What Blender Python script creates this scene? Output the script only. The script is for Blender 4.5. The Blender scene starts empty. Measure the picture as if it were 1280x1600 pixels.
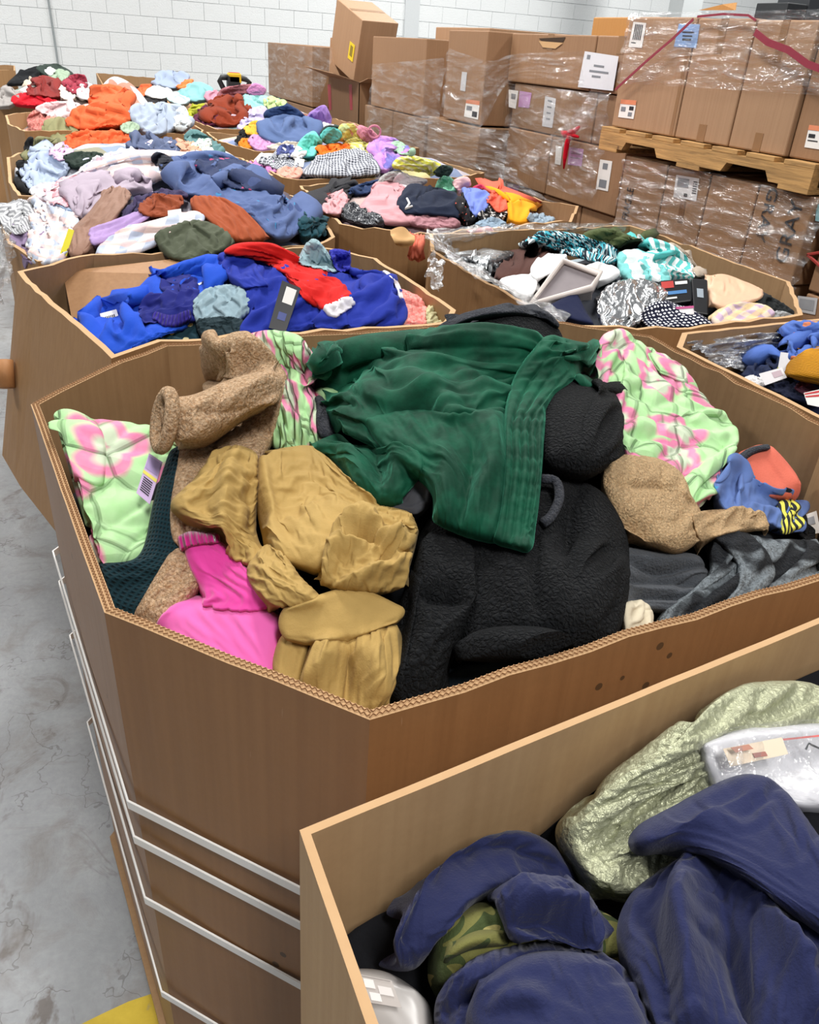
import bpy, bmesh, math, random
import numpy as np
from mathutils import Vector, Matrix

# ------------------------------------------------------------------ camera, world, lights
CAMZ = 1.62
FPX = 1262.0
_M = np.array([[0.91999834, 0.14286178, -0.36495694],
               [-0.38689577, 0.47971217, -0.78752009],
               [0.06256776, 0.86571747, 0.49660702]])      # camera axes -> world
scene = bpy.context.scene
cam_d = bpy.data.cameras.new('camera'); cam = bpy.data.objects.new('camera', cam_d)
scene.collection.objects.link(cam); scene.camera = cam
cam_d.sensor_fit = 'HORIZONTAL'; cam_d.sensor_width = 36.0
cam_d.lens = FPX / 1280.0 * 36.0
cam_d.clip_start = 0.02
_mw = Matrix([[_M[0][0], _M[0][1], _M[0][2], 0], [_M[1][0], _M[1][1], _M[1][2], 0],
              [_M[2][0], _M[2][1], _M[2][2], CAMZ], [0, 0, 0, 1]])
cam.matrix_world = _mw

world = bpy.data.worlds.new('world'); scene.world = world; world.use_nodes = True
bg = world.node_tree.nodes['Background']
bg.inputs[0].default_value = (0.93, 0.96, 1.0, 1); bg.inputs[1].default_value = 0.20

def area(x, y, z, sx, sy, power, col=(1.0, 0.98, 0.95), rz=0.0):
    l = bpy.data.lights.new('lamp', 'AREA'); l.shape = 'RECTANGLE'; l.size = sx; l.size_y = sy
    l.energy = power; l.color = col
    o = bpy.data.objects.new('bay_and_fill_lamp', l); o.location = (x, y, z); o.rotation_euler = (0, 0, rz)
    scene.collection.objects.link(o)
for (lx, ly, lw) in ((0.9, 3.4, 175), (0.9, 7.5, 205), (5.2, 3.0, 130), (4.6, 9.2, 230), (9.0, 8.6, 300), (-3.2, 4.5, 190), (-2.5, 10.0, 200), (0.2, -1.8, 200)):  # the far-right lamp is added to brighten the dim end of the wall
    area(lx, ly, 5.0, 0.5, 1.9, lw)

scene.view_settings.view_transform = 'Standard'; scene.view_settings.look = 'None'
scene.view_settings.exposure = 0.0; scene.view_settings.gamma = 1.0
scene.view_settings.use_curve_mapping = False

# ------------------------------------------------------------------ rays through the lens, used to read real positions
def rays(px, py):
    px = np.asarray(px, float); py = np.asarray(py, float)
    c = np.stack([px - 640.0, 800.0 - py, np.full(px.shape, -FPX)], -1)
    w = c @ _M.T
    return w / np.linalg.norm(w, axis=-1, keepdims=True)
CAM = np.array([0, 0, CAMZ])
def PZ(px, py, z):
    r = rays(px, py); return CAM + r * ((z - CAMZ) / r[..., 2:3])
def PX(px, py, x):
    r = rays(px, py); return CAM + r * (x / r[..., 0:1])
def PY(px, py, y):
    r = rays(px, py); return CAM + r * (y / r[..., 1:2])
def project(P):
    c = (P - CAM) @ _M
    return 640 + FPX * c[..., 0] / -c[..., 2], 800 - FPX * c[..., 1] / -c[..., 2], -c[..., 2]

# ------------------------------------------------------------------ object helpers
COL = scene.collection
def tag(o, label=None, cat=None, group=None, kind=None):
    if label: o['label'] = label
    if cat: o['category'] = cat
    if group: o['group'] = group
    if kind: o['kind'] = kind
    return o
def link(name, me, mat=None, parent=None, smooth=False):
    o = bpy.data.objects.new(name, me); COL.objects.link(o)
    if mat and not me.materials: me.materials.append(mat)
    if parent is not None: o.parent = parent
    if smooth: me.polygons.foreach_set('use_smooth', [True] * len(me.polygons))
    return o
def empty(name, loc=(0, 0, 0)):
    # parts are modelled in world space, so the thing's Empty sits at its base and parts get the inverse offset
    o = bpy.data.objects.new(name, None); COL.objects.link(o); o.location = loc; o.empty_display_size = 0.1
    return o
def adopt(child, parent):
    child.parent = parent
    child.matrix_parent_inverse = Matrix.Translation(-Vector(parent.location))
    return child
def mesh_from(name, V, F):
    me = bpy.data.meshes.new(name); me.from_pydata([tuple(map(float, v)) for v in V], [], F); me.update(); return me
class MB:
    def __init__(s): s.V = []; s.F = []
    def add(s, V, F):
        k = len(s.V); s.V += [tuple(map(float, v)) for v in V]; s.F += [tuple(i + k for i in f) for f in F]; return s
    def box(s, x0, x1, y0, y1, z0, z1):
        V = [(x, y, z) for x in (x0, x1) for y in (y0, y1) for z in (z0, z1)]
        return s.add(V, [(0, 1, 3, 2), (4, 6, 7, 5), (0, 4, 5, 1), (2, 3, 7, 6), (0, 2, 6, 4), (1, 5, 7, 3)])
    def slab(s, c, u, v, w):     # centre, half-vectors
        c, u, v, w = map(np.asarray, (c, u, v, w))
        V = [c + a * u + b * v + d * w for a in (-1, 1) for b in (-1, 1) for d in (-1, 1)]
        return s.add(V, [(0, 1, 3, 2), (4, 6, 7, 5), (0, 4, 5, 1), (2, 3, 7, 6), (0, 2, 6, 4), (1, 5, 7, 3)])
    def tube(s, pts, r, n=8, closed=False):
        pts = [np.asarray(p, float) for p in pts]; k0 = len(s.V); m = len(pts)
        rr = r if hasattr(r, '__len__') else [r] * m
        a_prev = None
        for i, p in enumerate(pts):
            a = pts[(i - 1) % m] if (closed or i > 0) else p; b = pts[(i + 1) % m] if (closed or i < m - 1) else p
            t = b - a; t /= (np.linalg.norm(t) + 1e-9)
            ref = a_prev if a_prev is not None else (np.array([0, 0, 1.]) if abs(t[2]) < .9 else np.array([1., 0, 0]))
            s1 = ref - t * (ref @ t); s1 /= (np.linalg.norm(s1) + 1e-9); a_prev = s1
            s2 = np.cross(t, s1)
            for j in range(n):
                an = 2 * math.pi * j / n
                s.V.append(tuple(p + rr[i] * (math.cos(an) * s1 + math.sin(an) * s2)))
        for i in range(m if closed else m - 1):
            for j in range(n):
                a = k0 + i * n + j; b = k0 + i * n + (j + 1) % n
                c = k0 + ((i + 1) % m) * n + (j + 1) % n; d = k0 + ((i + 1) % m) * n + j
                s.F.append((a, b, c, d))
        if not closed:
            s.F.append(tuple(k0 + j for j in range(n))[::-1]); s.F.append(tuple(k0 + (m - 1) * n + j for j in range(n)))
        return s
    def build(s, name, mat, parent=None, smooth=False, bevel=0):
        me = mesh_from(name, s.V, s.F)
        o = link(name, me, mat, None, smooth)
        if parent is not None: adopt(o, parent)
        if bevel:
            b = o.modifiers.new('bevel', 'BEVEL'); b.width = bevel; b.segments = 2; b.limit_method = 'ANGLE'
        return o

# ------------------------------------------------------------------ materials
def srgb(c):
    if isinstance(c, str):
        c = c.lstrip('#'); c = [int(c[i:i + 2], 16) / 255 for i in (0, 2, 4)]
    return tuple([(x / 12.92 if x <= 0.04045 else ((x + 0.055) / 1.055) ** 2.4) for x in c]) + (1.0,)
class NT:
    def __init__(s, name):
        s.m = bpy.data.materials.new(name); s.m.use_nodes = True; s.t = s.m.node_tree
        s.b = s.t.nodes['Principled BSDF']; s.out = s.t.nodes['Material Output']
    def n(s, typ, **kw):
        nd = s.t.nodes.new(typ)
        for k, v in kw.items():
            if k.startswith('i_'):
                key = k[2:]; key = int(key) if key.isdigit() else key.replace('_', ' ')
                nd.inputs[key].default_value = v
            else: setattr(nd, k, v)
        return nd
    def l(s, a, b): s.t.links.new(a, b); return s
    def ramp(s, fac, stops, interp='LINEAR'):
        r = s.n('ShaderNodeValToRGB'); r.color_ramp.interpolation = interp
        e = r.color_ramp.elements
        while len(e) < len(stops): e.new(0.5)
        for k, (p, c) in enumerate(stops): e[k].position = p; e[k].color = c if len(c) == 4 else tuple(c) + (1,)
        s.l(fac, r.inputs[0]); return r.outputs[0]
    def mix(s, fac, a, b, mode='MIX'):
        m = s.n('ShaderNodeMix', data_type='RGBA', blend_type=mode)
        for sock, v in ((m.inputs[0], fac), (m.inputs[6], a), (m.inputs[7], b)):
            if isinstance(v, (int, float)): sock.default_value = v
            elif isinstance(v, tuple): sock.default_value = v
            else: s.l(v, sock)
        return m.outputs[2]
    def math(s, op, a, b=None, c=None):
        m = s.n('ShaderNodeMath', operation=op)
        for k, v in enumerate((a, b, c)):
            if v is None: continue
            if isinstance(v, (int, float)): m.inputs[k].default_value = v
            else: s.l(v, m.inputs[k])
        return m.outputs[0]
    def bump(s, height, strength=0.5, dist=0.002, prev=None):
        b = s.n('ShaderNodeBump'); b.inputs['Strength'].default_value = strength; b.inputs['Distance'].default_value = dist
        s.l(height, b.inputs['Height'])
        if prev is not None: s.l(prev, b.inputs['Normal'])
        return b.outputs[0]
    def obj(s, scale=1.0):
        tc = s.n('ShaderNodeTexCoord'); mp = s.n('ShaderNodeMapping'); mp.inputs['Scale'].default_value = (scale,) * 3 if isinstance(scale, (int, float)) else scale
        s.l(tc.outputs['Object'], mp.inputs[0]); return mp.outputs[0]
    def uv(s, scale=1.0, rot=0.0):
        tc = s.n('ShaderNodeTexCoord'); mp = s.n('ShaderNodeMapping')
        mp.inputs['Scale'].default_value = (scale,) * 3 if isinstance(scale, (int, float)) else scale
        mp.inputs['Rotation'].default_value = (0, 0, rot)
        s.l(tc.outputs['UV'], mp.inputs[0]); return mp.outputs[0]
    def noise(s, vec, scale, detail=4, rough=0.55, dist=0.0, out='Fac'):
        n_ = s.n('ShaderNodeTexNoise'); n_.inputs['Scale'].default_value = scale; n_.inputs['Detail'].default_value = detail
        n_.inputs['Roughness'].default_value = rough; n_.inputs['Distortion'].default_value = dist
        s.l(vec, n_.inputs['Vector']); return n_.outputs[out]
    def voro(s, vec, scale, feature='F1', out='Distance', smooth=None, rnd=1.0):
        v = s.n('ShaderNodeTexVoronoi', feature=feature); v.inputs['Scale'].default_value = scale
        v.inputs['Randomness'].default_value = rnd
        s.l(vec, v.inputs['Vector']); return v.outputs[out]
_mc = {}
def cached(f):
    def g(*a, **k):
        key = (f.__name__, a, tuple(sorted(k.items())))
        if key not in _mc: _mc[key] = f(*a, **k)
        return _mc[key]
    return g

@cached
def plain(col, rough=0.6, metal=0.0, spec=0.5, name='plain'):
    t = NT(name); t.b.inputs['Base Color'].default_value = srgb(col); t.b.inputs['Roughness'].default_value = rough
    t.b.inputs['Metallic'].default_value = metal; t.b.inputs['Specular IOR Level'].default_value = spec
    v = t.obj(); n_ = t.noise(v, 60, 3); t.l(t.mix(0.12, srgb(col), n_, 'SOFT_LIGHT'), t.b.inputs['Base Color'])
    return t.m

@cached
def fabric(col, col2=None, pat=None, sc=1.0, rough=0.9, sheen=0.03, weave=1.0, var=0.12, tex=None, rot=0.0, col3=None, stitch=0):
    """cloth: colour or print in UV metres, plus a woven, knitted or piled relief"""
    t = NT('cloth_' + (pat or tex or 'plain'))
    b = t.b; b.inputs['Roughness'].default_value = rough; b.inputs['Specular IOR Level'].default_value = 0.16
    b.inputs['Sheen Weight'].default_value = sheen; b.inputs['Sheen Roughness'].default_value = 0.45
    uv = t.uv(1.0, rot); ob = t.obj()
    c1 = srgb(col); c2 = srgb(col2) if col2 else c1; c3 = srgb(col3) if col3 else c2
    base = None
    if pat == 'check':       # plaid: two crossed band sets of woven colour
        sx = t.n('ShaderNodeSeparateXYZ'); t.l(uv, sx.inputs[0])
        def band(o, f, w): return t.math('LESS_THAN', t.math('FRACT', t.math('MULTIPLY', o, f)), w)
        bx = band(sx.outputs[0], 14 * sc, .45); by = band(sx.outputs[1], 14 * sc, .45)
        m1 = t.mix(t.math('MULTIPLY', bx, .6), c1, c2); m2 = t.mix(t.math('MULTIPLY', by, .6), m1, c3); base = m2
    elif pat == 'stripe':
        sx = t.n('ShaderNodeSeparateXYZ'); t.l(uv, sx.inputs[0])
        base = t.mix(t.math('LESS_THAN', t.math('FRACT', t.math('MULTIPLY', sx.outputs[0], 60 * sc)), .5), c1, c2)
    elif pat == 'gingham':
        sx = t.n('ShaderNodeSeparateXYZ'); t.l(uv, sx.inputs[0])
        bx = t.math('LESS_THAN', t.math('FRACT', t.math('MULTIPLY', sx.outputs[0], 90 * sc)), .5)
        by = t.math('LESS_THAN', t.math('FRACT', t.math('MULTIPLY', sx.outputs[1], 90 * sc)), .5)
        base = t.mix(t.math('MULTIPLY', t.math('ADD', bx, by), .5), c1, c2)
    elif pat == 'dots':
        v = t.voro(uv, 60 * sc, rnd=0.15); base = t.mix(t.math('LESS_THAN', v, .30), c1, c2)
    elif pat == 'floral':    # large blurred blossoms with a paler heart on a ground colour
        wv = t.n('ShaderNodeVectorMath', operation='ADD'); t.l(uv, wv.inputs[0])
        nz = t.noise(uv, 14, 2, out='Color'); sc_ = t.n('ShaderNodeVectorMath', operation='SCALE'); sc_.inputs['Scale'].default_value = 0.022
        t.l(nz, sc_.inputs[0]); t.l(sc_.outputs[0], wv.inputs[1])
        vo = t.n('ShaderNodeTexVoronoi', feature='F1', voronoi_dimensions='2D'); vo.inputs['Scale'].default_value = 8.2 * sc; vo.inputs['Randomness'].default_value = .8; t.l(wv.outputs[0], vo.inputs['Vector'])
        sb = t.n('ShaderNodeVectorMath', operation='SUBTRACT'); t.l(wv.outputs[0], sb.inputs[0]); t.l(vo.outputs['Position'], sb.inputs[1])
        sp_ = t.n('ShaderNodeSeparateXYZ'); t.l(sb.outputs[0], sp_.inputs[0]); th = t.math('ARCTAN2', sp_.outputs[1], sp_.outputs[0])
        pet = t.math('ABSOLUTE', t.math('COSINE', t.math('MULTIPLY', th, 2.5))); d = t.math('MULTIPLY', vo.outputs['Distance'], t.math('SUBTRACT', 1.22, t.math('MULTIPLY', pet, .36)))
        base = t.ramp(d, [(0.0, c2), (.05, c3), (.19, c3), (.26, c2), (.35, c2), (.42, c1), (1, c1)])
        nn = t.noise(uv, 30, 3); base = t.mix(t.math('MULTIPLY', nn, .38), base, srgb('#f0e9e2'))
    elif pat == 'print':     # busy multi-colour print
        v = t.voro(uv, 40 * sc, out='Color'); sp = t.n('ShaderNodeSeparateColor'); t.l(v, sp.inputs[0])
        base = t.ramp(sp.outputs[0], [(0, c1), (.45, c1), (.46, c2), (.72, c2), (.73, c3), (1, c3)], 'CONSTANT')
    elif pat == 'motif':     # sparse motifs on a ground colour
        v = t.voro(uv, 16 * sc); nn = t.noise(uv, 40, 2)
        base = t.mix(t.math('LESS_THAN', t.math('ADD', v, t.math('MULTIPLY', nn, .25)), .32), c1, t.ramp(t.noise(uv, 9, 1), [(0, c2), (.5, c2), (.52, c3), (1, c3)], 'CONSTANT'))
    elif pat == 'camo':
        nn = t.noise(uv, 9 * sc, 2, .5, .6); base = t.ramp(nn, [(0, c1), (.44, c1), (.46, c2), (.55, c2), (.57, c3), (1, c3)], 'CONSTANT')
    elif pat == 'tiedye':
        nn = t.noise(uv, 7 * sc, 3, .5, 1.2); base = t.ramp(nn, [(.3, c1), (.48, c2), (.62, c3), (.75, c1)])
    elif pat == 'fleck':     # marled yarn
        nn = t.noise(ob, 260 * sc, 3, .7); base = t.ramp(nn, [(.35, c1), (.60, c2)])
    elif pat == 'patch':     # plush in large blocks of two tones
        nn = t.noise(uv, 8 * sc, 2, .5, .4); base = t.ramp(nn, [(.46, c1), (.50, c2), (.60, c2), (.63, c3)])
    else:
        n1 = t.noise(ob, 7, 3)
        base = t.mix(t.math('MULTIPLY', n1, var * 2), c1, c2 if col2 else tuple([x * .72 for x in c1[:3]]) + (1,))
    nn = t.noise(ob, 14, 4)
    base = t.mix(var, base, nn, 'SOFT_LIGHT')
    prev = None
    if tex == 'sherpa':
        wv = t.n('ShaderNodeVectorMath', operation='ADD'); t.l(ob, wv.inputs[0])
        nz = t.noise(ob, 110, 2, out='Color'); s2 = t.n('ShaderNodeVectorMath', operation='SCALE'); s2.inputs['Scale'].default_value = 0.010
        t.l(nz, s2.inputs[0]); t.l(s2.outputs[0], wv.inputs[1])
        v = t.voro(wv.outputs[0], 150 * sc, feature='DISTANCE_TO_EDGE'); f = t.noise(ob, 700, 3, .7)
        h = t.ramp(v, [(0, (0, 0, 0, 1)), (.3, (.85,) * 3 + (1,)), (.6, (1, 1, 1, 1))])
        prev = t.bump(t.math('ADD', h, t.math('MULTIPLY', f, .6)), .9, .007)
        base = t.mix(t.ramp(v, [(.0, (.6,) * 3 + (1,)), (.22, (0, 0, 0, 1))]), tuple([x * 1.25 for x in c1[:3]]) + (1,), tuple([x * .3 for x in c1[:3]]) + (1,))  # gaps between curls darkened in the colour, standing in for their shade
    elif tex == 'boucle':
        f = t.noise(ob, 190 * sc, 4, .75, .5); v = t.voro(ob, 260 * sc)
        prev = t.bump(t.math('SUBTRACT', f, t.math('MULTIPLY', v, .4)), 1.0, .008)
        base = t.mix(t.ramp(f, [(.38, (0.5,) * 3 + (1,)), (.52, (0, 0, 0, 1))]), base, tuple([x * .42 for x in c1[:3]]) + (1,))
    elif tex == 'knit':
        w = t.n('ShaderNodeTexWave', wave_type='BANDS', bands_direction='DIAGONAL'); w.inputs['Scale'].default_value = 55 * sc
        w.inputs['Distortion'].default_value = 1.2; t.l(uv, w.inputs['Vector'])
        w2 = t.n('ShaderNodeTexWave', wave_type='BANDS', bands_direction='Y'); w2.inputs['Scale'].default_value = 50 * sc
        w2.inputs['Distortion'].default_value = .6; t.l(uv, w2.inputs['Vector'])
        h = t.math('MULTIPLY', w.outputs['Fac'], w2.outputs['Fac']); prev = t.bump(h, .9, .004)
        base = t.mix(t.ramp(h, [(.0, (.6,) * 3 + (1,)), (.35, (0, 0, 0, 1))]), base, tuple([x * .5 for x in c1[:3]]) + (1,))
    elif tex == 'rib':
        w = t.n('ShaderNodeTexWave', wave_type='BANDS', bands_direction='X'); w.inputs['Scale'].default_value = 28 * sc
        w.inputs['Distortion'].default_value = .8; t.l(uv, w.inputs['Vector']); prev = t.bump(w.outputs['Fac'], .9, .006)
        base = t.mix(t.ramp(w.outputs['Fac'], [(.0, (.65,) * 3 + (1,)), (.4, (0, 0, 0, 1))]), base, tuple([x * .5 for x in c1[:3]]) + (1,))
    elif tex == 'waffle':
        sx = t.n('ShaderNodeSeparateXYZ'); t.l(uv, sx.inputs[0])
        a = t.math('ABSOLUTE', t.math('SINE', t.math('MULTIPLY', sx.outputs[0], 450 * sc))); c = t.math('ABSOLUTE', t.math('SINE', t.math('MULTIPLY', sx.outputs[1], 450 * sc)))
        h = t.math('MAXIMUM', a, c); prev = t.bump(h, .9, .003)
        base = t.mix(t.ramp(h, [(.5, (.7,) * 3 + (1,)), (.95, (0, 0, 0, 1))]), base, tuple([x * .35 for x in c1[:3]]) + (1,))
    elif tex == 'fleece':
        f = t.noise(ob, 420, 3, .65); prev = t.bump(f, .55, .0016)
    elif tex == 'plush':
        f = t.noise(ob, 300, 3, .7); g = t.noise(ob, 70, 2); prev = t.bump(t.math('ADD', f, g), .9, .005)
    elif tex == 'metallic':
        v = t.voro(ob, 240 * sc); f = t.noise(ob, 500 * sc, 2, .6); prev = t.bump(t.math('ADD', f, v), .9, .0018)
        base = t.mix(t.ramp(v, [(.2, (0, 0, 0, 1)), (.6, (.4,) * 3 + (1,))]), base, tuple([x * .5 for x in c1[:3]]) + (1,))
        b.inputs['Metallic'].default_value = .35; b.inputs['Roughness'].default_value = .36
    else:
        f = t.noise(ob, 700, 2, .5); prev = t.bump(f, .25 * weave, .0008)
        g = t.noise(ob, 38, 4, .6); prev = t.bump(g, .30 * weave, .006, prev)
    if stitch:
        sv = t.voro(uv, stitch, feature='DISTANCE_TO_EDGE'); g_ = t.ramp(sv, [(0, (0, 0, 0, 1)), (.05, (.5,) * 3 + (1,)), (.25, (1, 1, 1, 1))])
        prev = t.bump(g_, 1.0, .010, prev); base = t.mix(t.ramp(sv, [(0, (.55,) * 3 + (1,)), (.02, (0, 0, 0, 1))]), base, srgb('#5d8a52'))
    t.l(base, b.inputs['Base Color']); t.l(prev, b.inputs['Normal'])
    return t.m

@cached
def velvet(col):
    t = NT('velvet'); b = t.b; ob = t.obj()
    b.inputs['Roughness'].default_value = .75; b.inputs['Specular IOR Level'].default_value = .2
    b.inputs['Sheen Weight'].default_value = .55; b.inputs['Sheen Roughness'].default_value = .30
    c = srgb(col); b.inputs['Sheen Tint'].default_value = (.12, .55, .36, 1)
    n1 = t.noise(ob, 16, 4, .6); base = t.mix(t.ramp(n1, [(.4, (0, 0, 0, 1)), (.62, (1, 1, 1, 1))]), c, tuple([min(1, x * 2.1) for x in c[:3]]) + (1,))
    g = t.noise(ob, 45, 4, .6); t.l(t.bump(g, .22, .006), b.inputs['Normal'])
    t.l(base, b.inputs['Base Color']); return t.m

@cached
def foil(col='#c9ccce', rough=.25, metal=.85, sc=30):
    t = NT('foil'); b = t.b; ob = t.obj(); b.inputs['Base Color'].default_value = srgb(col)
    b.inputs['Metallic'].default_value = metal; b.inputs['Roughness'].default_value = rough
    g = t.noise(ob, sc, 2, .5, .4); t.l(t.bump(g, .6, .02), b.inputs['Normal']); return t.m

@cached
def film(alpha=.32, tint='#e8ebee', stretch=(6.0, 1.0, 30.0), bumpd=.02, rough=.12, scale=8):
    """clear stretch wrap: mostly transparent, with glossy creases"""
    t = NT('stretch_wrap_film'); b = t.b; ob = t.obj(stretch)
    b.inputs['Base Color'].default_value = srgb(tint); b.inputs['Roughness'].default_value = rough
    b.inputs['Specular IOR Level'].default_value = 1.0
    g = t.noise(ob, scale, 4, .6, .5); nb = t.bump(g, 1.0, bumpd)
    t.l(nb, b.inputs['Normal'])
    tr = t.n('ShaderNodeBsdfTransparent'); mx = t.n('ShaderNodeMixShader')
    gl = t.n('ShaderNodeBsdfGlossy'); gl.inputs['Roughness'].default_value = rough; t.l(nb, gl.inputs['Normal'])
    f = t.ramp(g, [(.42, (alpha * .35,) * 3 + (1,)), (.56, (alpha,) * 3 + (1,)), (.68, (min(1, alpha * 2.2),) * 3 + (1,))])
    m2 = t.n('ShaderNodeMixShader'); m2.inputs[0].default_value = .55
    t.l(b.outputs[0], m2.inputs[1]); t.l(gl.outputs[0], m2.inputs[2])
    t.l(f, mx.inputs[0]); t.l(tr.outputs[0], mx.inputs[1]); t.l(m2.outputs[0], mx.inputs[2]); t.l(mx.outputs[0], t.out.inputs[0])
    return t.m

@cached
def cardboard(col='#ab825b', dirt=.25, spots=False, spec=.3, rough=.62, seed=0.0):
    t = NT('corrugated_cardboard'); b = t.b; ob = t.obj()
    c = srgb(col); n1 = t.noise(ob, 3.0 + seed, 5, .6); n2 = t.noise(ob, 160, 3, .7)
    base = t.mix(t.math('MULTIPLY', n1, dirt), c, tuple([x * .66 for x in c[:3]]) + (1,))
    base = t.mix(t.math('MULTIPLY', n2, .16), base, tuple([min(1, x * 1.7) for x in c[:3]]) + (1,))
    # faint vertical flute ghosting
    w = t.n('ShaderNodeTexNoise'); w.inputs['Scale'].default_value = 1.0; w.inputs['Detail'].default_value = 3
    mp = t.n('ShaderNodeMapping'); mp.inputs['Scale'].default_value = (90, 90, 1.2); t.l(ob, mp.inputs[0]); t.l(mp.outputs[0], w.inputs['Vector'])
    base = t.mix(.22, base, w.outputs['Fac'], 'SOFT_LIGHT')
    if spots:
        v = t.voro(ob, 26); msk = t.noise(ob, 4.2, 2)
        sp = t.math('MULTIPLY', t.math('LESS_THAN', v, .13), t.math('GREATER_THAN', msk, .56))
        base = t.mix(t.math('MULTIPLY', sp, .75), base, srgb('#3a2e22'))
        mp2 = t.n('ShaderNodeMapping'); mp2.inputs['Scale'].default_value = (30, 30, 3); t.l(ob, mp2.inputs[0])
        sc = t.noise(mp2.outputs[0], 1.6, 4, .7)
        base = t.mix(t.ramp(sc, [(.70, (0, 0, 0, 1)), (.76, (.45,) * 3 + (1,))]), base, srgb('#d2b79a'))
    t.l(base, b.inputs['Base Color']); b.inputs['Roughness'].default_value = rough; b.inputs['Specular IOR Level'].default_value = spec
    t.l(t.bump(n1, .35, .01, t.bump(w.outputs['Fac'], .12, .002)), b.inputs['Normal'])
    return t.m
# ------------------------------------------------------------------ cloth: patches laid on a heap and buckled by a small position-based solver
rng = np.random.RandomState(7)
def catmull(P, n, closed=False):
    P = np.asarray(P, float); m = len(P)
    if m == 1: return np.repeat(P, n, 0)
    if closed: Q = np.vstack([P[-1], P, P[0], P[1]]); seg = m
    else: Q = np.vstack([2 * P[0] - P[1], P, 2 * P[-1] - P[-2]]); seg = m - 1
    # dense sampling then even arc length
    t = np.linspace(0, seg, seg * 16 + 1)[:-1] if closed else np.linspace(0, seg, seg * 16 + 1)
    i = np.minimum(t.astype(int), seg - 1); f = (t - i)[:, None]
    p0, p1, p2, p3 = Q[i], Q[i + 1], Q[i + 2], Q[i + 3]
    C = .5 * ((2 * p1) + (-p0 + p2) * f + (2 * p0 - 5 * p1 + 4 * p2 - p3) * f * f + (-p0 + 3 * p1 - 3 * p2 + p3) * f ** 3)
    if closed: C = np.vstack([C, C[:1]])
    L = np.r_[0, np.cumsum(np.linalg.norm(np.diff(C, axis=0), axis=1))]
    s = np.linspace(0, L[-1], n + 1)[:-1] if closed else np.linspace(0, L[-1], n)
    return np.stack([np.interp(s, L, C[:, k]) for k in range(C.shape[1])], -1)
def coons(o, n):
    B = catmull(o, 4 * (n - 1), True)
    top = B[0:n]; right = B[n - 1:2 * n - 1]; bottom = B[2 * n - 2:3 * n - 2][::-1]; left = np.vstack([B[3 * n - 3:], B[:1]])[::-1]
    u = np.linspace(0, 1, n)[None, :, None]; v = np.linspace(0, 1, n)[:, None, None]
    G = (1 - v) * top[None] + v * bottom[None] + (1 - u) * left[:, None] + u * right[:, None]
    G -= (1 - u) * (1 - v) * top[0] + u * (1 - v) * top[-1] + (1 - u) * v * bottom[0] + u * v * bottom[-1]
    for _ in range(6):    # relax the inside so concave outlines do not fold over
        G[1:-1, 1:-1] = .5 * G[1:-1, 1:-1] + .125 * (G[:-2, 1:-1] + G[2:, 1:-1] + G[1:-1, :-2] + G[1:-1, 2:])
    return G
def loft(rows, n, m):
    R = [catmull(r, m) for r in rows]; R = np.array(R)
    return np.stack([catmull(R[:, j], n) for j in range(m)], 1)
def smooth_noise(shape, cells, r):
    c = r.randn(cells[0] + 3, cells[1] + 3)
    y = np.linspace(0, cells[0], shape[0]); x = np.linspace(0, cells[1], shape[1])
    yi = y.astype(int); xi = x.astype(int); fy = (y - yi)[:, None]; fx = (x - xi)[None]
    fy = fy * fy * (3 - 2 * fy); fx = fx * fx * (3 - 2 * fx)
    a = c[np.ix_(yi, xi)]; b = c[np.ix_(yi, xi + 1)]; d = c[np.ix_(yi + 1, xi)]; e = c[np.ix_(yi + 1, xi + 1)]
    return (a * (1 - fx) + b * fx) * (1 - fy) + (d * (1 - fx) + e * fx) * fy
def resize(A, n, m):
    y = np.linspace(0, A.shape[0] - 1, n); x = np.linspace(0, A.shape[1] - 1, m)
    yi = np.minimum(y.astype(int), A.shape[0] - 2); xi = np.minimum(x.astype(int), A.shape[1] - 2)
    fy = (y - yi)[:, None, None]; fx = (x - xi)[None, :, None]
    g = lambda a, b: A[np.ix_(yi + a, xi + b)]
    return (g(0, 0) * (1 - fx) + g(0, 1) * fx) * (1 - fy) + (g(1, 0) * (1 - fx) + g(1, 1) * fx) * fy
def normals(T):
    du = np.gradient(T, axis=1); dv = np.gradient(T, axis=0)
    N = np.cross(du, dv); N /= np.linalg.norm(N, axis=-1, keepdims=True) + 1e-9
    toC = CAM - T; s = np.sign((N * toC).sum(-1, keepdims=True).mean())
    return N * (s if s != 0 else 1)
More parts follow.
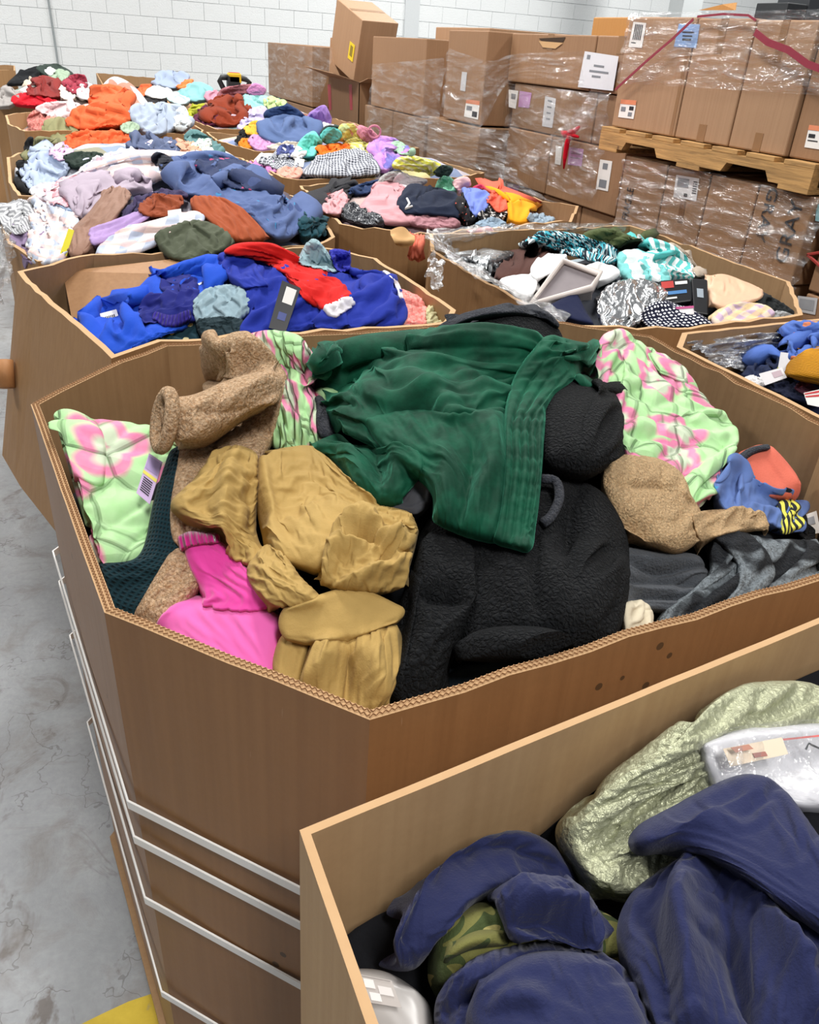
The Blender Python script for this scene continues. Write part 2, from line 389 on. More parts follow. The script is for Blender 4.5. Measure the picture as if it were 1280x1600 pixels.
def solve(T, N, D, su, sv, iters, att, edge_att, bend):
    X = T + D; n, m = T.shape[:2]
    ru = np.linalg.norm(T[:, 1:] - T[:, :-1], axis=-1) * su; rv = np.linalg.norm(T[1:] - T[:-1], axis=-1) * sv
    rd1 = np.sqrt(ru[:-1] ** 2 + rv[:, :-1] ** 2)
    W = np.full((n, m, 1), att); W[0] = W[-1] = edge_att; W[:, 0] = W[:, -1] = edge_att
    def con(A, B, r, k):
        d = B - A; L = np.linalg.norm(d, axis=-1) + 1e-9; c = (d / L[..., None]) * ((L - r) * .5 * k)[..., None]
        A += c; B -= c
    for it in range(iters):
        for p in (0, 1):
            con(X[:, p:m - 1:2], X[:, p + 1:m:2], ru[:, p::2], .9)
            con(X[p:n - 1:2], X[p + 1:n:2], rv[p::2], .9)
        con(X[:-1:2, :-1], X[1::2, 1:], rd1[::2], .3) if n % 2 == 0 else con(X[:-1:2, :-1], X[1::2, 1:], rd1[::2], .3)
        con(X[1:-1:2, :-1], X[2::2, 1:], rd1[1::2], .3)
        if bend:
            l = np.zeros_like(X); l[:, 1:-1] += X[:, :-2] + X[:, 2:] - 2 * X[:, 1:-1]; l[1:-1] += X[:-2] + X[2:] - 2 * X[1:-1]
            X += l * bend
        d = X - T
        X -= d * W
        dn = ((X - T) * N).sum(-1, keepdims=True)
        X -= N * np.minimum(dn + .002, 0)
    return X - T

class Heap:
    """height field of the pile in one bin, with a record of what already lies on it"""
    def __init__(s, x0, x1, y0, y1, base, bumps, poly=None, rim=1.12, tr=None, front_clip=True):
        s.x0, s.x1, s.y0, s.y1 = x0 - .15, x1 + .15, y0 - .15, y1 + .15; s.nx = 120; s.ny = 120
        xs = np.linspace(s.x0, s.x1, s.nx); ys = np.linspace(s.y0, s.y1, s.ny); Xg, Yg = np.meshgrid(xs, ys)
        Z = np.full(Xg.shape, base, float)
        for (bx, by, rx, ry, h) in bumps:       # h = top height, super-gaussian mound
            q = ((Xg - bx) / rx) ** 2 + ((Yg - by) / ry) ** 2
            Z = np.maximum(Z, base + (h - base) * np.exp(-q ** 1.25 * .9))
        for _ in range(3): Z[1:-1, 1:-1] = (Z[1:-1, 1:-1] * 2 + Z[:-2, 1:-1] + Z[2:, 1:-1] + Z[1:-1, :-2] + Z[1:-1, 2:]) / 6
        s.Z = Z; s.base = base; s.poly = poly; s.rim = rim
        d = [math.hypot(x0, y0), math.hypot(x1, y1), math.hypot(x0, y1), math.hypot(x1, y0)]
        s.t0 = .25; s.t1 = max(d) * 1.1 + .4
        if tr: s.t0, s.t1 = tr
        s.map = {}; s.W = 340; s.H = 420; s.depth = np.full((s.H, s.W), 1e3)
    def h(s, x, y):
        fx = np.clip((x - s.x0) / (s.x1 - s.x0), 0, .9999) * (s.nx - 1); fy = np.clip((y - s.y0) / (s.y1 - s.y0), 0, .9999) * (s.ny - 1)
        i = fx.astype(int); j = fy.astype(int); a = fx - i; b = fy - j; Z = s.Z
        return (Z[j, i] * (1 - a) + Z[j, i + 1] * a) * (1 - b) + (Z[j + 1, i] * (1 - a) + Z[j + 1, i + 1] * a) * b
    def hit(s, px, py):
        shp = np.shape(px); r = rays(np.ravel(px), np.ravel(py))
        ts = np.linspace(s.t0, s.t1, 220); Q = CAM[None, None] + r[:, None] * ts[None, :, None]
        g = Q[..., 2] - s.h(Q[..., 0], Q[..., 1])
        ins = (Q[..., 0] > s.x0) & (Q[..., 0] < s.x1) & (Q[..., 1] > s.y0) & (Q[..., 1] < s.y1)
        g = np.where(ins, g, 1.0)
        below = g < 0; k = below.argmax(1); anyb = below.any(1)
        kc = g.argmin(1)
        k = np.where(anyb, np.maximum(k, 1), kc); i = np.arange(len(k))
        g1 = g[i, k]; g0 = g[i, np.maximum(k - 1, 0)]
        f = np.where(anyb, g0 / (g0 - g1 + 1e-9), 1.0); f = np.clip(f, 0, 1)
        t = ts[np.maximum(k - 1, 0)] * (1 - f) + ts[k] * f
        P = CAM + r * t[:, None]
        return P.reshape(shp + (3,))
    def clip(s, P):
        if s.poly is None: return P
        c = np.mean(s.poly, 0); Q = P.copy(); pl = np.asarray(s.poly)
        for k in range(len(pl)):
            a = pl[k]; b = pl[(k + 1) % len(pl)]; e = b - a; nrm = np.array([e[1], -e[0]]); nrm /= np.linalg.norm(nrm)
            if (c - a) @ nrm > 0: nrm = -nrm
            d = (Q[..., :2] - a) @ nrm + .022
            over = (d > 0) & (Q[..., 2] < s.rim + .02)
            dd = np.where(over, d, 0)
            Q[..., :2] -= dd[..., None] * nrm
        return Q
    def need(s, P, eps):
        x, y, _ = project(P); t = np.linalg.norm(P - CAM, axis=-1)
        i = np.clip((y / 4 + 10).astype(int), 0, s.H - 1); j = np.clip((x / 4 + 10).astype(int), 0, s.W - 1)
        return np.where(s.depth[i, j] < 900, t - (s.depth[i, j] - eps), 0)
    def record(s, P):
        Q = resize(P, P.shape[0] * 3, P.shape[1] * 3); x, y, _ = project(Q); t = np.linalg.norm(Q - CAM, axis=-1)
        i = (y / 4 + 10).astype(int).ravel(); j = (x / 4 + 10).astype(int).ravel(); ok = (i >= 0) & (i < s.H) & (j >= 0) & (j < s.W)
        np.minimum.at(s.depth, (i[ok], j[ok]), t.ravel()[ok])

def blur(A, k=1):
    for _ in range(k):
        B = A.copy(); B[1:-1] = (A[:-2] + A[2:] + 2 * A[1:-1]) / 4; A = B.copy(); A[:, 1:-1] = (B[:, :-2] + B[:, 2:] + 2 * B[:, 1:-1]) / 4
    return A

def grid_object(name, P, uvw, mat, parent=None, sub=1, ring=True, tuck=.03, inn=.012, thick=0.0, N=None, closed_bottom=False, clipf=None):
    n, m = P.shape[:2]
    if ring:
        bi = [(0, j) for j in range(m)] + [(i, m - 1) for i in range(1, n)] + [(n - 1, j) for j in range(m - 2, -1, -1)] + [(i, 0) for i in range(n - 2, 0, -1)]
        bi = tuple(np.array(bi).T); P = P.copy(); Bp = P[bi]
        for _ in range(2): Bp = (np.roll(Bp, 1, 0) + np.roll(Bp, -1, 0) + 2 * Bp) / 4
        P[bi] = Bp
    if ring:      # the hem turns under, so the piece is a body with a rolled edge and not a sheet of paper
        if N is None: N = normals(P)
        c = P
        def pad(A): return np.pad(A, ((1, 1), (1, 1), (0, 0)), mode='edge')
        G = pad(P); tc_ = CAM - G; tc_ /= np.linalg.norm(tc_, axis=-1, keepdims=True); NN = pad(blur(N, 6)) * .45 + tc_ * .55; NN /= np.linalg.norm(NN, axis=-1, keepdims=True) + 1e-9
        out = np.zeros_like(G)
        dv0 = P[0] - P[1]; dv1 = P[-1] - P[-2]; du0 = P[:, 0] - P[:, 1]; du1 = P[:, -1] - P[:, -2]
        nz = lambda a: a / (np.linalg.norm(a, axis=-1, keepdims=True) + 1e-9)
        out[0, 1:-1] = nz(dv0); out[-1, 1:-1] = nz(dv1); out[1:-1, 0] = nz(du0); out[1:-1, -1] = nz(du1)
        out[0, 0] = nz(out[0, 1] + out[1, 0]); out[0, -1] = nz(out[0, -2] + out[1, -1]); out[-1, 0] = nz(out[-1, 1] + out[-2, 0]); out[-1, -1] = nz(out[-1, -2] + out[-2, -1])
        bo = [(0, j) for j in range(m + 2)] + [(i, m + 1) for i in range(1, n + 2)] + [(n + 1, j) for j in range(m, -1, -1)] + [(i, 0) for i in range(n, 0, -1)]
        bo = tuple(np.array(bo).T); Bo = out[bo]; Bn = NN[bo]
        for _ in range(5): Bo = (np.roll(Bo, 1, 0) + np.roll(Bo, -1, 0) + Bo) / 3; Bn = (np.roll(Bn, 1, 0) + np.roll(Bn, -1, 0) + Bn) / 3
        out[bo] = Bo; NN[bo] = Bn / (np.linalg.norm(Bn, axis=-1, keepdims=True) + 1e-9)
        msk = np.zeros((n + 2, m + 2, 1)); msk[0] = msk[-1] = 1; msk[:, 0] = msk[:, -1] = 1
        G1 = G + msk * (-NN * tuck * .45 + out * .006)
        G2 = np.pad(G1, ((1, 1), (1, 1), (0, 0)), mode='edge'); N2 = np.pad(NN, ((1, 1), (1, 1), (0, 0)), mode='edge'); o2 = np.pad(out, ((1, 1), (1, 1), (0, 0)), mode='edge')
        m2 = np.zeros((n + 4, m + 4, 1)); m2[0] = m2[-1] = 1; m2[:, 0] = m2[:, -1] = 1
        G2 = G2 + m2 * (-N2 * tuck * .55 - o2 * inn)
        P = G2; n += 4; m += 4
        if clipf is not None: P = clipf(P)
    idx = np.arange(n * m).reshape(n, m)
    F = np.stack([idx[:-1, :-1], idx[:-1, 1:], idx[1:, 1:], idx[1:, :-1]], -1).reshape(-1, 4)
    Nn = normals(P); du = np.cross(np.gradient(P, axis=1), np.gradient(P, axis=0))
    if (du * Nn).sum() < 0: F = F[:, ::-1]
    me = bpy.data.meshes.new(name)
    me.vertices.add(n * m); me.vertices.foreach_set('co', P.reshape(-1).astype(np.float32))
    me.loops.add(F.size); me.loops.foreach_set('vertex_index', F.reshape(-1).astype(np.int32))
    me.polygons.add(len(F)); me.polygons.foreach_set('loop_start', np.arange(0, F.size, 4, dtype=np.int32)); me.polygons.foreach_set('loop_total', np.full(len(F), 4, dtype=np.int32))
    me.update(calc_edges=True)
    uvl = me.uv_layers.new(name='UVMap'); U, V = np.meshgrid(np.linspace(0, uvw[0], m), np.linspace(0, uvw[1], n))
    uv = np.stack([U.ravel(), V.ravel()], -1)[F.reshape(-1)]
    uvl.data.foreach_set('uv', uv.reshape(-1).astype(np.float32))
    me.polygons.foreach_set('use_smooth', [True] * len(me.polygons))
    o = link(name, me, mat)
    if parent is not None: adopt(o, parent)
    if thick:
        so = o.modifiers.new('thickness', 'SOLIDIFY'); so.thickness = thick; so.offset = 1
    if sub:
        sb = o.modifiers.new('smooth', 'SUBSURF'); sb.levels = sub; sb.render_levels = sub
    return o

def cloth(heap, name, shape, mat, lift=.012, puff=.02, s=(1.16, 1.16), res=34, edge=.25, tuck=.035, sub=1, seed=None, amp=1.0,
          att=.03, parent=None, thick=0, eps=.006, eatt=.3, bend=.08, roughen=0.0, rec=True, quilt=None, ridges=None, ring=True, tube=False, pull=.12, levels=3, folds=None, at=None, rnd=.55, atz=None):
    """shape: outline [(px,py),...] or rows [[(px,py),...],...] read off the photo and laid on the heap surface"""
    r = np.random.RandomState(seed if seed is not None else (abs(hash_str(name + str(shape))) % 99991))
    if isinstance(shape[0][0], (tuple, list)):
        A = np.array([sum(math.dist(a, b) for a, b in zip(rw[:-1], rw[1:])) for rw in shape]).mean(); B = sum(math.dist(shape[k][0], shape[k + 1][0]) for k in range(len(shape) - 1))
        ar = min(3.0, max(1 / 3.0, A / max(B, 1))); n = int(res / math.sqrt(ar)); m = int(res * math.sqrt(ar)); n += n % 2; m += m % 2
        G = loft(shape, max(n, 8), max(m, 8)); n, m = G.shape[:2]
        if rnd:       # rounded corners
            a_, b_ = np.meshgrid(np.linspace(-1, 1, m), np.linspace(-1, 1, n)); ua = a_ * np.sqrt(1 - rnd * b_ ** 4 * a_ ** 2 / 2); vb = b_ * np.sqrt(1 - rnd * a_ ** 4 * b_ ** 2 / 2)
            fx = (ua + 1) / 2 * (m - 1); fy = (vb + 1) / 2 * (n - 1); i0 = np.clip(fx.astype(int), 0, m - 2); j0 = np.clip(fy.astype(int), 0, n - 2); fa = (fx - i0)[..., None]; fb = (fy - j0)[..., None]
            G = (G[j0, i0] * (1 - fa) + G[j0, i0 + 1] * fa) * (1 - fb) + (G[j0 + 1, i0] * (1 - fa) + G[j0 + 1, i0 + 1] * fa) * fb
    else:
        n = m = res + res % 2; G = coons(shape, n)
    n, m = G.shape[:2]
    T = heap.hit(G[..., 0], G[..., 1]); tt_ = np.linalg.norm(T - CAM, axis=-1)[..., None]
    tp = np.pad(tt_, ((6, 6), (6, 6), (0, 0)), mode='reflect') if min(n, m) > 7 else tt_
    tp = blur(tp, 7); tt_ = tp[6:-6, 6:-6] if min(n, m) > 7 else tp
    if atz:       # the same, given by anchor heights (px, py, world z)
        Z_ = [(a, b, float(PZ(np.array([a], float), np.array([b], float), z)[0][1])) for a, b, z in atz]; at = Z_
    if at:        # free-standing piece: real depth given at a few anchor points (px, py, world y)
        A_ = np.array(at, float); ta = np.linalg.norm(PY(A_[:, 0], A_[:, 1], A_[:, 2][:, None]) - CAM, axis=-1)
        M_ = np.c_[np.ones(len(A_)), A_[:, 0] / 1000, A_[:, 1] / 1000]; co = np.linalg.lstsq(np.vstack([M_, np.eye(3)[1:] * .05]), np.r_[ta, 0, 0], rcond=None)[0]
        tt_ = (co[0] + co[1] * G[..., 0] / 1000 + co[2] * G[..., 1] / 1000)[..., None]
    T = CAM + rays(G[..., 0], G[..., 1]) * tt_; T = heap.clip(T)
    N = normals(T); vd_ = CAM - T; vd_ /= np.linalg.norm(vd_, axis=-1, keepdims=True); N = N + vd_ * np.clip(-(N * vd_).sum(-1, keepdims=True) + .15, 0, 2); N = blur(N, 4); N /= np.linalg.norm(N, axis=-1, keepdims=True) + 1e-9
    u = np.linspace(0, 1, m)[None]; v = np.linspace(0, 1, n)[:, None]
    e = np.minimum(np.minimum(u, 1 - u), np.minimum(v, 1 - v)); 
    if tube: e = np.minimum(v, 1 - v) + 0 * u
    prof = np.sqrt(np.clip(1 - (1 - np.clip(e / edge, 0, 1)) ** 2, 0, 1))
    size = max(np.linalg.norm(T[0, 0] - T[0, -1]), np.linalg.norm(T[0, 0] - T[-1, 0]), .05)
    vd = CAM - T; vd /= np.linalg.norm(vd, axis=-1, keepdims=True)
    ex = G.reshape(-1, 2).max(0) - G.reshape(-1, 2).min(0); size = min(size, math.hypot(*ex) * .8 * float(np.median(np.linalg.norm(T - CAM, axis=-1))) / FPX)
    T = T + vd * (lift + puff * prof)[..., None]
    uvw = (np.linalg.norm(np.diff(T[n // 2], axis=0), axis=1).sum() * s[0], np.linalg.norm(np.diff(T[:, m // 2], axis=0), axis=1).sum() * s[1])
    D = np.zeros((4, 4, 3)); lv = [(max(8, n // 4), max(8, m // 4)), (max(12, n // 2), max(12, m // 2)), (n, m)]
    fr = [.72, .93, 1.0]
    if levels == 2: lv = lv[1:]; fr = fr[1:]
    for k, (a, b) in enumerate(lv):
        a = min(n, a + a % 2); b = min(m, b + b % 2)
        Tc = resize(T, a, b); Nc = resize(N, a, b); D = resize(D, a, b) if D.shape[0] > 4 else np.zeros((a, b, 3))
        ns = smooth_noise((a, b), (max(2, a // 3), max(2, b // 3)), r)
        D = D + Nc * (resize(prof[..., None], a, b)[..., 0] * (1 - np.abs(ns)).clip(-.3, 1) * size * (.10, .045, .014)[k + 3 - len(lv)] * amp)[..., None]
        if k == 0 and ridges:
            ang, cnt, am = ridges; uu, vv = np.meshgrid(np.linspace(0, 1, b), np.linspace(0, 1, a))
            ph = (uu * math.cos(ang) + vv * math.sin(ang)) * cnt + smooth_noise((a, b), (3, 3), r) * .5
            D = D + Nc * (np.abs(np.sin(ph * math.pi)) ** .7 * am)[..., None]
        f = fr[k]
        D = solve(Tc, Nc, D, 1 + (s[0] - 1) * f, 1 + (s[1] - 1) * f, (90, 60, 24)[k + 3 - len(lv)], att * (.25, .6, 1)[k + 3 - len(lv)], eatt, bend * (.1, .3, .9)[k + 3 - len(lv)])
    dn_ = (D * N).sum(-1, keepdims=True); D = D - N * np.maximum(dn_ - .13 * size, 0) * .85
    X = T + D
    if folds:      # creases read off the photograph: ridge (+) and valley (-) lines
        mpp = np.linalg.norm(T - CAM, axis=-1) / FPX
        for (pl, w, hgt) in folds:
            C = catmull(pl, 24); L = len(C); d = np.full((n, m), 1e9); fr_ = np.zeros((n, m))
            for q in range(L - 1):
                a_ = C[q]; e_ = C[q + 1] - a_; tt = np.clip(((G - a_) @ e_) / (e_ @ e_ + 1e-9), 0, 1)
                dd = np.linalg.norm(G - a_ - tt[..., None] * e_, axis=-1); mk = dd < d; d = np.where(mk, dd, d); fr_ = np.where(mk, (q + tt) / (L - 1), fr_)
            x_ = d * mpp / w; pr = np.exp(-x_ ** 2 * 1.2) if hgt > 0 else np.exp(-x_ ** 1.3 * 1.6)
            X = X + N * (pr * hgt * np.sqrt(np.clip(np.sin(np.clip(fr_, .06, .94) * math.pi), 0, 1)))[..., None]
    if quilt:
        q, am = quilt; uu, vv = np.meshgrid(np.linspace(0, 1, m) * uvw[0], np.linspace(0, 1, n) * uvw[1])
        a1 = np.abs(np.sin((uu + vv * .6 + .02 * np.sin(vv * 30)) * math.pi / q)); a2 = np.abs(np.sin((uu * .5 - vv + .02 * np.sin(uu * 25)) * math.pi / q))
        X = X + N * (np.minimum(a1, a2) ** .5 * am)[..., None]
    if roughen: X = X + N * (r.randn(n, m) * roughen)[..., None]
    nd = heap.need(X, eps); nd = np.clip(nd, 0, pull); nd[0] = nd[-1] = 0; nd[:, 0] = nd[:, -1] = 0
    if nd.max() > 0:
        b_ = blur(nd[..., None], 2)[..., 0]; nd = np.maximum(nd * .85, b_); nd = blur(nd[..., None], 1)[..., 0]
        ry = (CAM - X); ry /= np.linalg.norm(ry, axis=-1, keepdims=True); X = X + ry * nd[..., None]
    X = heap.clip(X)
    if rec: heap.record(X)
    return grid_object(name, X, uvw, mat, parent, sub=sub, tuck=tuck, thick=thick, N=N, ring=ring, clipf=heap.clip)
def hash_str(s):
    h = 5381
    for ch in s: h = (h * 33 + ord(ch)) & 0x7fffffff
    return h
def piece(heap, name, label, cat, shape, mat, group=None, parts=(), **k):
    name = name.replace('_top', '_shirt')
    """one garment: a single mesh when it has no parts, otherwise an Empty with a mesh per part"""
    if not parts:
        k.pop('body', None); o = cloth(heap, name, shape, mat, **k); tag(o, label, cat, group); return o
    pts = shape[0] if isinstance(shape[0][0], (tuple, list)) else shape
    P = heap.hit(np.array([p[0] for p in pts]), np.array([p[1] for p in pts])).mean(0)
    e = empty(name, P); tag(e, label, cat, group)
    cloth(heap, k.pop('body', 'body'), shape, mat, parent=e, **k)
    for q in parts:
        q = dict(q); pl = q.pop('label', None); o = cloth(heap, q.pop('n'), q.pop('o'), q.pop('mat', mat), parent=e, **q)
        if pl: o['label'] = pl
    return e
# ------------------------------------------------------------------ the setting
def floor_mat():
    t = NT('concrete_floor'); b = t.b; ob = t.obj()
    n1 = t.noise(ob, 1.3, 6, .62); n2 = t.noise(ob, 7, 6, .65, .6); n3 = t.noise(ob, 60, 3, .6)
    base = t.ramp(n1, [(.3, srgb('#85878a')), (.5, srgb('#989b9e')), (.7, srgb('#a7aaac'))])
    base = t.mix(t.ramp(n2, [(.50, (0, 0, 0, 1)), (.66, (.5,) * 3 + (1,))]), base, srgb('#7b746e'))
    base = t.mix(t.ramp(t.noise(ob, 3.2, 5, .7, 1.5), [(.58, (0, 0, 0, 1)), (.68, (.75,) * 3 + (1,))]), base, srgb('#5d524a'))
    wv = t.n('ShaderNodeVectorMath', operation='ADD'); t.l(ob, wv.inputs[0])
    nz = t.noise(ob, 6, 4, out='Color'); sc = t.n('ShaderNodeVectorMath', operation='SCALE'); sc.inputs['Scale'].default_value = .22
    t.l(nz, sc.inputs[0]); t.l(sc.outputs[0], wv.inputs[1])
    cr = t.voro(wv.outputs[0], 4.2, feature='DISTANCE_TO_EDGE'); gate = t.noise(ob, 2.3, 2)
    ck = t.math('MULTIPLY', t.math('LESS_THAN', cr, .005), t.math('GREATER_THAN', gate, .46))
    base = t.mix(t.math('MULTIPLY', ck, .4), base, srgb('#4b443f'))
    base = t.mix(.25, base, n3, 'SOFT_LIGHT')
    t.l(base, b.inputs['Base Color'])
    t.l(t.ramp(n2, [(.3, (.28,) * 3 + (1,)), (.7, (.6,) * 3 + (1,))]), b.inputs['Roughness'])
    h = t.math('SUBTRACT', n2, t.math('MULTIPLY', ck, .8)); t.l(t.bump(h, .35, .01), b.inputs['Normal'])
    return t.m
WALLY = 12.4
fl = MB().box(-6, 9, -3, WALLY + .3, -.1, 0).build('floor', floor_mat()); fl['kind'] = 'structure'
# yellow lane line, worn
t = NT('worn_yellow_paint'); ob = t.obj(); w = t.noise(ob, 14, 5, .65)
t.l(t.ramp(w, [(.36, srgb('#8a857a')), (.44, srgb('#c9ac2c')), (.7, srgb('#d9bd3c'))]), t.b.inputs['Base Color']); t.b.inputs['Roughness'].default_value = .5
ya = PZ(95, 1610, .002); yb = PZ(262, 1545, .002); yd = (yb - ya)[:2] / np.linalg.norm((yb - ya)[:2]); yn = np.array([yd[1], -yd[0]])
yv = []
for k in range(24):
    p = ya[:2] - yd * .5 + yd * (k / 23) * 1.1; j = rng.uniform(-.006, .006)
    yv += [(*(p + yn * (j)), .0015), (*(p + yn * .11), .0015)]
o = link('trim_1', mesh_from('trim_1', yv, [(2 * k, 2 * k + 1, 2 * k + 3, 2 * k + 2) for k in range(23)]), t.m); o['kind'] = 'structure'

# painted block wall: mortar backing with every block in view a piece of its own
t = NT('painted_block'); ob = t.obj(); n1 = t.noise(ob, 1.2, 4); n2 = t.noise(ob, 60, 4, .7)
t.l(t.mix(t.math('MULTIPLY', n1, .35), srgb('#dde1e2'), srgb('#cdd1d0')), t.b.inputs['Base Color']); t.b.inputs['Roughness'].default_value = .6
t.l(t.bump(n2, .6, .01), t.b.inputs['Normal']); blk_m = t.m
mort = plain('#bcc1c2', .8, name='mortar')
wall = MB().box(-5.5, 13, WALLY, WALLY + .2, 0, 6.2).build('wall_back', mort); wall['kind'] = 'structure'
bw, bh = .4, .2
def block_mesh(w, h):
    m = MB().box(0, w - .006, -.004, .02, 0, h - .006); me = mesh_from('block', m.V, m.F); me.materials.append(blk_m); return me
full, half = block_mesh(bw, bh), block_mesh(bw / 2, bh)
nb = 0
for r_ in range(3, 17):
    z = r_ * bh - .03
    x = -1.5 - (bw / 2 if r_ % 2 else 0)
    while x < 12:
        c = np.array([x + .2, WALLY, z + .1]); px, py, d = project(c[None]); px = px[0]; py = py[0]
        if -40 < px < 1320 and -25 < py < 135 and not (640 < px < 1320 and py > 62) and not (px > 1000 and py > 30):
            o = bpy.data.objects.new('block', full); COL.objects.link(o); o.location = (x, WALLY - rng.uniform(0, .004), z); o.parent = wall; nb += 1
        x += bw
# conduit and column at the far wall, a thin crack line on the left
MB().box(-.03, .03, WALLY - .02, WALLY - .005, .5, 2.6)
cable = MB().tube([(.45, WALLY - .02, .8), (.44, WALLY - .02, 1.5), (.42, WALLY - .02, 2.3)], .012, 6).build('cable', plain('#8d9496'))
tag(cable, 'thin grey cable running down the white block wall at far left', 'cable')
pc = PY(648, 10, WALLY - .1)
o = MB().box(pc[0] - .11, pc[0] + .11, WALLY - .03, WALLY, 0, 4).build('trim_2', plain('#c3c8ca', .6)); o['kind'] = 'structure'
pc = PY(1076, 5, 10.5)
o = MB().box(pc[0] - .16, pc[0] + .16, 10.4, 10.7, 0, 5).build('steel_column', plain('#b7bcbd', .5)); tag(o, 'grey steel column rising behind the wrapped cartons', 'column')
pc = PY(1250, 5, 8.5)
for k, (dx, w_, h_) in enumerate(((-.12, .3, 2.35), (.22, .36, 2.5))):
    o = MB().box(pc[0] + dx - w_ / 2, pc[0] + dx + w_ / 2, 8.4, 8.9, 0, h_).build('storage_cabinet', plain(('#2b2d30', '#3c3f43')[k], .5), bevel=.01)
    tag(o, ('black cabinet standing by the far wall behind the top cartons', 'taller dark grey cabinet at the right edge by the far wall')[k], 'cabinet')

# ------------------------------------------------------------------ octagonal pallet boxes
CB_IN = cardboard('#9f7e5a', .3); CB_OUT = cardboard('#9c7750', .35, seed=.5)
CB_FRONT = cardboard('#8c6541', .35, spots=True, rough=.5, spec=.4); CB_LIGHT = cardboard('#b3926c', .25)
EDGE = plain('#bd9970', .9, name='cut_edge')
def rim(pxs, z): return [tuple(PZ(a, b, z)[:2]) for a, b in pxs]
def gaylord(poly, z, label, lean=0.0, th=.012, mo=None, mi=None, zb=.13, fluted=False, zj=.004, pallet=True, rimz=None, skew=0.0):
    poly = [np.asarray(p, float) for p in poly]; n = len(poly); c = np.mean(poly, 0)
    area2 = sum(poly[i][0] * poly[(i + 1) % n][1] - poly[(i + 1) % n][0] * poly[i][1] for i in range(n))
    if area2 < 0: poly = poly[::-1]; rimz = rimz[::-1] if rimz else None
    e = empty('pallet_box', (c[0], c[1], zb)); tag(e, label, 'box', None)
    mo = mo or CB_OUT; mi = mi or CB_IN
    inner = []
    for i in range(n):
        a, b, d = poly[i - 1], poly[i], poly[(i + 1) % n]
        n1 = np.array([-(b - a)[1], (b - a)[0]]); n1 /= np.linalg.norm(n1); n2 = np.array([-(d - b)[1], (d - b)[0]]); n2 /= np.linalg.norm(n2)
        bis = n1 + n2; bis /= np.linalg.norm(bis); inner.append(b + bis * th / max(.4, bis @ n1))
    for i in range(n):
        a, b = poly[i], poly[(i + 1) % n]; ia, ib = inner[i], inner[(i + 1) % n]; L = np.linalg.norm(b - a)
        if L < .02: continue
        za, zb_ = (rimz[i], rimz[(i + 1) % n]) if rimz else (z, z)
        k = max(2, int(L / .045)); V = []; F = []
        levels = [zb, zb + (z - zb) * .25, zb + (z - zb) * .5, zb + (z - zb) * .75, z - .08, None]
        r0 = np.random.RandomState(int(abs(a[0] * 1000 + a[1] * 77)) % 9999)
        j1 = r0.uniform(-zj, zj, k + 1); j1[0] = j1[-1] = 0
        for lv, zl in enumerate(levels):
            for q in range(k + 1):
                f = q / k; zt = za * (1 - f) + zb_ * f + j1[q] if zl is None else zl
                bow = math.sin(f * math.pi) * .008 * math.sin(min(1, (zt - zb) / (z - zb)) * math.pi)
                nv = np.array([(b - a)[1], -(b - a)[0]]) / L * bow
                sh = 1 - lean * (z - zt)
                po = c + ((a * (1 - f) + b * f) - c) * sh + nv; pi_ = c + ((ia * (1 - f) + ib * f) - c) * sh + nv
                dx = skew * max(0, z - zt) * min(1, max(0, (c[0] - po[0]) / .5)) ** .7; po = po - [dx, 0]; pi_ = pi_ - [dx, 0]
                V.append((*po, zt)); V.append((*pi_, zt))
        W = 2 * (k + 1)
        mats_idx = []
        for lv in range(len(levels) - 1):
            for q in range(k):
                o0 = lv * W + 2 * q
                F.append((o0, o0 + 2, o0 + 2 + W, o0 + W)); mats_idx.append(0)
                F.append((o0 + 1, o0 + 1 + W, o0 + 3 + W, o0 + 3)); mats_idx.append(1)
        top = (len(levels) - 1) * W
        for q in range(k):
            o0 = top + 2 * q; F.append((o0, o0 + 2, o0 + 3, o0 + 1)); mats_idx.append(2)
        for q0, rev in ((0, False), (k, True)):
            for lv in range(len(levels) - 1):
                o0 = lv * W + 2 * q0; f4 = (o0, o0 + W, o0 + W + 1, o0 + 1); F.append(f4[::-1] if rev else f4); mats_idx.append(0)
        me = mesh_from('side_panel', V, F); me.materials.append(mo); me.materials.append(mi); me.materials.append(EDGE)
        me.polygons.foreach_set('material_index', mats_idx)
        adopt(link('side_panel', me), e)
        if fluted:      # corrugation showing in the cut top edge
            V = []; F = []; kk = int(L / .0030)
            for q in range(kk + 1):
                f = q / kk; lat = .25 + .2 * (1 if q % 2 else -1)
                for lane in (0, 1):
                    g = .27 + lane * .46 + .13 * (1 if (q + lane) % 2 else -1)
                    base_ = (a * (1 - f) + b * f) * (1 - g) + (ia * (1 - f) + ib * f) * g
                    zt = (za * (1 - f) + zb_ * f) + np.interp(f * k, range(k + 1), j1)
                    u = (b - a) / L
                    V.append((*base_, zt + .0006)); V.append((*(base_), zt + .0022))
            for q in range(kk):
                for lane in (0, 1):
                    o0 = 4 * q + 2 * lane; F.append((o0, o0 + 4, o0 + 5, o0 + 1))
            me = mesh_from('fluting', V, F); me.materials.append(plain('#9a7450', .9)); fo = adopt(link('fluting', me), e); fo['kind'] = 'stuff'
            so = fo.modifiers.new('s', 'SOLIDIFY'); so.thickness = .0008
    m = MB(); m.add([(*p, zb) for p in poly] + [(*p, zb + .012) for p in poly], [tuple(range(n))[::-1], tuple(range(n, 2 * n))] + [(i, (i + 1) % n, n + (i + 1) % n, n + i) for i in range(n)])
    m.build('bottom', mi, e)
    if pallet:
        P = np.array(poly); wood_pallet(P[:, 0].min() + .06, P[:, 0].max() - .06, P[:, 1].min() + .10, P[:, 1].max() - .10, 0, 'wooden pallet under the ' + label)
    return e
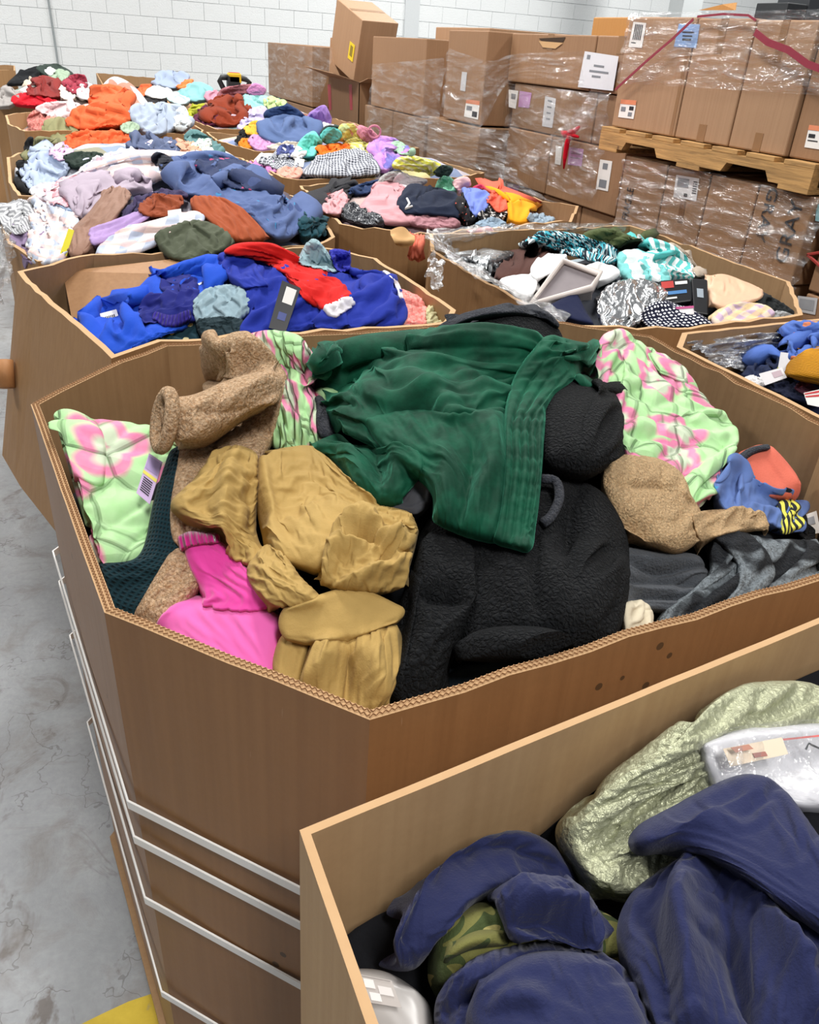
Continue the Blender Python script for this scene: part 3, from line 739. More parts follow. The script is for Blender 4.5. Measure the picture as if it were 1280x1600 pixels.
def wood(col='#b98f58', seed=0):
    t = NT('pallet_wood'); ob = t.obj(); mp = t.n('ShaderNodeMapping'); mp.inputs['Scale'].default_value = (14, 1.6, 30); t.l(ob, mp.inputs[0])
    g = t.noise(mp.outputs[0], 3, 5, .65, .4); c = srgb(col)
    base = t.ramp(g, [(.3, tuple([x * .5 for x in c[:3]]) + (1,)), (.55, c), (.75, tuple([min(1, x * 1.35) for x in c[:3]]) + (1,))])
    base = t.mix(t.ramp(t.voro(ob, 9), [(.05, (.8,) * 3 + (1,)), (.10, (0, 0, 0, 1))]), base, srgb('#5b3d22'))
    t.l(base, t.b.inputs['Base Color']); t.b.inputs['Roughness'].default_value = .75; t.l(t.bump(g, .4, .004), t.b.inputs['Normal']); return t.m
WOOD = wood(); WOOD2 = wood('#a27e50')
def wood_pallet(x0, x1, y0, y1, z0, label, notched=None, mat=None, z1=None):
    """deck boards run along x, stringers along y; notched = stringers with fork notches"""
    mat = mat or WOOD2; H = (z1 - z0) if z1 else .125
    e = empty('wooden_pallet', ((x0 + x1) / 2, (y0 + y1) / 2, z0)); tag(e, label, 'pallet')
    t_ = .018; n = 7; bwid = (y1 - y0) / n * .78
    for k in range(n):
        yc = y0 + bwid / 2 + (y1 - y0 - bwid) * k / (n - 1)
        MB().box(x0, x1, yc - bwid / 2, yc + bwid / 2, z0 + H - t_, z0 + H - .001).build('deck_board', mat, e, bevel=.002)
        if k in (0, 3, 6): MB().box(x0, x1, yc - bwid / 2, yc + bwid / 2, z0 + .001, z0 + t_).build('bottom_board', mat, e, bevel=.002)
    sw = .038
    for xc in (x0 + sw / 2, (x0 + x1) / 2, x1 - sw / 2):
        prof = [(y0, z0 + t_)]; L = y1 - y0
        if notched:
            zt = z0 + t_ + (H - 2 * t_) * .52
            for (f0, f1) in notched:
                prof += [(y0 + L * f0, z0 + t_), (y0 + L * (f0 + .02), zt), (y0 + L * (f1 - .02), zt), (y0 + L * f1, z0 + t_)]
        prof += [(y1, z0 + t_), (y1, z0 + H - t_), (y0, z0 + H - t_)]
        m = len(prof); V = [(xc - sw / 2, a, b) for a, b in prof] + [(xc + sw / 2, a, b) for a, b in prof]
        MB().add(V, [tuple(range(m)), tuple(range(m, 2 * m))[::-1]] + [(i, i + m, (i + 1) % m + m, (i + 1) % m) for i in range(m)]).build('stringer', mat, e)
    return e

RIM = 1.12
main_poly = rim([(48, 632), (163, 957), (578, 1125)], RIM) + [(.86, .52), (1.15, .84), (1.16, 1.34), (.98, 1.49)] + rim([(257, 538), (183, 565)], RIM)
front_poly = rim([(468, 1297), (1280, 965)], RIM) + [(1.22, .50), (1.16, -.55), (.10, -.62)]
L2_poly = rim([(27, 424), (55, 456)], RIM) + [(.074, 1.438), (.168, 1.514), (.76, 1.512), (.82, 1.60), (.82, 2.10), (.72, 2.24), (.1, 2.235)]
L3_z = 1.09; L3_poly = [(-.13, 2.94), (-.1, 2.52), (-.03, 2.3), (.76, 2.42), (.84, 2.52), (.9, 2.82), (.92, 3.28), (.78, 3.4), (.0, 3.12), (-.1, 3.04)]
L4_z = 1.10; L4_poly = [(-.07, 3.22), (-.10, 3.5), (-.11, 4.2), (0.0, 4.5), (.8, 4.6), (.95, 4.3), (.96, 3.75), (.85, 3.55), (.05, 3.16)]
L5_poly = rim([(8, 180), (12, 194), (38, 205), (90, 204)], 1.12) + [(.9, 5.15), (.96, 5.4), (.95, 6.0), (.7, 6.2), (-.02, 6.15)]
L6_poly = rim([(-12, 158), (52, 165)], 1.12) + [(.9, 6.75), (.95, 7.6), (-.25, 7.6)]
R1_poly = [(1.175, .45), (1.18, 1.28), (1.26, 1.36), (1.95, 1.40), (2.1, 1.2), (2.1, .5), (1.9, .35), (1.3, .35)]
R2_z = 1.10; R2_poly = rim([(671, 366), (673, 392), (877, 509)], R2_z) + [(1.30, 1.425)] + rim([(1255, 492)], R2_z) + [(1.98, 1.75), (2.02, 2.45)] + rim([(985, 352)], R2_z)
R3_z = 1.06; R3_poly = rim([(468, 290), (530, 350), (640, 368)], R3_z) + rim([(893, 347), (905, 322), (782, 300)], R3_z) + [(1.3, 3.8)]
R4_z = 1.06; R4_poly = rim([(391, 250), (440, 277), (465, 281)], R4_z) + [(2.0, 4.0), (2.25, 4.2), (2.2, 4.6), (1.3, 4.68)]
R5_z = 1.08; R5_poly = rim([(322, 206), (337, 219), (397, 236)], R5_z) + [(2.0, 4.9), (2.25, 5.1), (2.2, 5.5), (1.2, 5.6)]
R6_z = 1.10; R6_poly = rim([(292, 186), (340, 202), (378, 202)], R6_z) + [(2.2, 5.85), (2.3, 6.4), (2.2, 7.2), (1.1, 7.3)]
gaylord(main_poly, RIM, 'large octagonal cardboard box with white straps holding the green velvet piece', mo=CB_FRONT, mi=CB_IN, fluted=True, th=.011, lean=.02)
gaylord(front_poly, RIM, 'square-cornered cardboard box in the foreground holding navy fleeces', mo=CB_LIGHT, mi=CB_LIGHT, fluted=False, th=.007, zj=.0006)
gaylord(L2_poly, RIM, 'cardboard box with a bowed corner holding bright blue clothes', mo=CB_OUT, mi=CB_IN, lean=.0, zb=.665, skew=.26, pallet=False)
for k in range(5): wood_pallet(.02, .78, 1.58, 2.2, .005 + k * .13, 'wooden pallet in the stack under the blue clothes box, ' + ('lowest', 'second from the floor', 'middle one', 'second from the top', 'topmost')[k])
gaylord(L3_poly, L3_z, 'cardboard box holding pastel plaid and rust clothes', lean=.03)
gaylord(L4_poly, L4_z, 'cardboard box with curved left corner behind the pastel plaid pile', lean=.03)
gaylord(L5_poly, 1.12, 'cardboard box under the bright orange fleece pile', lean=.03)
gaylord(L6_poly, 1.12, 'cardboard box under the red garments near the far wall', lean=.0)
gaylord(R1_poly, 1.115, 'plastic-lined cardboard box at the right edge with a yellow beanie inside', zj=.001)
gaylord(R2_poly, R2_z, 'plastic-lined cardboard box holding the white bin and silver wrap')
gaylord(R3_poly, R3_z, 'torn cardboard box holding pink and navy clothes', zj=.008)
gaylord(R4_poly, R4_z, 'cardboard box holding the striped gingham clothes')
gaylord(R5_poly, R5_z, 'cardboard box holding the faded denim clothes')
gaylord(R6_poly, R6_z, 'cardboard box holding the dark rust garment')
# two boxes at the far wall seen only as raised back flaps and low rims
a = PZ(-30, 108, 1.3); b = PZ(26, 116, 1.3)
FW = 10.9
gaylord([(-.75, 9.6), (-.05, 9.6), (-.05, 10.7), (-.75, 10.7)], 1.2, 'farthest box on the left, against the block wall', pallet=False, zb=.002)
pA = PY(150, 114, 11.2); pB = PY(243, 122, 11.2)
gaylord([(pA[0], 10.2), (pB[0], 10.2), (pB[0], 11.2), (pA[0], 11.2)], 1.04, 'farthest box in the middle with a raised flap and hand slot', pallet=False, zb=.002, rimz=[1.04, 1.04, pB[2], pA[2]])
e = bpy.data.objects['pallet_box.%03d' % 14]
zs = (pA[2] + pB[2]) / 2 - .13; xm = (pA[0] + pB[0]) / 2
adopt(MB().box(xm - .22, xm + .2, 11.18, 11.186, zs - .02, zs + .02).build('hand_slot', plain('#2d2019', .9)), e)

# straps round the main box
main_e = bpy.data.objects['pallet_box']
STRAP = plain('#e8e6e2', .35, name='strap_plastic')
mp_ = [np.array(p) for p in main_poly]; cmain = np.mean(mp_, 0)
for (sx, sy) in ((199, 1250), (210, 1305), (226, 1401), (251, 1549)):
    z = PY(sx, sy, mp_[1][1] * 1.003)[2]; sh = 1 - .02 * (RIM - z)
    m = MB(); V = []; n = len(mp_)
    for p in mp_:
        q = cmain + (p - cmain) * sh; d = (q - cmain) / np.linalg.norm(q - cmain)
        V += [(*(q + d * .0095), z - .006), (*(q + d * .0095), z + .006), (*(q + d * .0120), z + .006), (*(q + d * .0120), z - .006)]
    F = []
    for i in range(n):
        j = (i + 1) % n
        for k in range(4): F.append((4 * i + k, 4 * i + (k + 1) % 4, 4 * j + (k + 1) % 4, 4 * j + k))
    m.add(V, F).build('strap', STRAP, main_e)
# ------------------------------------------------------------------ heap in the main box
def filler(heap, label, col='#2a2d33', drop=.02, res=40, cat='clothes'):
    xs = np.linspace(heap.x0, heap.x1, res); ys = np.linspace(heap.y0, heap.y1, res); Xg, Yg = np.meshgrid(xs, ys)
    P = np.stack([Xg, Yg, heap.h(Xg, Yg) - drop], -1); pl = np.array(heap.poly); c = pl.mean(0)
    P[..., 2] += smooth_noise((res, res), (14, 14), np.random.RandomState(int(abs(col_h(col))) % 9999)) * .012
    for k in range(len(pl)):      # pull the outside in, so the layer ends at the box wall
        a = pl[k]; e = pl[(k + 1) % len(pl)] - a; nr = np.array([e[1], -e[0]]); nr /= np.linalg.norm(nr)
        if (c - a) @ nr > 0: nr = -nr
        d = (P[..., :2] - a) @ nr + .018; d = np.maximum(d, 0); P[..., :2] -= d[..., None] * nr; P[..., 2] = np.where(d > 0, np.minimum(P[..., 2], heap.rim - .06), P[..., 2])
    o = grid_object('packed_clothes', P, (1, 1), fabric(col, weave=2, var=.3), ring=False, sub=1)
    tag(o, label, cat, kind='stuff'); return o
def col_h(c): return hash_str(c)

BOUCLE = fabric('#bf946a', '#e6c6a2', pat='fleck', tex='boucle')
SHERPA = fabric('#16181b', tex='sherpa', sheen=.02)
CHAR = fabric('#3c3f48', tex='boucle', sheen=.1)
QUILT = fabric('#9cd68a', '#de5f98', pat='floral', col3='#bccfae', sc=.85, weave=.5, var=.05, stitch=11)
KHAKI = fabric('#ab8d52', '#bd9f64', weave=1.1, rough=.75)
PINK = fabric('#e35fae', '#ef8cc6', rough=.75, sheen=.3, weave=.3)
VELVET = velvet('#073827')
TEDDY = fabric('#dbb283', '#e8c799', tex='boucle', pat='fleck', sc=1.3)
TEAL = fabric('#17323a', tex='waffle')
GREYKNIT = fabric('#4c5056', '#5a5e63', tex='plush', sheen=.1)
PLUSH = fabric('#24272c', '#8e979d', pat='patch', col3='#565c62', tex='boucle')

H = Heap(-.06, 1.18, .45, 1.5, .93, [(.62, 1.0, .42, .42, 1.19), (.66, 1.12, .20, .22, 1.27), (.50, .66, .16, .14, 1.12), (.30, .80, .22, .2, 1.10), (.18, 1.05, .28, .25, 1.12), (1.0, 1.15, .2, .25, 1.1), (.85, .75, .3, .25, 1.04), (.3, 1.15, .12, .2, 1.17)], main_poly, RIM)
filler(H, 'dark clothes packed at the bottom of the strapped front box', '#23262b')
# floral quilted pieces
piece(H, 'quilted_jacket', 'green quilted jacket with pink flowers folded against the left wall of the strapped box', 'jacket',
      [(80, 655), (160, 660), (262, 680), (280, 760), (262, 830), (225, 882), (140, 884), (95, 800)], QUILT, res=56, s=(1.06, 1.05), at=[(80, 660, 1.16), (262, 680, 1.12), (225, 882, .90), (100, 800, .96)], lift=.0, puff=.02, amp=.3, quilt=(.075, .011), seed=3,
      parts=[dict(n='folded_panel', o=[(80, 657), (158, 668), (161, 758), (122, 750), (84, 735), (76, 690)], res=28, s=(1.03, 1.08), at=[(80, 660, 1.14), (262, 680, 1.10), (225, 882, .88), (100, 800, .94)], lift=.0, puff=.010, amp=.5, tuck=.012, edge=.15)])
piece(H, 'quilted_blanket', 'green quilted blanket with pink flowers between the tan robe and green velvet', 'blanket',
      [(362, 545), (395, 522), (440, 519), (480, 540), (500, 620), (510, 700), (440, 712), (410, 640)], QUILT, res=46, s=(1.08, 1.05), lift=.015, puff=.03, amp=.4, quilt=(.075, .011), seed=8)
piece(H, 'quilted_coat', 'green quilted coat with large pink flowers on the right of the black fleece', 'coat',
      [[(925, 545), (960, 517), (1010, 545), (1068, 572)], [(930, 600), (990, 620), (1050, 620), (1100, 625)], [(950, 680), (1000, 700), (1070, 700), (1148, 682)], [(985, 740), (1030, 770), (1075, 790), (1112, 800)]],
      QUILT, res=62, s=(1.06, 1.07), atz=[(960, 520, 1.18), (1068, 575, 1.13), (1148, 685, 1.105), (1110, 800, 1.095), (935, 600, 1.20), (985, 740, 1.165)], lift=.0, puff=.03, amp=.35, quilt=(.085, .012), seed=5,
      parts=[dict(n='hem_fold', atz=[(960, 520, 1.19), (1068, 575, 1.14), (1148, 685, 1.09), (1110, 800, 1.07), (935, 600, 1.17)], o=[(1010, 548), (1070, 572), (1076, 602), (1060, 600), (1020, 575)], res=18, lift=.0, puff=.015, s=(1.04, 1.04), tuck=.02, amp=.3)])
piece(H, 'waffle_knit_top', 'dark teal waffle-knit top between the green quilted jacket and the tan robe', 'top',
      [[(262, 690), (300, 700), (330, 720)], [(240, 780), (275, 790), (300, 800)], [(215, 870), (262, 880), (290, 890)], [(140, 885), (200, 930), (260, 930)], [(150, 950), (190, 985), (230, 990)]],
      TEAL, res=40, s=(1.12, 1.06), lift=.02, puff=.025, amp=.6)
# tan robe
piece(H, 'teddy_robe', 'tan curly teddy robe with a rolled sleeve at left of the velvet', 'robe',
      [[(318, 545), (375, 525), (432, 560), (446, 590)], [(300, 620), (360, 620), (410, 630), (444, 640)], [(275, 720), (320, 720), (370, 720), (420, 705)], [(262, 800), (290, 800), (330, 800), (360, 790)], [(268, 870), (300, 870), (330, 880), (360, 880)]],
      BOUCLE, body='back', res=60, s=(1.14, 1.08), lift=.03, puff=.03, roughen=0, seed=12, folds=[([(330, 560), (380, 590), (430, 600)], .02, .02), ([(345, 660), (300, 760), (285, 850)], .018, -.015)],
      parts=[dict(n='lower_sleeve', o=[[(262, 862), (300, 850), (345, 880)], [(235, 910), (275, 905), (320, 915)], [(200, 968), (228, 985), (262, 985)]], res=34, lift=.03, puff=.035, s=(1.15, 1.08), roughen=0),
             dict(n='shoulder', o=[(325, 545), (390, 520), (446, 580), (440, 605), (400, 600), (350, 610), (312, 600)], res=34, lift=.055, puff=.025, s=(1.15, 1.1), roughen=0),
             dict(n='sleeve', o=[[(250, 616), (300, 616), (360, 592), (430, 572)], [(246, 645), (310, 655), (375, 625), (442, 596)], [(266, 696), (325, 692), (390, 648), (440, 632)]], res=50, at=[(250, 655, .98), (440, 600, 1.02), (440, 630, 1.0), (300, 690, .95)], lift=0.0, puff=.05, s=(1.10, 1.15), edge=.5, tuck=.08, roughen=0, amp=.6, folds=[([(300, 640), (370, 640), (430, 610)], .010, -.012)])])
# cuff mouth of the tan sleeve; a dark disc paints the shade inside
_c = PY(257, 657, .955)[0] if PY(257, 657, .955).ndim > 1 else PY(257, 657, .955); _n = (CAM - _c) / np.linalg.norm(CAM - _c)
rb = bpy.data.objects['teddy_robe']
_ax = rays(np.array([270.]), np.array([640.]))[0]
_lft = (PZ(250, 650, 1.2) - PZ(262, 652, 1.2)); _lft /= np.linalg.norm(_lft)
def ring_pts(c, u, v, a, b, n=26, ph=0): return [c + u * a * math.cos(2 * math.pi * k / n + ph) + v * b * math.sin(2 * math.pi * k / n + ph) for k in range(n)]
_up = np.cross(_lft, _n); _up /= np.linalg.norm(_up); _d = _n * .6 + _lft * .0; 
_cc = _c
cuff = MB().tube(ring_pts(_cc, _up, (_n * .62 - _lft * .30), .034, .030), .009, 8, closed=True).build('cuff', BOUCLE, rb, smooth=True)
MB().add([tuple(p) for p in ring_pts(_cc - _lft * .004, _up, (_n * .62 - _lft * .30), .032, .028)], [tuple(range(26))]).build('lining', fabric('#5a4530'), rb)['label'] = 'dark disc in the sleeve mouth, shade put into its colour'
# pink velour
piece(H, 'velour_top', 'bright pink velour top with a hot pink cuff near the front left rim', 'top',
      [[(245, 960), (280, 935), (340, 930), (440, 945)], [(240, 985), (300, 990), (370, 985), (450, 1000)], [(290, 1030), (340, 1050), (400, 1070), (450, 1090)]],
      PINK, res=50, s=(1.10, 1.10), lift=.03, puff=.045, amp=.6, seed=4,
      parts=[dict(n='sleeve', o=[[(280, 845), (305, 838), (345, 840)], [(295, 890), (340, 880), (385, 880)], [(315, 930), (370, 930), (425, 930)], [(300, 950), (370, 960), (435, 960)]], mat=fabric('#d83c98', '#e35fae', rough=.75, sheen=.3, weave=.3), res=42, lift=.05, puff=.03, s=(1.2, 1.1), seed=6, label='deeper pink sleeve'),
             dict(n='cuff', rnd=.12, o=[[(277, 838), (300, 830), (342, 834)], [(283, 862), (305, 856), (345, 850)]], mat=fabric('#d6218b', rough=.7, sheen=.5, tex='rib'), res=20, lift=.065, puff=.02, s=(1.06, 1.02), tuck=.02, label='hot pink ribbed cuff')])
# right-hand side of the heap
piece(H, 'fleece_robe', 'dark curly fleece at the right edge beside the blue tee', 'robe', [(1240, 770), (1285, 740), (1340, 760), (1340, 850), (1255, 835)], SHERPA, res=24, lift=.03, puff=.03)
piece(H, 'sweatshirt', 'coral sweatshirt with grey curly edging behind the blue tee', 'sweatshirt',
      [(1148, 722), (1165, 702), (1205, 697), (1250, 750), (1240, 780), (1190, 775)], fabric('#d9705c', tex='fleece'), res=28, s=(1.12, 1.06), lift=.0, puff=.03, atz=[(1165, 702, 1.09), (1250, 750, 1.06), (1190, 775, 1.07)],
      parts=[dict(n='edging', o=[[(1146, 718), (1170, 700), (1202, 692)], [(1156, 728), (1178, 710), (1206, 702)]], mat=CHAR, res=16, lift=.03, atz=[(1165, 702, 1.09), (1250, 750, 1.06), (1190, 775, 1.07)], puff=.012, tuck=.02, s=(1.05, 1.05), label='grey curly edging')])
piece(H, 'graphic_tee', 'washed blue tee with black and yellow print at the right side', 'shirt',
      [[(1112, 745), (1150, 722), (1205, 752), (1268, 757)], [(1115, 770), (1160, 775), (1210, 790), (1262, 790)], [(1125, 805), (1180, 815), (1230, 835), (1256, 835)]],
      fabric('#5a72a8', '#1e2430', pat='motif', col3='#3f86b5', weave=.6), res=44, s=(1.2, 1.15), lift=.025, puff=.03, seed=21,
      parts=[dict(n='printed_stripes', o=[[(1212, 788), (1258, 775)], [(1218, 812), (1256, 800)], [(1222, 834), (1254, 826)]], mat=fabric('#20242c', '#d8d45a', pat='stripe', sc=1.1), res=16, lift=.055, puff=.006, tuck=.008, s=(1.04, 1.04), label='yellow and dark printed stripes')])
piece(H, 'sweatpants', 'charcoal grey sweatpants in flat folds right of the black fleece', 'trousers',
      [[(965, 850), (1030, 862), (1110, 862)], [(965, 880), (1040, 893), (1110, 893)], [(965, 915), (1040, 922), (1110, 925)], [(965, 950), (1030, 958), (1080, 965)]],
      GREYKNIT, res=44, s=(1.05, 1.28), lift=.015, puff=.03, seed=2, folds=[([(975, 868), (1040, 885), (1105, 880)], .01, -.026), ([(975, 905), (1040, 900), (1105, 912)], .01, -.026), ([(975, 935), (1030, 925), (1090, 935)], .01, -.022)])
piece(H, 'plush_robe', 'grey and black block-patterned plush robe along the right front rim', 'robe',
      [[(1090, 852), (1140, 828), (1210, 842), (1300, 838)], [(1105, 900), (1160, 880), (1230, 870), (1310, 870)], [(1040, 950), (1110, 945), (1200, 925), (1300, 900)], [(1000, 990), (1070, 985), (1160, 960), (1290, 930)]],
      PLUSH, body='body', res=56, s=(1.18, 1.12), lift=.025, puff=.035, seed=9, roughen=0,
      parts=[dict(n='sleeve', o=[[(1100, 838), (1150, 828), (1195, 850)], [(1140, 870), (1175, 865), (1210, 880)], [(1150, 915), (1180, 910), (1208, 905)], [(1115, 950), (1150, 955), (1175, 940)]], res=34, lift=.05, puff=.035, edge=.45, s=(1.15, 1.1), roughen=0)])
piece(H, 'cream_sock', 'small cream cotton piece poking out by the front rim', 'sock', [(974, 948), (1005, 938), (1022, 962), (1005, 985), (975, 990)], fabric('#d8cdb4'), res=22, lift=.035, puff=.02, s=(1.25, 1.2))
piece(H, 'teddy_sweater', 'light tan teddy-knit sweater with a folded hem on the right slope', 'sweater',
      [[(932, 738), (960, 712), (1015, 712), (1068, 728)], [(940, 770), (990, 762), (1040, 765), (1085, 775)], [(955, 800), (1010, 800), (1060, 805), (1100, 812)], [(985, 835), (1020, 850), (1055, 865), (1098, 855)]],
      TEDDY, res=54, s=(1.08, 1.08), lift=.035, puff=.035, seed=14, amp=.7, roughen=0, folds=[([(950, 755), (1000, 758), (1060, 758), (1078, 768)], .008, -.010), ([(960, 800), (1010, 825), (1020, 850)], .014, -.02)],
      parts=[dict(n='sleeve', o=[[(1075, 800), (1130, 795), (1165, 790), (1195, 797)], [(1080, 825), (1130, 815), (1165, 812), (1202, 820)], [(1088, 855), (1130, 840), (1165, 832), (1200, 832)]], res=32, lift=.035, puff=.03, edge=.5, s=(1.1, 1.1), roughen=0)])
# black sherpa jacket
piece(H, 'slate_shirt', 'slate grey shirt tucked low behind the front rim below the black fleece', 'shirt', [(682, 1050), (790, 1030), (815, 1060), (760, 1090), (680, 1100)], fabric('#2c3740', weave=.7), res=26, lift=.0, puff=.02)
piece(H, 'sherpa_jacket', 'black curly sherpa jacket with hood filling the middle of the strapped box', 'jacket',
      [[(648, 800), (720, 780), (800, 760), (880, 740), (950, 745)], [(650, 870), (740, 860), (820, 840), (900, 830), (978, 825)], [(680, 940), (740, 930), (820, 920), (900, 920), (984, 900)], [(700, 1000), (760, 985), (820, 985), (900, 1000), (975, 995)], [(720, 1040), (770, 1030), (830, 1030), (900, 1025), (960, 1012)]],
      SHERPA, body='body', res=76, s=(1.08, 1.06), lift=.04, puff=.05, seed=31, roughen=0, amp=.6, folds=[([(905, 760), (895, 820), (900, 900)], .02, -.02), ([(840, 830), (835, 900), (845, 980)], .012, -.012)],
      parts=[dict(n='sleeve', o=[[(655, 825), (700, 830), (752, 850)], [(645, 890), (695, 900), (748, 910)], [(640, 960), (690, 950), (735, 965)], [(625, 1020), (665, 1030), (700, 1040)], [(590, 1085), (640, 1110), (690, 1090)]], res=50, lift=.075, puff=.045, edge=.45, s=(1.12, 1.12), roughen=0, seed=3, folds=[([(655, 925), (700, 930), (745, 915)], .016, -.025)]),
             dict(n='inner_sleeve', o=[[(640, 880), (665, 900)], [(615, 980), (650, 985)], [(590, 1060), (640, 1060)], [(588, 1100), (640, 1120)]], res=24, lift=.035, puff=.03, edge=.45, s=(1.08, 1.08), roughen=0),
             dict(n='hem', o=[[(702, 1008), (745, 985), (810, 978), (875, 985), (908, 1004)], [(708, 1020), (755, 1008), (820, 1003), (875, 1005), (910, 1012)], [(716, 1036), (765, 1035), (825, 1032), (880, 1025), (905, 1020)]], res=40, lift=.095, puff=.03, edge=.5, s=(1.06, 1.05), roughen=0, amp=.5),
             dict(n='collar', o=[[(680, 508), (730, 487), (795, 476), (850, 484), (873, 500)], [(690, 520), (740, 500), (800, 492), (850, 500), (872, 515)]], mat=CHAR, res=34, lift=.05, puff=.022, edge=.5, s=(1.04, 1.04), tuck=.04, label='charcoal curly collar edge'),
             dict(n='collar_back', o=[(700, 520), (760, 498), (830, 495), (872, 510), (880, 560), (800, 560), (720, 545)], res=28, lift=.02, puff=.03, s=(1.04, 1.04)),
             dict(n='inner_collar', o=[[(488, 628), (500, 620), (520, 628)], [(490, 665), (505, 668), (525, 665)], [(498, 688), (515, 690), (530, 685)]], mat=CHAR, res=18, lift=.03, puff=.02, s=(1.04, 1.04), label='charcoal curly collar edge'),
             dict(n='hood', o=[(848, 600), (885, 580), (925, 574), (955, 592), (972, 640), (970, 690), (950, 730), (918, 750), (880, 746), (852, 730), (842, 660)], res=48, lift=.07, puff=.075, edge=.5, s=(1.04, 1.04), tuck=.08, roughen=0, amp=.4)])
_lp = H.hit(np.array([846., 868, 874, 862, 848]), np.array([748., 752, 778, 806, 818])); _lp = _lp + (CAM - _lp) / np.linalg.norm(CAM - _lp, axis=-1, keepdims=True) * .10
MB().tube(list(catmull(_lp, 22)), .006, 8).build('hanging_loop', CHAR, bpy.data.objects['sherpa_jacket'], smooth=True)['label'] = 'charcoal curly loop'
# grey slip under the velvet
piece(H, 'grey_scarf', 'thin dark grey scarf showing under the velvet beside the khaki jacket', 'scarf', [(590, 790), (640, 745), (680, 735), (670, 790), (635, 805)], fabric('#45464b', weave=.5), res=22, lift=.07, puff=.015, s=(1.3, 1.3), tuck=.02)
# green velvet
piece(H, 'velvet_skirt', 'dark green velvet skirt with a stitched smocked waistband draped over the top', 'skirt',
      [[(474, 545), (540, 528), (640, 518), (740, 508), (830, 512), (890, 530)], [(480, 575), (560, 570), (640, 570), (730, 565), (810, 565), (850, 580)], [(500, 620), (570, 625), (640, 640), (710, 640), (770, 625), (800, 640)], [(530, 680), (580, 700), (640, 720), (690, 700), (740, 690), (785, 690)]],
      VELVET, body='body', res=84, s=(1.10, 1.30), lift=.085, puff=.03, seed=17, att=.02,
      folds=[([(475, 570), (560, 545), (700, 530), (830, 525)], .016, .018), ([(500, 610), (570, 570), (640, 575), (720, 590), (780, 640)], .018, .022), ([(540, 650), (610, 615), (680, 630), (740, 690)], .022, .028), ([(490, 590), (560, 560), (650, 550)], .008, -.016), ([(600, 660), (660, 650), (700, 680)], .012, -.020)],
      parts=[dict(n='front_drape', rnd=.12, o=[[(560, 650), (640, 640), (720, 640), (790, 640)], [(600, 700), (660, 700), (730, 700), (795, 700)], [(672, 760), (710, 750), (755, 760), (790, 770)], [(675, 815), (710, 830), (745, 842), (778, 850)]], res=56, lift=.115, puff=.02, s=(1.3, 1.05), seed=5, tuck=.02, edge=.15, folds=[([(690, 680), (700, 760), (690, 820)], .012, .014), ([(760, 650), (770, 720), (745, 790), (750, 840)], .012, .016), ([(740, 680), (735, 760), (720, 830)], .01, -.012)]),
             dict(n='lower_drape', o=[[(468, 700), (505, 685), (545, 700), (650, 690)], [(520, 720), (560, 720), (600, 730), (668, 720)], [(548, 755), (580, 760), (615, 765), (655, 750)], [(575, 780), (595, 795), (612, 797), (630, 785)]], res=46, lift=.07, puff=.03, s=(1.25, 1.12), seed=7, folds=[([(540, 690), (570, 750), (600, 790)], .014, .018), ([(620, 690), (625, 740), (610, 790)], .014, .018), ([(580, 700), (600, 760)], .01, -.014)]),
             dict(n='waistband', rnd=.12, o=[[(850, 525), (880, 530), (915, 538), (946, 552)], [(822, 560), (850, 570), (875, 582), (897, 592)], [(798, 605), (818, 612), (838, 620), (858, 628)], [(788, 660), (808, 660), (828, 660), (851, 662)], [(788, 720), (806, 720), (826, 722), (847, 724)], [(782, 790), (800, 792), (820, 794), (840, 796)], [(768, 848), (790, 852), (808, 856), (827, 860)]], res=60, lift=.125, puff=.012, s=(1.03, 1.12), tuck=.014, edge=.06, levels=2,
                  folds=[([(870, 535), (825, 600), (802, 660), (802, 730), (786, 850)], .0028, -.007), ([(890, 538), (842, 610), (816, 660), (815, 730), (799, 853)], .0028, -.007), ([(912, 545), (860, 615), (829, 660), (828, 730), (812, 857)], .0028, -.007), ([(930, 550), (880, 600), (842, 660), (839, 730), (822, 858)], .003, -.006)])])
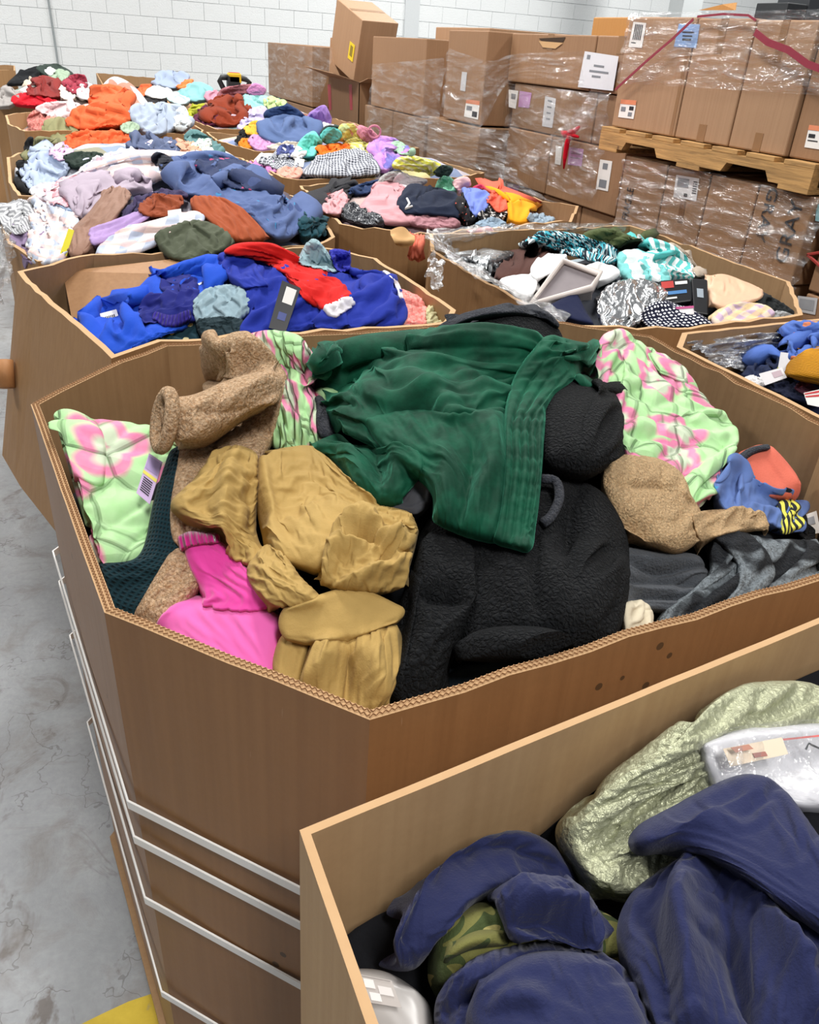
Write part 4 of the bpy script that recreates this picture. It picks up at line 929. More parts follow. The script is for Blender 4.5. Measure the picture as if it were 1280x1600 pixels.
# khaki jacket
piece(H, 'canvas_jacket', 'crumpled khaki canvas jacket with a wide waist tab at the front corner', 'jacket',
      [[(405, 702), (450, 698), (495, 700), (540, 745)], [(400, 760), (460, 760), (530, 780), (600, 795)], [(410, 830), (470, 830), (530, 840), (575, 830)], [(430, 880), (470, 890), (500, 895), (530, 870)]],
      KHAKI, body='back_panel', res=60, s=(1.2, 1.18), lift=.07, puff=.03, seed=41, folds=[([(405, 705), (420, 800), (450, 880)], .009, 0.018), ([(560, 790), (520, 800), (460, 810)], .02, 0.015)],
      parts=[dict(n='shoulder', o=[[(330, 702), (375, 698), (412, 706)], [(300, 750), (350, 745), (405, 760)], [(268, 792), (330, 800), (400, 820)], [(340, 835), (375, 850), (425, 870)], [(350, 870), (385, 885), (420, 880)]], res=52, lift=.075, puff=.028, s=(1.34, 1.28), seed=43, folds=[([(370, 710), (350, 780), (350, 860)], .012, 0.024), ([(395, 740), (390, 800), (410, 860)], .010, -0.024)]),
             dict(n='sleeve_loop', o=[[(400, 860), (420, 850), (450, 868)], [(385, 890), (430, 895), (470, 900)], [(400, 925), (450, 925), (500, 930)], [(430, 950), (470, 955), (510, 950)]], res=40, lift=.085, puff=.035, edge=.45, s=(1.35, 1.25), seed=44),
             dict(n='gathered_front', o=[[(545, 780), (600, 790), (655, 800)], [(520, 830), (590, 835), (652, 840)], [(505, 870), (570, 880), (640, 885)], [(490, 915), (560, 930), (640, 925)]], res=60, lift=.085, puff=.022, s=(1.42, 1.4), seed=47, folds=[([(515, 835), (570, 830), (600, 860), (650, 845)], .011, 0.036), ([(500, 905), (530, 860), (580, 870)], .010, 0.030), ([(520, 930), (590, 900), (650, 880)], .010, 0.027), ([(530, 850), (575, 850), (600, 880)], .010, -0.033)]),
             dict(n='skirt_fold', o=[[(440, 985), (465, 985), (495, 985)], [(425, 1030), (455, 1035), (480, 1035)], [(428, 1070), (455, 1085), (475, 1085)]], res=30, lift=.06, puff=.025, s=(1.2, 1.1), seed=48),
             dict(n='skirt', o=[[(488, 985), (550, 990), (625, 960)], [(478, 1030), (550, 1040), (630, 1020)], [(468, 1075), (540, 1090), (625, 1060)], [(480, 1110), (560, 1140), (610, 1100)]], res=52, lift=.075, puff=.04, s=(1.34, 1.1), seed=49, folds=[([(520, 990), (500, 1040), (470, 1080)], .012, 0.024), ([(580, 1000), (585, 1050), (590, 1100)], .014, 0.024), ([(545, 1000), (545, 1060), (540, 1110)], .012, -0.021)]),
             dict(n='waist_tab', rnd=.12, o=[[(440, 952), (500, 930), (560, 922), (632, 950)], [(438, 975), (500, 960), (560, 955), (628, 962)], [(446, 1000), (490, 1006), (550, 1000), (622, 972)]], res=38, lift=.100, puff=.004, s=(1.05, 1.06), tuck=.008, edge=.05, amp=.5, folds=[([(450, 996), (530, 1000), (618, 968)], .002, -.003)])])
# tags in the main heap
def card(heap, name, label, cat, q, mat, lift=.06, th=.0012, parent=None, art=None):
    """a flat stiff card at its place on the pile; art = [(u0,v0,u1,v1,mat)] flat print"""
    P = heap.hit(np.array([p[0] for p in q], float), np.array([p[1] for p in q], float)); c = P.mean(0)
    A = np.c_[P[:, :2] - c[:2], np.ones(4)]
    ctr = c + (CAM - c) / np.linalg.norm(CAM - c) * lift
    n_ = np.cross(P[2] - P[0], P[3] - P[1]); n_ /= np.linalg.norm(n_) + 1e-9
    if n_ @ (CAM - c) < 0: n_ = -n_
    vw = (CAM - c) / np.linalg.norm(CAM - c); n_ = n_ * .5 + vw * .5; n_ /= np.linalg.norm(n_)
    r = rays([p[0] for p in q], [p[1] for p in q]); t = ((ctr - CAM) @ n_) / (r @ n_); Q = CAM + r * t[:, None]
    e = None
    if art: e = empty(name, ctr); tag(e, label, cat)
    V = list(Q) + list(Q - n_ * th); F = [(0, 1, 2, 3), (7, 6, 5, 4), (0, 4, 5, 1), (1, 5, 6, 2), (2, 6, 7, 3), (3, 7, 4, 0)]
    o = link('card' if art else name, mesh_from('card', V, F), mat)
    if e is not None: adopt(o, e)
    elif parent is not None: adopt(o, parent)
    else: tag(o, label, cat)
    for (nm, u0, v0, u1, v1, m_) in (art or []):
        def B(u, v): return (Q[0] * (1 - u) + Q[1] * u) * (1 - v) + (Q[3] * (1 - u) + Q[2] * u) * v + n_ * .0006
        p = link(nm, mesh_from(nm, [B(u0, v0), B(u1, v0), B(u1, v1), B(u0, v1)], [(0, 1, 2, 3)]), m_); adopt(p, e)
    return e or o
def bars(u0, v0, u1, v1, n, m_, nm='barcode_bar', horiz=False):
    out = []
    for k in range(n):
        a = k / n; b = (k + .55) / n
        out.append((nm, u0, v0 + (v1 - v0) * a, u1, v0 + (v1 - v0) * b, m_) if horiz else (nm, u0 + (u1 - u0) * a, v0, u0 + (u1 - u0) * b, v1, m_))
    return out
INK = plain('#23242a', .8, name='ink'); PAPER = plain('#eceae6', .6, name='paper')
card(H, 'hang_tag', 'lavender price tag with a barcode on the left quilted jacket', 'tag', [(233, 708), (254, 722), (234, 788), (213, 770)], plain('#cdb4dc', .5), .055, art=[('stripe', 0, .42, 1, .5, plain('#e7d964', .5)), ('panel', .05, .05, .95, .36, plain('#a995c4', .5))] + bars(.15, .55, .8, .9, 7, INK, horiz=True))
card(H, 'care_tag', 'white care tag on the fleece at the right edge', 'tag', [(1248, 808), (1276, 798), (1283, 832), (1256, 838)], PAPER, .06, art=[('panel', .2, .2, .8, .55, plain('#9fa3aa', .6))])
# ------------------------------------------------------------------ heap in the foreground box
H = Heap(.10, 1.2, -.6, .47, .90, [(.38, .10, .35, .30, 1.06), (.62, .46, .38, .16, 1.095), (.24, .36, .22, .16, 1.03), (.6, .2, .3, .25, 1.07)], front_poly, RIM, tr=(.35, 1.6))
filler(H, 'black clothes at the bottom of the foreground box', '#17181c')
NAVY = fabric('#22274a', '#2a3052', tex='fleece', sheen=.12, var=.06)
SAGE = fabric('#b3b697', '#cccfb2', tex='metallic', sc=.7)
CAMO = fabric('#6c6b3c', '#3f4a2b', pat='camo', col3='#98905a', tex='fleece', sc=1.6)
piece(H, 'black_trousers', 'black fabric at the right edge below the packaged shirt', 'trousers', [(1230, 1250), (1340, 1220), (1350, 1360), (1250, 1340)], fabric('#15161a'), res=22, lift=.02, puff=.03)
piece(H, 'shimmer_top', 'crumpled sage green shimmering top against the back wall of the foreground box', 'top',
      [[(1075, 1120), (1130, 1080), (1200, 1066), (1330, 1065)], [(1010, 1190), (1080, 1160), (1170, 1150), (1330, 1130)], [(930, 1240), (1010, 1230), (1090, 1215), (1200, 1190)], [(870, 1295), (960, 1290), (1040, 1280), (1120, 1250)], [(900, 1360), (970, 1350), (1030, 1330), (1100, 1300)], [(940, 1410), (990, 1400), (1040, 1390), (1080, 1370)]],
      SAGE, res=72, s=(1.18, 1.2), lift=.03, puff=.035, seed=61, folds=[([(885, 1290), (960, 1220), (1060, 1160), (1110, 1100)], .012, .016), ([(930, 1330), (1010, 1260), (1090, 1210)], .010, -.014), ([(960, 1370), (1020, 1300), (1080, 1240)], .012, .014)])
piece(H, 'camo_fleece', 'olive camouflage fleece tucked beneath the left navy fleece', 'fleece',
      [[(680, 1440), (740, 1410), (820, 1410), (900, 1400)], [(670, 1500), (740, 1470), (830, 1460), (980, 1450)], [(670, 1560), (750, 1530), (860, 1510), (980, 1510)]],
      CAMO, res=40, s=(1.12, 1.12), lift=.015, puff=.04, seed=62,
      parts=[dict(n='rolled_edge', o=[[(700, 1480), (740, 1455), (790, 1450)], [(690, 1505), (740, 1485), (800, 1480)]], res=22, lift=.055, puff=.02, edge=.5, s=(1.06, 1.06))])
piece(H, 'navy_fleece', 'navy blue fleece hoodie in deep folds at the lower centre', 'fleece',
      [[(690, 1530), (750, 1490), (850, 1470), (950, 1480)], [(680, 1570), (760, 1550), (880, 1530), (990, 1530)], [(680, 1640), (780, 1640), (900, 1640), (1040, 1640)]],
      NAVY, body='body', res=60, s=(1.26, 1.24), lift=.05, puff=.045, seed=63, folds=[([(700, 1580), (790, 1530), (880, 1520), (960, 1540)], .010, -0.022), ([(760, 1620), (820, 1590), (880, 1600)], .012, 0.026)],
      parts=[dict(n='hood', o=[[(610, 1500), (622, 1440), (690, 1362), (760, 1308), (825, 1298), (885, 1335), (912, 1400)], [(632, 1515), (648, 1460), (705, 1395), (765, 1352), (825, 1345), (880, 1375), (905, 1420)], [(668, 1515), (680, 1470), (722, 1425), (772, 1402), (830, 1400), (872, 1418), (898, 1445)]], at=[(612, 1490, .315), (760, 1310, .375), (905, 1390, .345), (760, 1420, .325)], res=60, lift=0, puff=.035, s=(1.12, 1.2), edge=.4, seed=64, rnd=.9, tuck=.05, folds=[([(640, 1470), (700, 1370), (790, 1325), (870, 1350)], .012, -0.022), ([(660, 1480), (720, 1400), (800, 1370)], .010, 0.016)]),
             dict(n='shoulder', o=[(775, 1405), (798, 1374), (850, 1366), (905, 1382), (935, 1425), (944, 1485), (900, 1474), (850, 1467), (805, 1474), (785, 1440)], res=44, lift=.075, puff=.035, s=(1.28, 1.25), seed=65, folds=[([(810, 1390), (860, 1420), (930, 1440)], .012, 0.026), ([(800, 1440), (860, 1440), (930, 1470)], .010, -0.022)]),
             dict(n='pocket', o=[[(740, 1540), (830, 1490), (950, 1490)], [(730, 1590), (830, 1550), (985, 1545)], [(740, 1640), (840, 1630), (1030, 1640)]], res=40, lift=.10, puff=.02, s=(1.14, 1.16), tuck=.02, edge=.2, seed=66)])
piece(H, 'packaged_shirt', 'white folded shirt in a clear plastic bag with a printed photo card', 'package',
      [[(1088, 1160), (1150, 1140), (1220, 1132), (1340, 1125)], [(1095, 1190), (1160, 1170), (1230, 1165), (1340, 1160)], [(1110, 1230), (1180, 1215), (1240, 1230), (1340, 1240)], [(1120, 1250), (1200, 1250), (1250, 1272), (1340, 1270)]],
      plain('#cfcfd4', .3, spec=.6), body='folded_shirt', res=34, rnd=.2, s=(1.03, 1.05), lift=.06, puff=.025, edge=.12, amp=.3, seed=67)
pk = bpy.data.objects['packaged_shirt']
def on_piece(e, q, name, mat, lift, art=None): 
    return card(H, name, '', '', q, mat, lift, .0006, parent=e)
on_piece(pk, [(1130, 1170), (1222, 1152), (1232, 1178), (1142, 1198)], 'photo_card', plain('#e4cfb2', .4), .115)['label'] = 'beige printed photo card'
on_piece(pk, [(1142, 1168), (1170, 1163), (1178, 1170), (1150, 1176)], 'printed_figure', plain('#b06a4a', .4), .1165)
on_piece(pk, [(1176, 1177), (1196, 1174), (1200, 1181), (1180, 1184)], 'printed_figure', plain('#9a4a36', .4), .1165)
on_piece(pk, [(1224, 1154), (1300, 1146), (1300, 1149), (1225, 1157)], 'red_rule', plain('#d8504a', .4), .117)
on_piece(pk, [(1258, 1170), (1264, 1160), (1267, 1161), (1261, 1172)], 'printed_mark', INK, .117)
on_piece(pk, [(1264, 1160), (1290, 1172), (1290, 1175), (1263, 1163)], 'printed_mark', INK, .117)
cloth(H, 'plastic_bag', [[(1083, 1163), (1150, 1138), (1220, 1129), (1345, 1120)], [(1090, 1200), (1160, 1180), (1230, 1175), (1345, 1170)], [(1108, 1240), (1180, 1232), (1245, 1250), (1345, 1275)]], film(.30, stretch=(3, 3, 3), scale=14, bumpd=.012), parent=pk, res=36, rnd=.15, lift=.085, puff=.03, s=(1.06, 1.1), edge=.12, eps=.004, rec=False)
piece(H, 'navy_sweatshirt', 'navy blue fleece sweatshirt with a raised hood flap at the lower right', 'fleece',
      [[(1040, 1340), (1120, 1330), (1200, 1320), (1330, 1340)], [(980, 1400), (1080, 1400), (1180, 1400), (1330, 1420)], [(965, 1470), (1060, 1480), (1170, 1490), (1340, 1500)], [(1000, 1560), (1090, 1570), (1200, 1580), (1340, 1600)], [(1020, 1650), (1110, 1660), (1210, 1660), (1340, 1660)]],
      NAVY, body='body', res=72, s=(1.32, 1.12), lift=.06, puff=.04, seed=71, folds=[([(1090, 1360), (1060, 1450), (1080, 1600)], .016, 0.035), ([(1130, 1400), (1150, 1500), (1190, 1600)], .012, -0.029), ([(1200, 1420), (1230, 1500), (1290, 1600)], .014, 0.029), ([(1010, 1440), (1040, 1500), (1050, 1590)], .010, -0.026)],
      parts=[dict(n='hood', o=[(985, 1318), (1002, 1290), (1060, 1258), (1120, 1225), (1172, 1208), (1225, 1232), (1290, 1320), (1345, 1400), (1345, 1490), (1250, 1440), (1170, 1375), (1100, 1338), (1040, 1332), (1002, 1336)], res=60, lift=.105, puff=.035, s=(1.12, 1.12), edge=.25, tuck=.04, seed=72, amp=.5, folds=[([(1010, 1310), (1080, 1290), (1140, 1290)], .012, 0.016)])])
piece(H, 'packaged_tights', 'small white printed pack in clear plastic at the bottom left of the foreground box', 'package',
      [[(548, 1512), (600, 1520), (650, 1545)], [(560, 1560), (610, 1570), (672, 1575)], [(575, 1620), (620, 1640), (680, 1650)]], plain('#b0aca9', .35, spec=.6), res=24, rnd=.2, s=(1.03, 1.03), lift=.02, puff=.02, edge=.12, amp=.3)
pt = card(H, 'star_card', 'pale card with white shapes printed inside the small plastic pack', 'card', [(560, 1522), (612, 1532), (628, 1575), (570, 1565)], plain('#b9b2ad', .5), .055, art=[('printed_shape', .12, .12, .42, .45, plain('#e5e2df', .4)), ('printed_shape', .5, .3, .9, .62, plain('#ddd9d6', .4)), ('printed_shape', .2, .6, .5, .9, plain('#e5e2df', .4)), ('printed_line', .05, .03, .95, .07, plain('#8d8783', .4))])
# ------------------------------------------------------------------ the other heaps: name, label, category, outline, colour, extras
def mixed(c1, c2, c3, sc=.28): return fabric(c1, c2, pat='print', col3=c3, sc=sc, weave=2.5)
def heap_of(box, zr, base, bumps, rows, fill, flab, res=34, lift0=.008, dl=.0012, clipbox=True):
    P = np.array(box); h = Heap(P[:, 0].min(), P[:, 0].max(), P[:, 1].min(), P[:, 1].max(), base, bumps, box if clipbox else None, zr)
    h.poly = box
    f = filler(h, flab); f.data.materials.clear(); f.data.materials.append(mixed(*fill))
    if not clipbox: h.poly = None
    for k, (name, label, cat, shape, col, kw) in enumerate(rows):
        kw = dict(kw); fk = kw.pop('f', {}); mat = kw.pop('mat', None) or fabric(col, **fk)
        kw.setdefault('res', res); kw.setdefault('s', (1.34, 1.32)); kw.setdefault('lift', lift0 + dl * k); kw.setdefault('puff', .022); kw.setdefault('sub', 0); kw.setdefault('amp', .8); kw.setdefault('seed', 100 + k)
        piece(h, name, label, cat, shape, mat, **kw)
    return h
FL = dict(tex='fleece')
PLAID = fabric('#e3dfe2', '#94aac9', pat='check', col3='#dcb3a4', sc=.9, weave=.8)
PLAID2 = fabric('#e6e2e6', '#dba7b2', pat='check', col3='#a3b6d4', sc=.9, weave=.8)

# ---- blue clothes
HB = heap_of(L2_poly, RIM, .97, [(.5, 1.95, .36, .26, 1.13), (.70, 1.82, .25, .26, 1.12), (.2, 1.85, .2, .2, 1.05)], [
 ('star_print_pyjamas', 'dark teal pyjamas printed with small gold stars by the near rim', 'pyjamas', [(182, 525), (215, 505), (255, 498), (325, 505), (340, 530), (260, 560), (200, 575)], '#1f3a44', dict(f=dict(col2='#c7b06a', pat='motif', col3='#d9cfa0', sc=1.5), parts=[dict(n='hem', o=[[(222, 515), (240, 506), (262, 500)], [(236, 535), (255, 525), (275, 520)]], res=16, lift=.05, puff=.012, tuck=.015)])),
 ('swimsuit', 'coral pink lace swimsuit at the right end of the blue pile', 'swimwear', [(618, 455), (650, 462), (675, 495), (668, 510), (625, 512)], '#e0706a', dict(f=dict(col2='#f0a59a', pat='fleck', sc=.4))),
 ('knit_hat', 'small cream and yellow knit piece in the right corner beside coral lace', 'hat', [(668, 480), (690, 478), (705, 495), (695, 508), (668, 508)], '#c5bf95', {}),
 ('fuzzy_sock', 'pale blue fuzzy sock laid over the rim behind the green velvet', 'sock', [(590, 515), (630, 508), (672, 514), (670, 526), (600, 528)], '#b9cdd6', dict(f=dict(tex='boucle'), lift=.03)),
 ('rain_jacket', 'bright royal blue jacket with a white sewn label, left of the pile', 'jacket', [(118, 508), (150, 478), (205, 452), (245, 425), (300, 405), (345, 403), (350, 440), (310, 480), (290, 515), (240, 525), (190, 560), (150, 545)], '#1c49b8', dict(f=dict(col2='#2357cf', weave=.6), res=48, s=(1.28, 1.26), lift=.03, puff=.03,
    parts=[dict(n='lining', o=[(235, 450), (290, 428), (312, 450), (306, 500), (255, 505), (215, 500)], mat=fabric('#1b2371', '#241f6b', weave=.6), res=34, lift=.05, puff=.02, s=(1.35, 1.3), label='indigo inner lining'),
           dict(n='cuff', o=[[(240, 482), (270, 490), (300, 480)], [(236, 500), (265, 515), (300, 500)]], mat=fabric('#33288c', tex='rib'), res=16, lift=.065, puff=.012, tuck=.01, label='indigo ribbed cuff')])),
 ('grey_tee', 'pale grey blue tee crumpled between two bright blue garments', 'shirt', [(305, 480), (322, 452), (360, 445), (390, 455), (388, 490), (350, 515), (310, 510)], '#8fa6b0', dict(f=FL, lift=.045)),
 ('slate_leggings', 'dark slate leggings below the pale grey blue tee', 'leggings', [(308, 500), (350, 495), (380, 500), (375, 525), (320, 528)], '#26363c', dict(lift=.05)),
 ('sports_shirt', 'royal blue shirt with white trim spread over the right half of the pile', 'shirt', [(340, 402), (380, 394), (430, 402), (470, 420), (540, 430), (600, 424), (626, 455), (630, 505), (560, 514), (460, 520), (372, 527), (385, 490), (375, 440)], '#20308f', dict(f=dict(col2='#2a3fae', weave=.6), res=54, lift=.045, puff=.03, s=(1.3, 1.26),
    parts=[dict(n='sleeve', o=[[(340, 412), (365, 398), (400, 402)], [(352, 430), (380, 425), (410, 430)], [(385, 455), (405, 450), (425, 452)]], res=28, lift=.075, puff=.022, s=(1.2, 1.15)),
           dict(n='white_trim', o=[[(596, 424), (612, 440), (624, 470)], [(604, 422), (622, 440), (630, 470)]], mat=fabric('#e9e6ea'), res=12, lift=.075, puff=.006, tuck=.006, s=(1.02, 1.02), label='white side trim')])),
 ('red_shirt', 'bright red shirt lying across the blue shirt', 'shirt', [[(330, 398), (375, 381), (425, 380), (462, 398)], [(385, 402), (430, 405), (470, 420), (520, 432)], [(440, 425), (465, 440), (510, 445), (550, 460)], [(470, 465), (490, 480), (520, 490), (542, 480)]], '#c81f1c', dict(res=40, lift=.075, puff=.022, s=(1.15, 1.25), f=dict(weave=.6))),
 ('grey_beanie', 'pale grey blue fleece hat standing up behind the red shirt', 'hat', [(466, 410), (487, 374), (508, 388), (528, 425), (500, 420)], '#93aeb5', dict(f=FL, lift=.045, puff=.04)),
 ('blue_sock', 'small royal blue piece at the far rim right of the grey hat', 'sock', [(515, 392), (545, 394), (546, 420), (528, 424)], '#2a2f9c', dict(lift=.03)),
 ('white_undershirt', 'small white strip showing under the red shirt', 'shirt', [(505, 482), (545, 462), (552, 478), (520, 498)], '#dfdce2', dict(lift=.065, puff=.01, res=16)),
], ('#1c2444', '#3a4f8f', '#2a3038'), 'blue clothes packed under the bright blue pile', res=40, clipbox=False)
card(HB, 'garment_label', 'white rectangular label sewn to the royal blue jacket, with tiny dark print', 'label', [(156, 490), (182, 483), (187, 502), (161, 510)], PAPER, .075, art=[('letter_mark', .15 + .1 * k, .35, .21 + .1 * k, .62, INK) for k in range(7)])
card(HB, 'display_card', 'narrow black hang card with a white sticker on the blue shirt', 'card', [(441, 438), (470, 450), (446, 520), (420, 512)], plain('#15161d', .4), .125, art=[('sticker', .3, .08, .85, .42, PAPER), ('round_emblem', .3, .62, .75, .78, plain('#3c4a8c', .5))])
_p = HB.hit(np.array([310., 322, 334, 346]), np.array([446., 440, 438, 430])); _p = _p + (CAM - _p) / np.linalg.norm(CAM - _p, axis=-1, keepdims=True) * .05
tag(MB().tube(list(_p), .004, 6).tube([_p[1], _p[1] + np.array([.01, 0, .02]), _p[2]], .003, 6).build('hanger_clip', plain('#b9bdc2', .25, metal=.8)), 'small silver hanger clip above the pale tee', 'hanger')
# loose cardboard flap folded into the blue box
q = [PY(98, 424, 2.2), PY(330, 398, 2.2), PY(352, 430, 2.05), PY(120, 540, 1.98)]
q = np.array(q); q[2:, 2] = np.maximum(q[2:, 2], .9); nn_ = np.cross(q[1] - q[0], q[3] - q[0]); nn_ /= np.linalg.norm(nn_)
tag(MB().add(list(q) + list(q + nn_ * .004), [(0, 1, 2, 3), (7, 6, 5, 4), (0, 4, 5, 1), (1, 5, 6, 2), (2, 6, 7, 3), (3, 7, 4, 0)]).build('cardboard_flap', cardboard('#a37a54', .4)), 'torn loose cardboard sheet leaning inside the back wall of the blue box', 'cardboard')

# ---- pastel plaid pile
HP = heap_of(L3_poly, L3_z, 1.03, [(.38, 2.8, .46, .50, 1.20), (.60, 2.85, .22, .45, 1.20), (.15, 2.5, .25, .25, 1.12), (.5, 3.2, .5, .3, 1.2)], [
 ('red_top', 'small red top in the near left corner of the plaid pile', 'top', [(56, 400), (72, 385), (98, 388), (98, 412), (60, 414)], '#cf2f2d', {}),
 ('dark_green_top', 'dark green piece under the olive top', 'top', [(200, 398), (250, 375), (270, 390), (250, 402)], '#1c2b2a', {}),
 ('lilac_leggings', 'greyish purple leggings hanging near the left corner', 'leggings', [(20, 362), (60, 325), (76, 340), (66, 400), (52, 414), (26, 390)], '#8a7896', dict(f=dict(weave=.6))),
 ('striped_knit', 'white and grey striped knit over the left rim', 'sweater', [(2, 335), (14, 318), (45, 316), (64, 322), (58, 350), (38, 366), (10, 362)], '#c9cacc', dict(f=dict(col2='#8f9094', pat='stripe', sc=.9), lift=.03)),
 ('plaid_pyjama_top', 'pastel plaid pyjama top draped over the left front corner', 'pyjamas', [(62, 312), (112, 322), (122, 350), (108, 395), (85, 412), (52, 412), (46, 370)], '#fff', dict(mat=PLAID, lift=.035, res=34, parts=[dict(n='cuff', o=[[(62, 310), (90, 312), (118, 324)], [(64, 322), (90, 326), (118, 338)]], mat=fabric('#9fb4cf'), res=14, lift=.06, puff=.012, tuck=.01, label='pale blue cuff')])),
 ('long_plaid_robe', 'long pastel plaid robe stretched across the back of the pile', 'robe', [[(75, 292), (140, 260), (220, 236), (320, 238)], [(80, 302), (150, 285), (230, 262), (330, 256)], [(90, 318), (160, 300), (240, 282), (290, 280)]], '#fff', dict(mat=PLAID, res=44, lift=.03, puff=.03, s=(1.12, 1.3))),
 ('tie_dye_tee', 'pink and white tie-dye tee at the left of the pile', 'shirt', [(72, 298), (100, 278), (140, 272), (135, 300), (110, 325), (80, 318)], '#e8d9df', dict(f=dict(col2='#e39aa4', pat='tiedye', col3='#efe9ee'), lift=.035)),
 ('lilac_hoodie', 'pale greyish lilac hoodie with twisted sleeves', 'hoodie', [(108, 325), (122, 285), (160, 270), (205, 276), (238, 292), (200, 298), (165, 312), (135, 340)], '#a99ba9', dict(f=dict(col2='#b9aebb'), lift=.045, res=34, s=(1.3, 1.25), parts=[dict(n='sleeve', o=[[(110, 325), (125, 300), (150, 285)], [(125, 345), (140, 315), (165, 300)]], res=18, lift=.065, puff=.02, edge=.5)])),
 ('denim_dress', 'washed blue printed dress spread over the right of the plaid pile', 'dress', [[(240, 252), (290, 240), (335, 236), (375, 238)], [(255, 280), (310, 270), (370, 270), (405, 285)], [(290, 302), (345, 305), (400, 300), (445, 308)], [(380, 335), (410, 330), (440, 325), (474, 328)], [(420, 376), (440, 374), (460, 370), (474, 362)]], '#53648f', dict(f=dict(col2='#3a4a78', pat='motif', col3='#3f7fae', sc=.8, weave=.8), res=54, lift=.045, puff=.035, s=(1.22, 1.2))),
 ('navy_print_blouse', 'darker navy printed blouse bunched on the blue dress', 'blouse', [(300, 252), (345, 246), (392, 256), (416, 290), (400, 302), (355, 290), (320, 275)], '#2e3858', dict(f=dict(col2='#b04a74', pat='motif', col3='#39466e', sc=.8), lift=.07, res=34, s=(1.3, 1.28))),
 ('black_camisole', 'small black camisole strap lying on the plaid robe', 'top', [(236, 246), (250, 238), (272, 250), (270, 262), (248, 262)], '#1a1c26', dict(lift=.07, puff=.012)),
 ('dark_purple_leggings', 'dark purple leggings crossing beneath the rust garments', 'leggings', [[(186, 340), (215, 310), (250, 298), (290, 298)], [(200, 348), (225, 328), (260, 312), (296, 308)]], '#3c3454', dict(lift=.06)),
 ('taupe_trousers', 'taupe brown satin trousers twisted down to the near rim', 'trousers', [[(160, 298), (185, 290), (212, 303)], [(140, 330), (165, 325), (195, 325)], [(112, 360), (140, 365), (165, 365)], [(105, 400), (118, 404), (132, 400)]], '#8d6a58', dict(f=dict(rough=.6), lift=.062, res=34, s=(1.3, 1.1))),
 ('lilac_sleeve_top', 'lilac long-sleeved top beside the plaid sleeve', 'top', [[(138, 355), (180, 343), (232, 322)], [(138, 372), (185, 358), (235, 335)], [(142, 388), (185, 372), (215, 350)]], '#ab8fc0', dict(lift=.075, s=(1.12, 1.25))),
 ('rust_sweater', 'rust brown sweater coiled in the middle of the pile', 'sweater', [(216, 330), (235, 306), (268, 304), (285, 312), (275, 332), (240, 340)], '#8c452a', dict(lift=.078, f=dict(tex='fleece'))),
 ('rust_trousers', 'rust brown trousers in long folds falling to the right', 'trousers', [[(290, 308), (325, 305), (350, 308)], [(300, 325), (345, 325), (385, 332)], [(330, 350), (370, 350), (408, 355)], [(345, 375), (385, 378), (426, 376)]], '#96492b', dict(f=dict(col2='#a5552f'), lift=.078, res=40, s=(1.4, 1.08))),
 ('plaid_pyjama_bottoms', 'pastel plaid pyjama leg lying toward the near rim', 'pyjamas', [[(200, 352), (260, 340), (322, 322)], [(160, 378), (235, 365), (318, 345)], [(142, 404), (200, 402), (252, 372)]], '#fff', dict(mat=PLAID, lift=.082, res=36, s=(1.1, 1.2))),
 ('olive_top', 'crumpled olive green top over the near rim of the plaid pile', 'top', [(243, 372), (268, 352), (310, 344), (350, 358), (362, 385), (310, 408), (262, 404)], '#4e5443', dict(lift=.08, res=36, puff=.04, s=(1.28, 1.25))),
 ('teal_scarf', 'dark teal crumpled scarf in the right corner beside the blue dress', 'scarf', [(468, 345), (488, 334), (505, 345), (500, 368), (470, 370)], '#1b4550', dict(lift=.03, s=(1.35, 1.35))),
], ('#b9b2bf', '#8a93ac', '#5a5058'), 'mixed clothes packed under the pastel plaid pile', clipbox=False)
card(HP, 'paper_tag', 'blank white paper tag on the plaid sleeve under the rust sweater', 'tag', [(262, 329), (283, 326), (285, 346), (263, 348)], PAPER, .12)
e_ = card(HP, 'tape_strip', 'bright yellow printed strip hanging down at the left front corner', 'tape', [(107, 357), (116, 360), (101, 410), (90, 407)], plain('#dbd02c', .4), .10, art=[('printed_mark', .25, .72, .75, .76, INK), ('printed_mark', .25, .80, .75, .86, INK)])

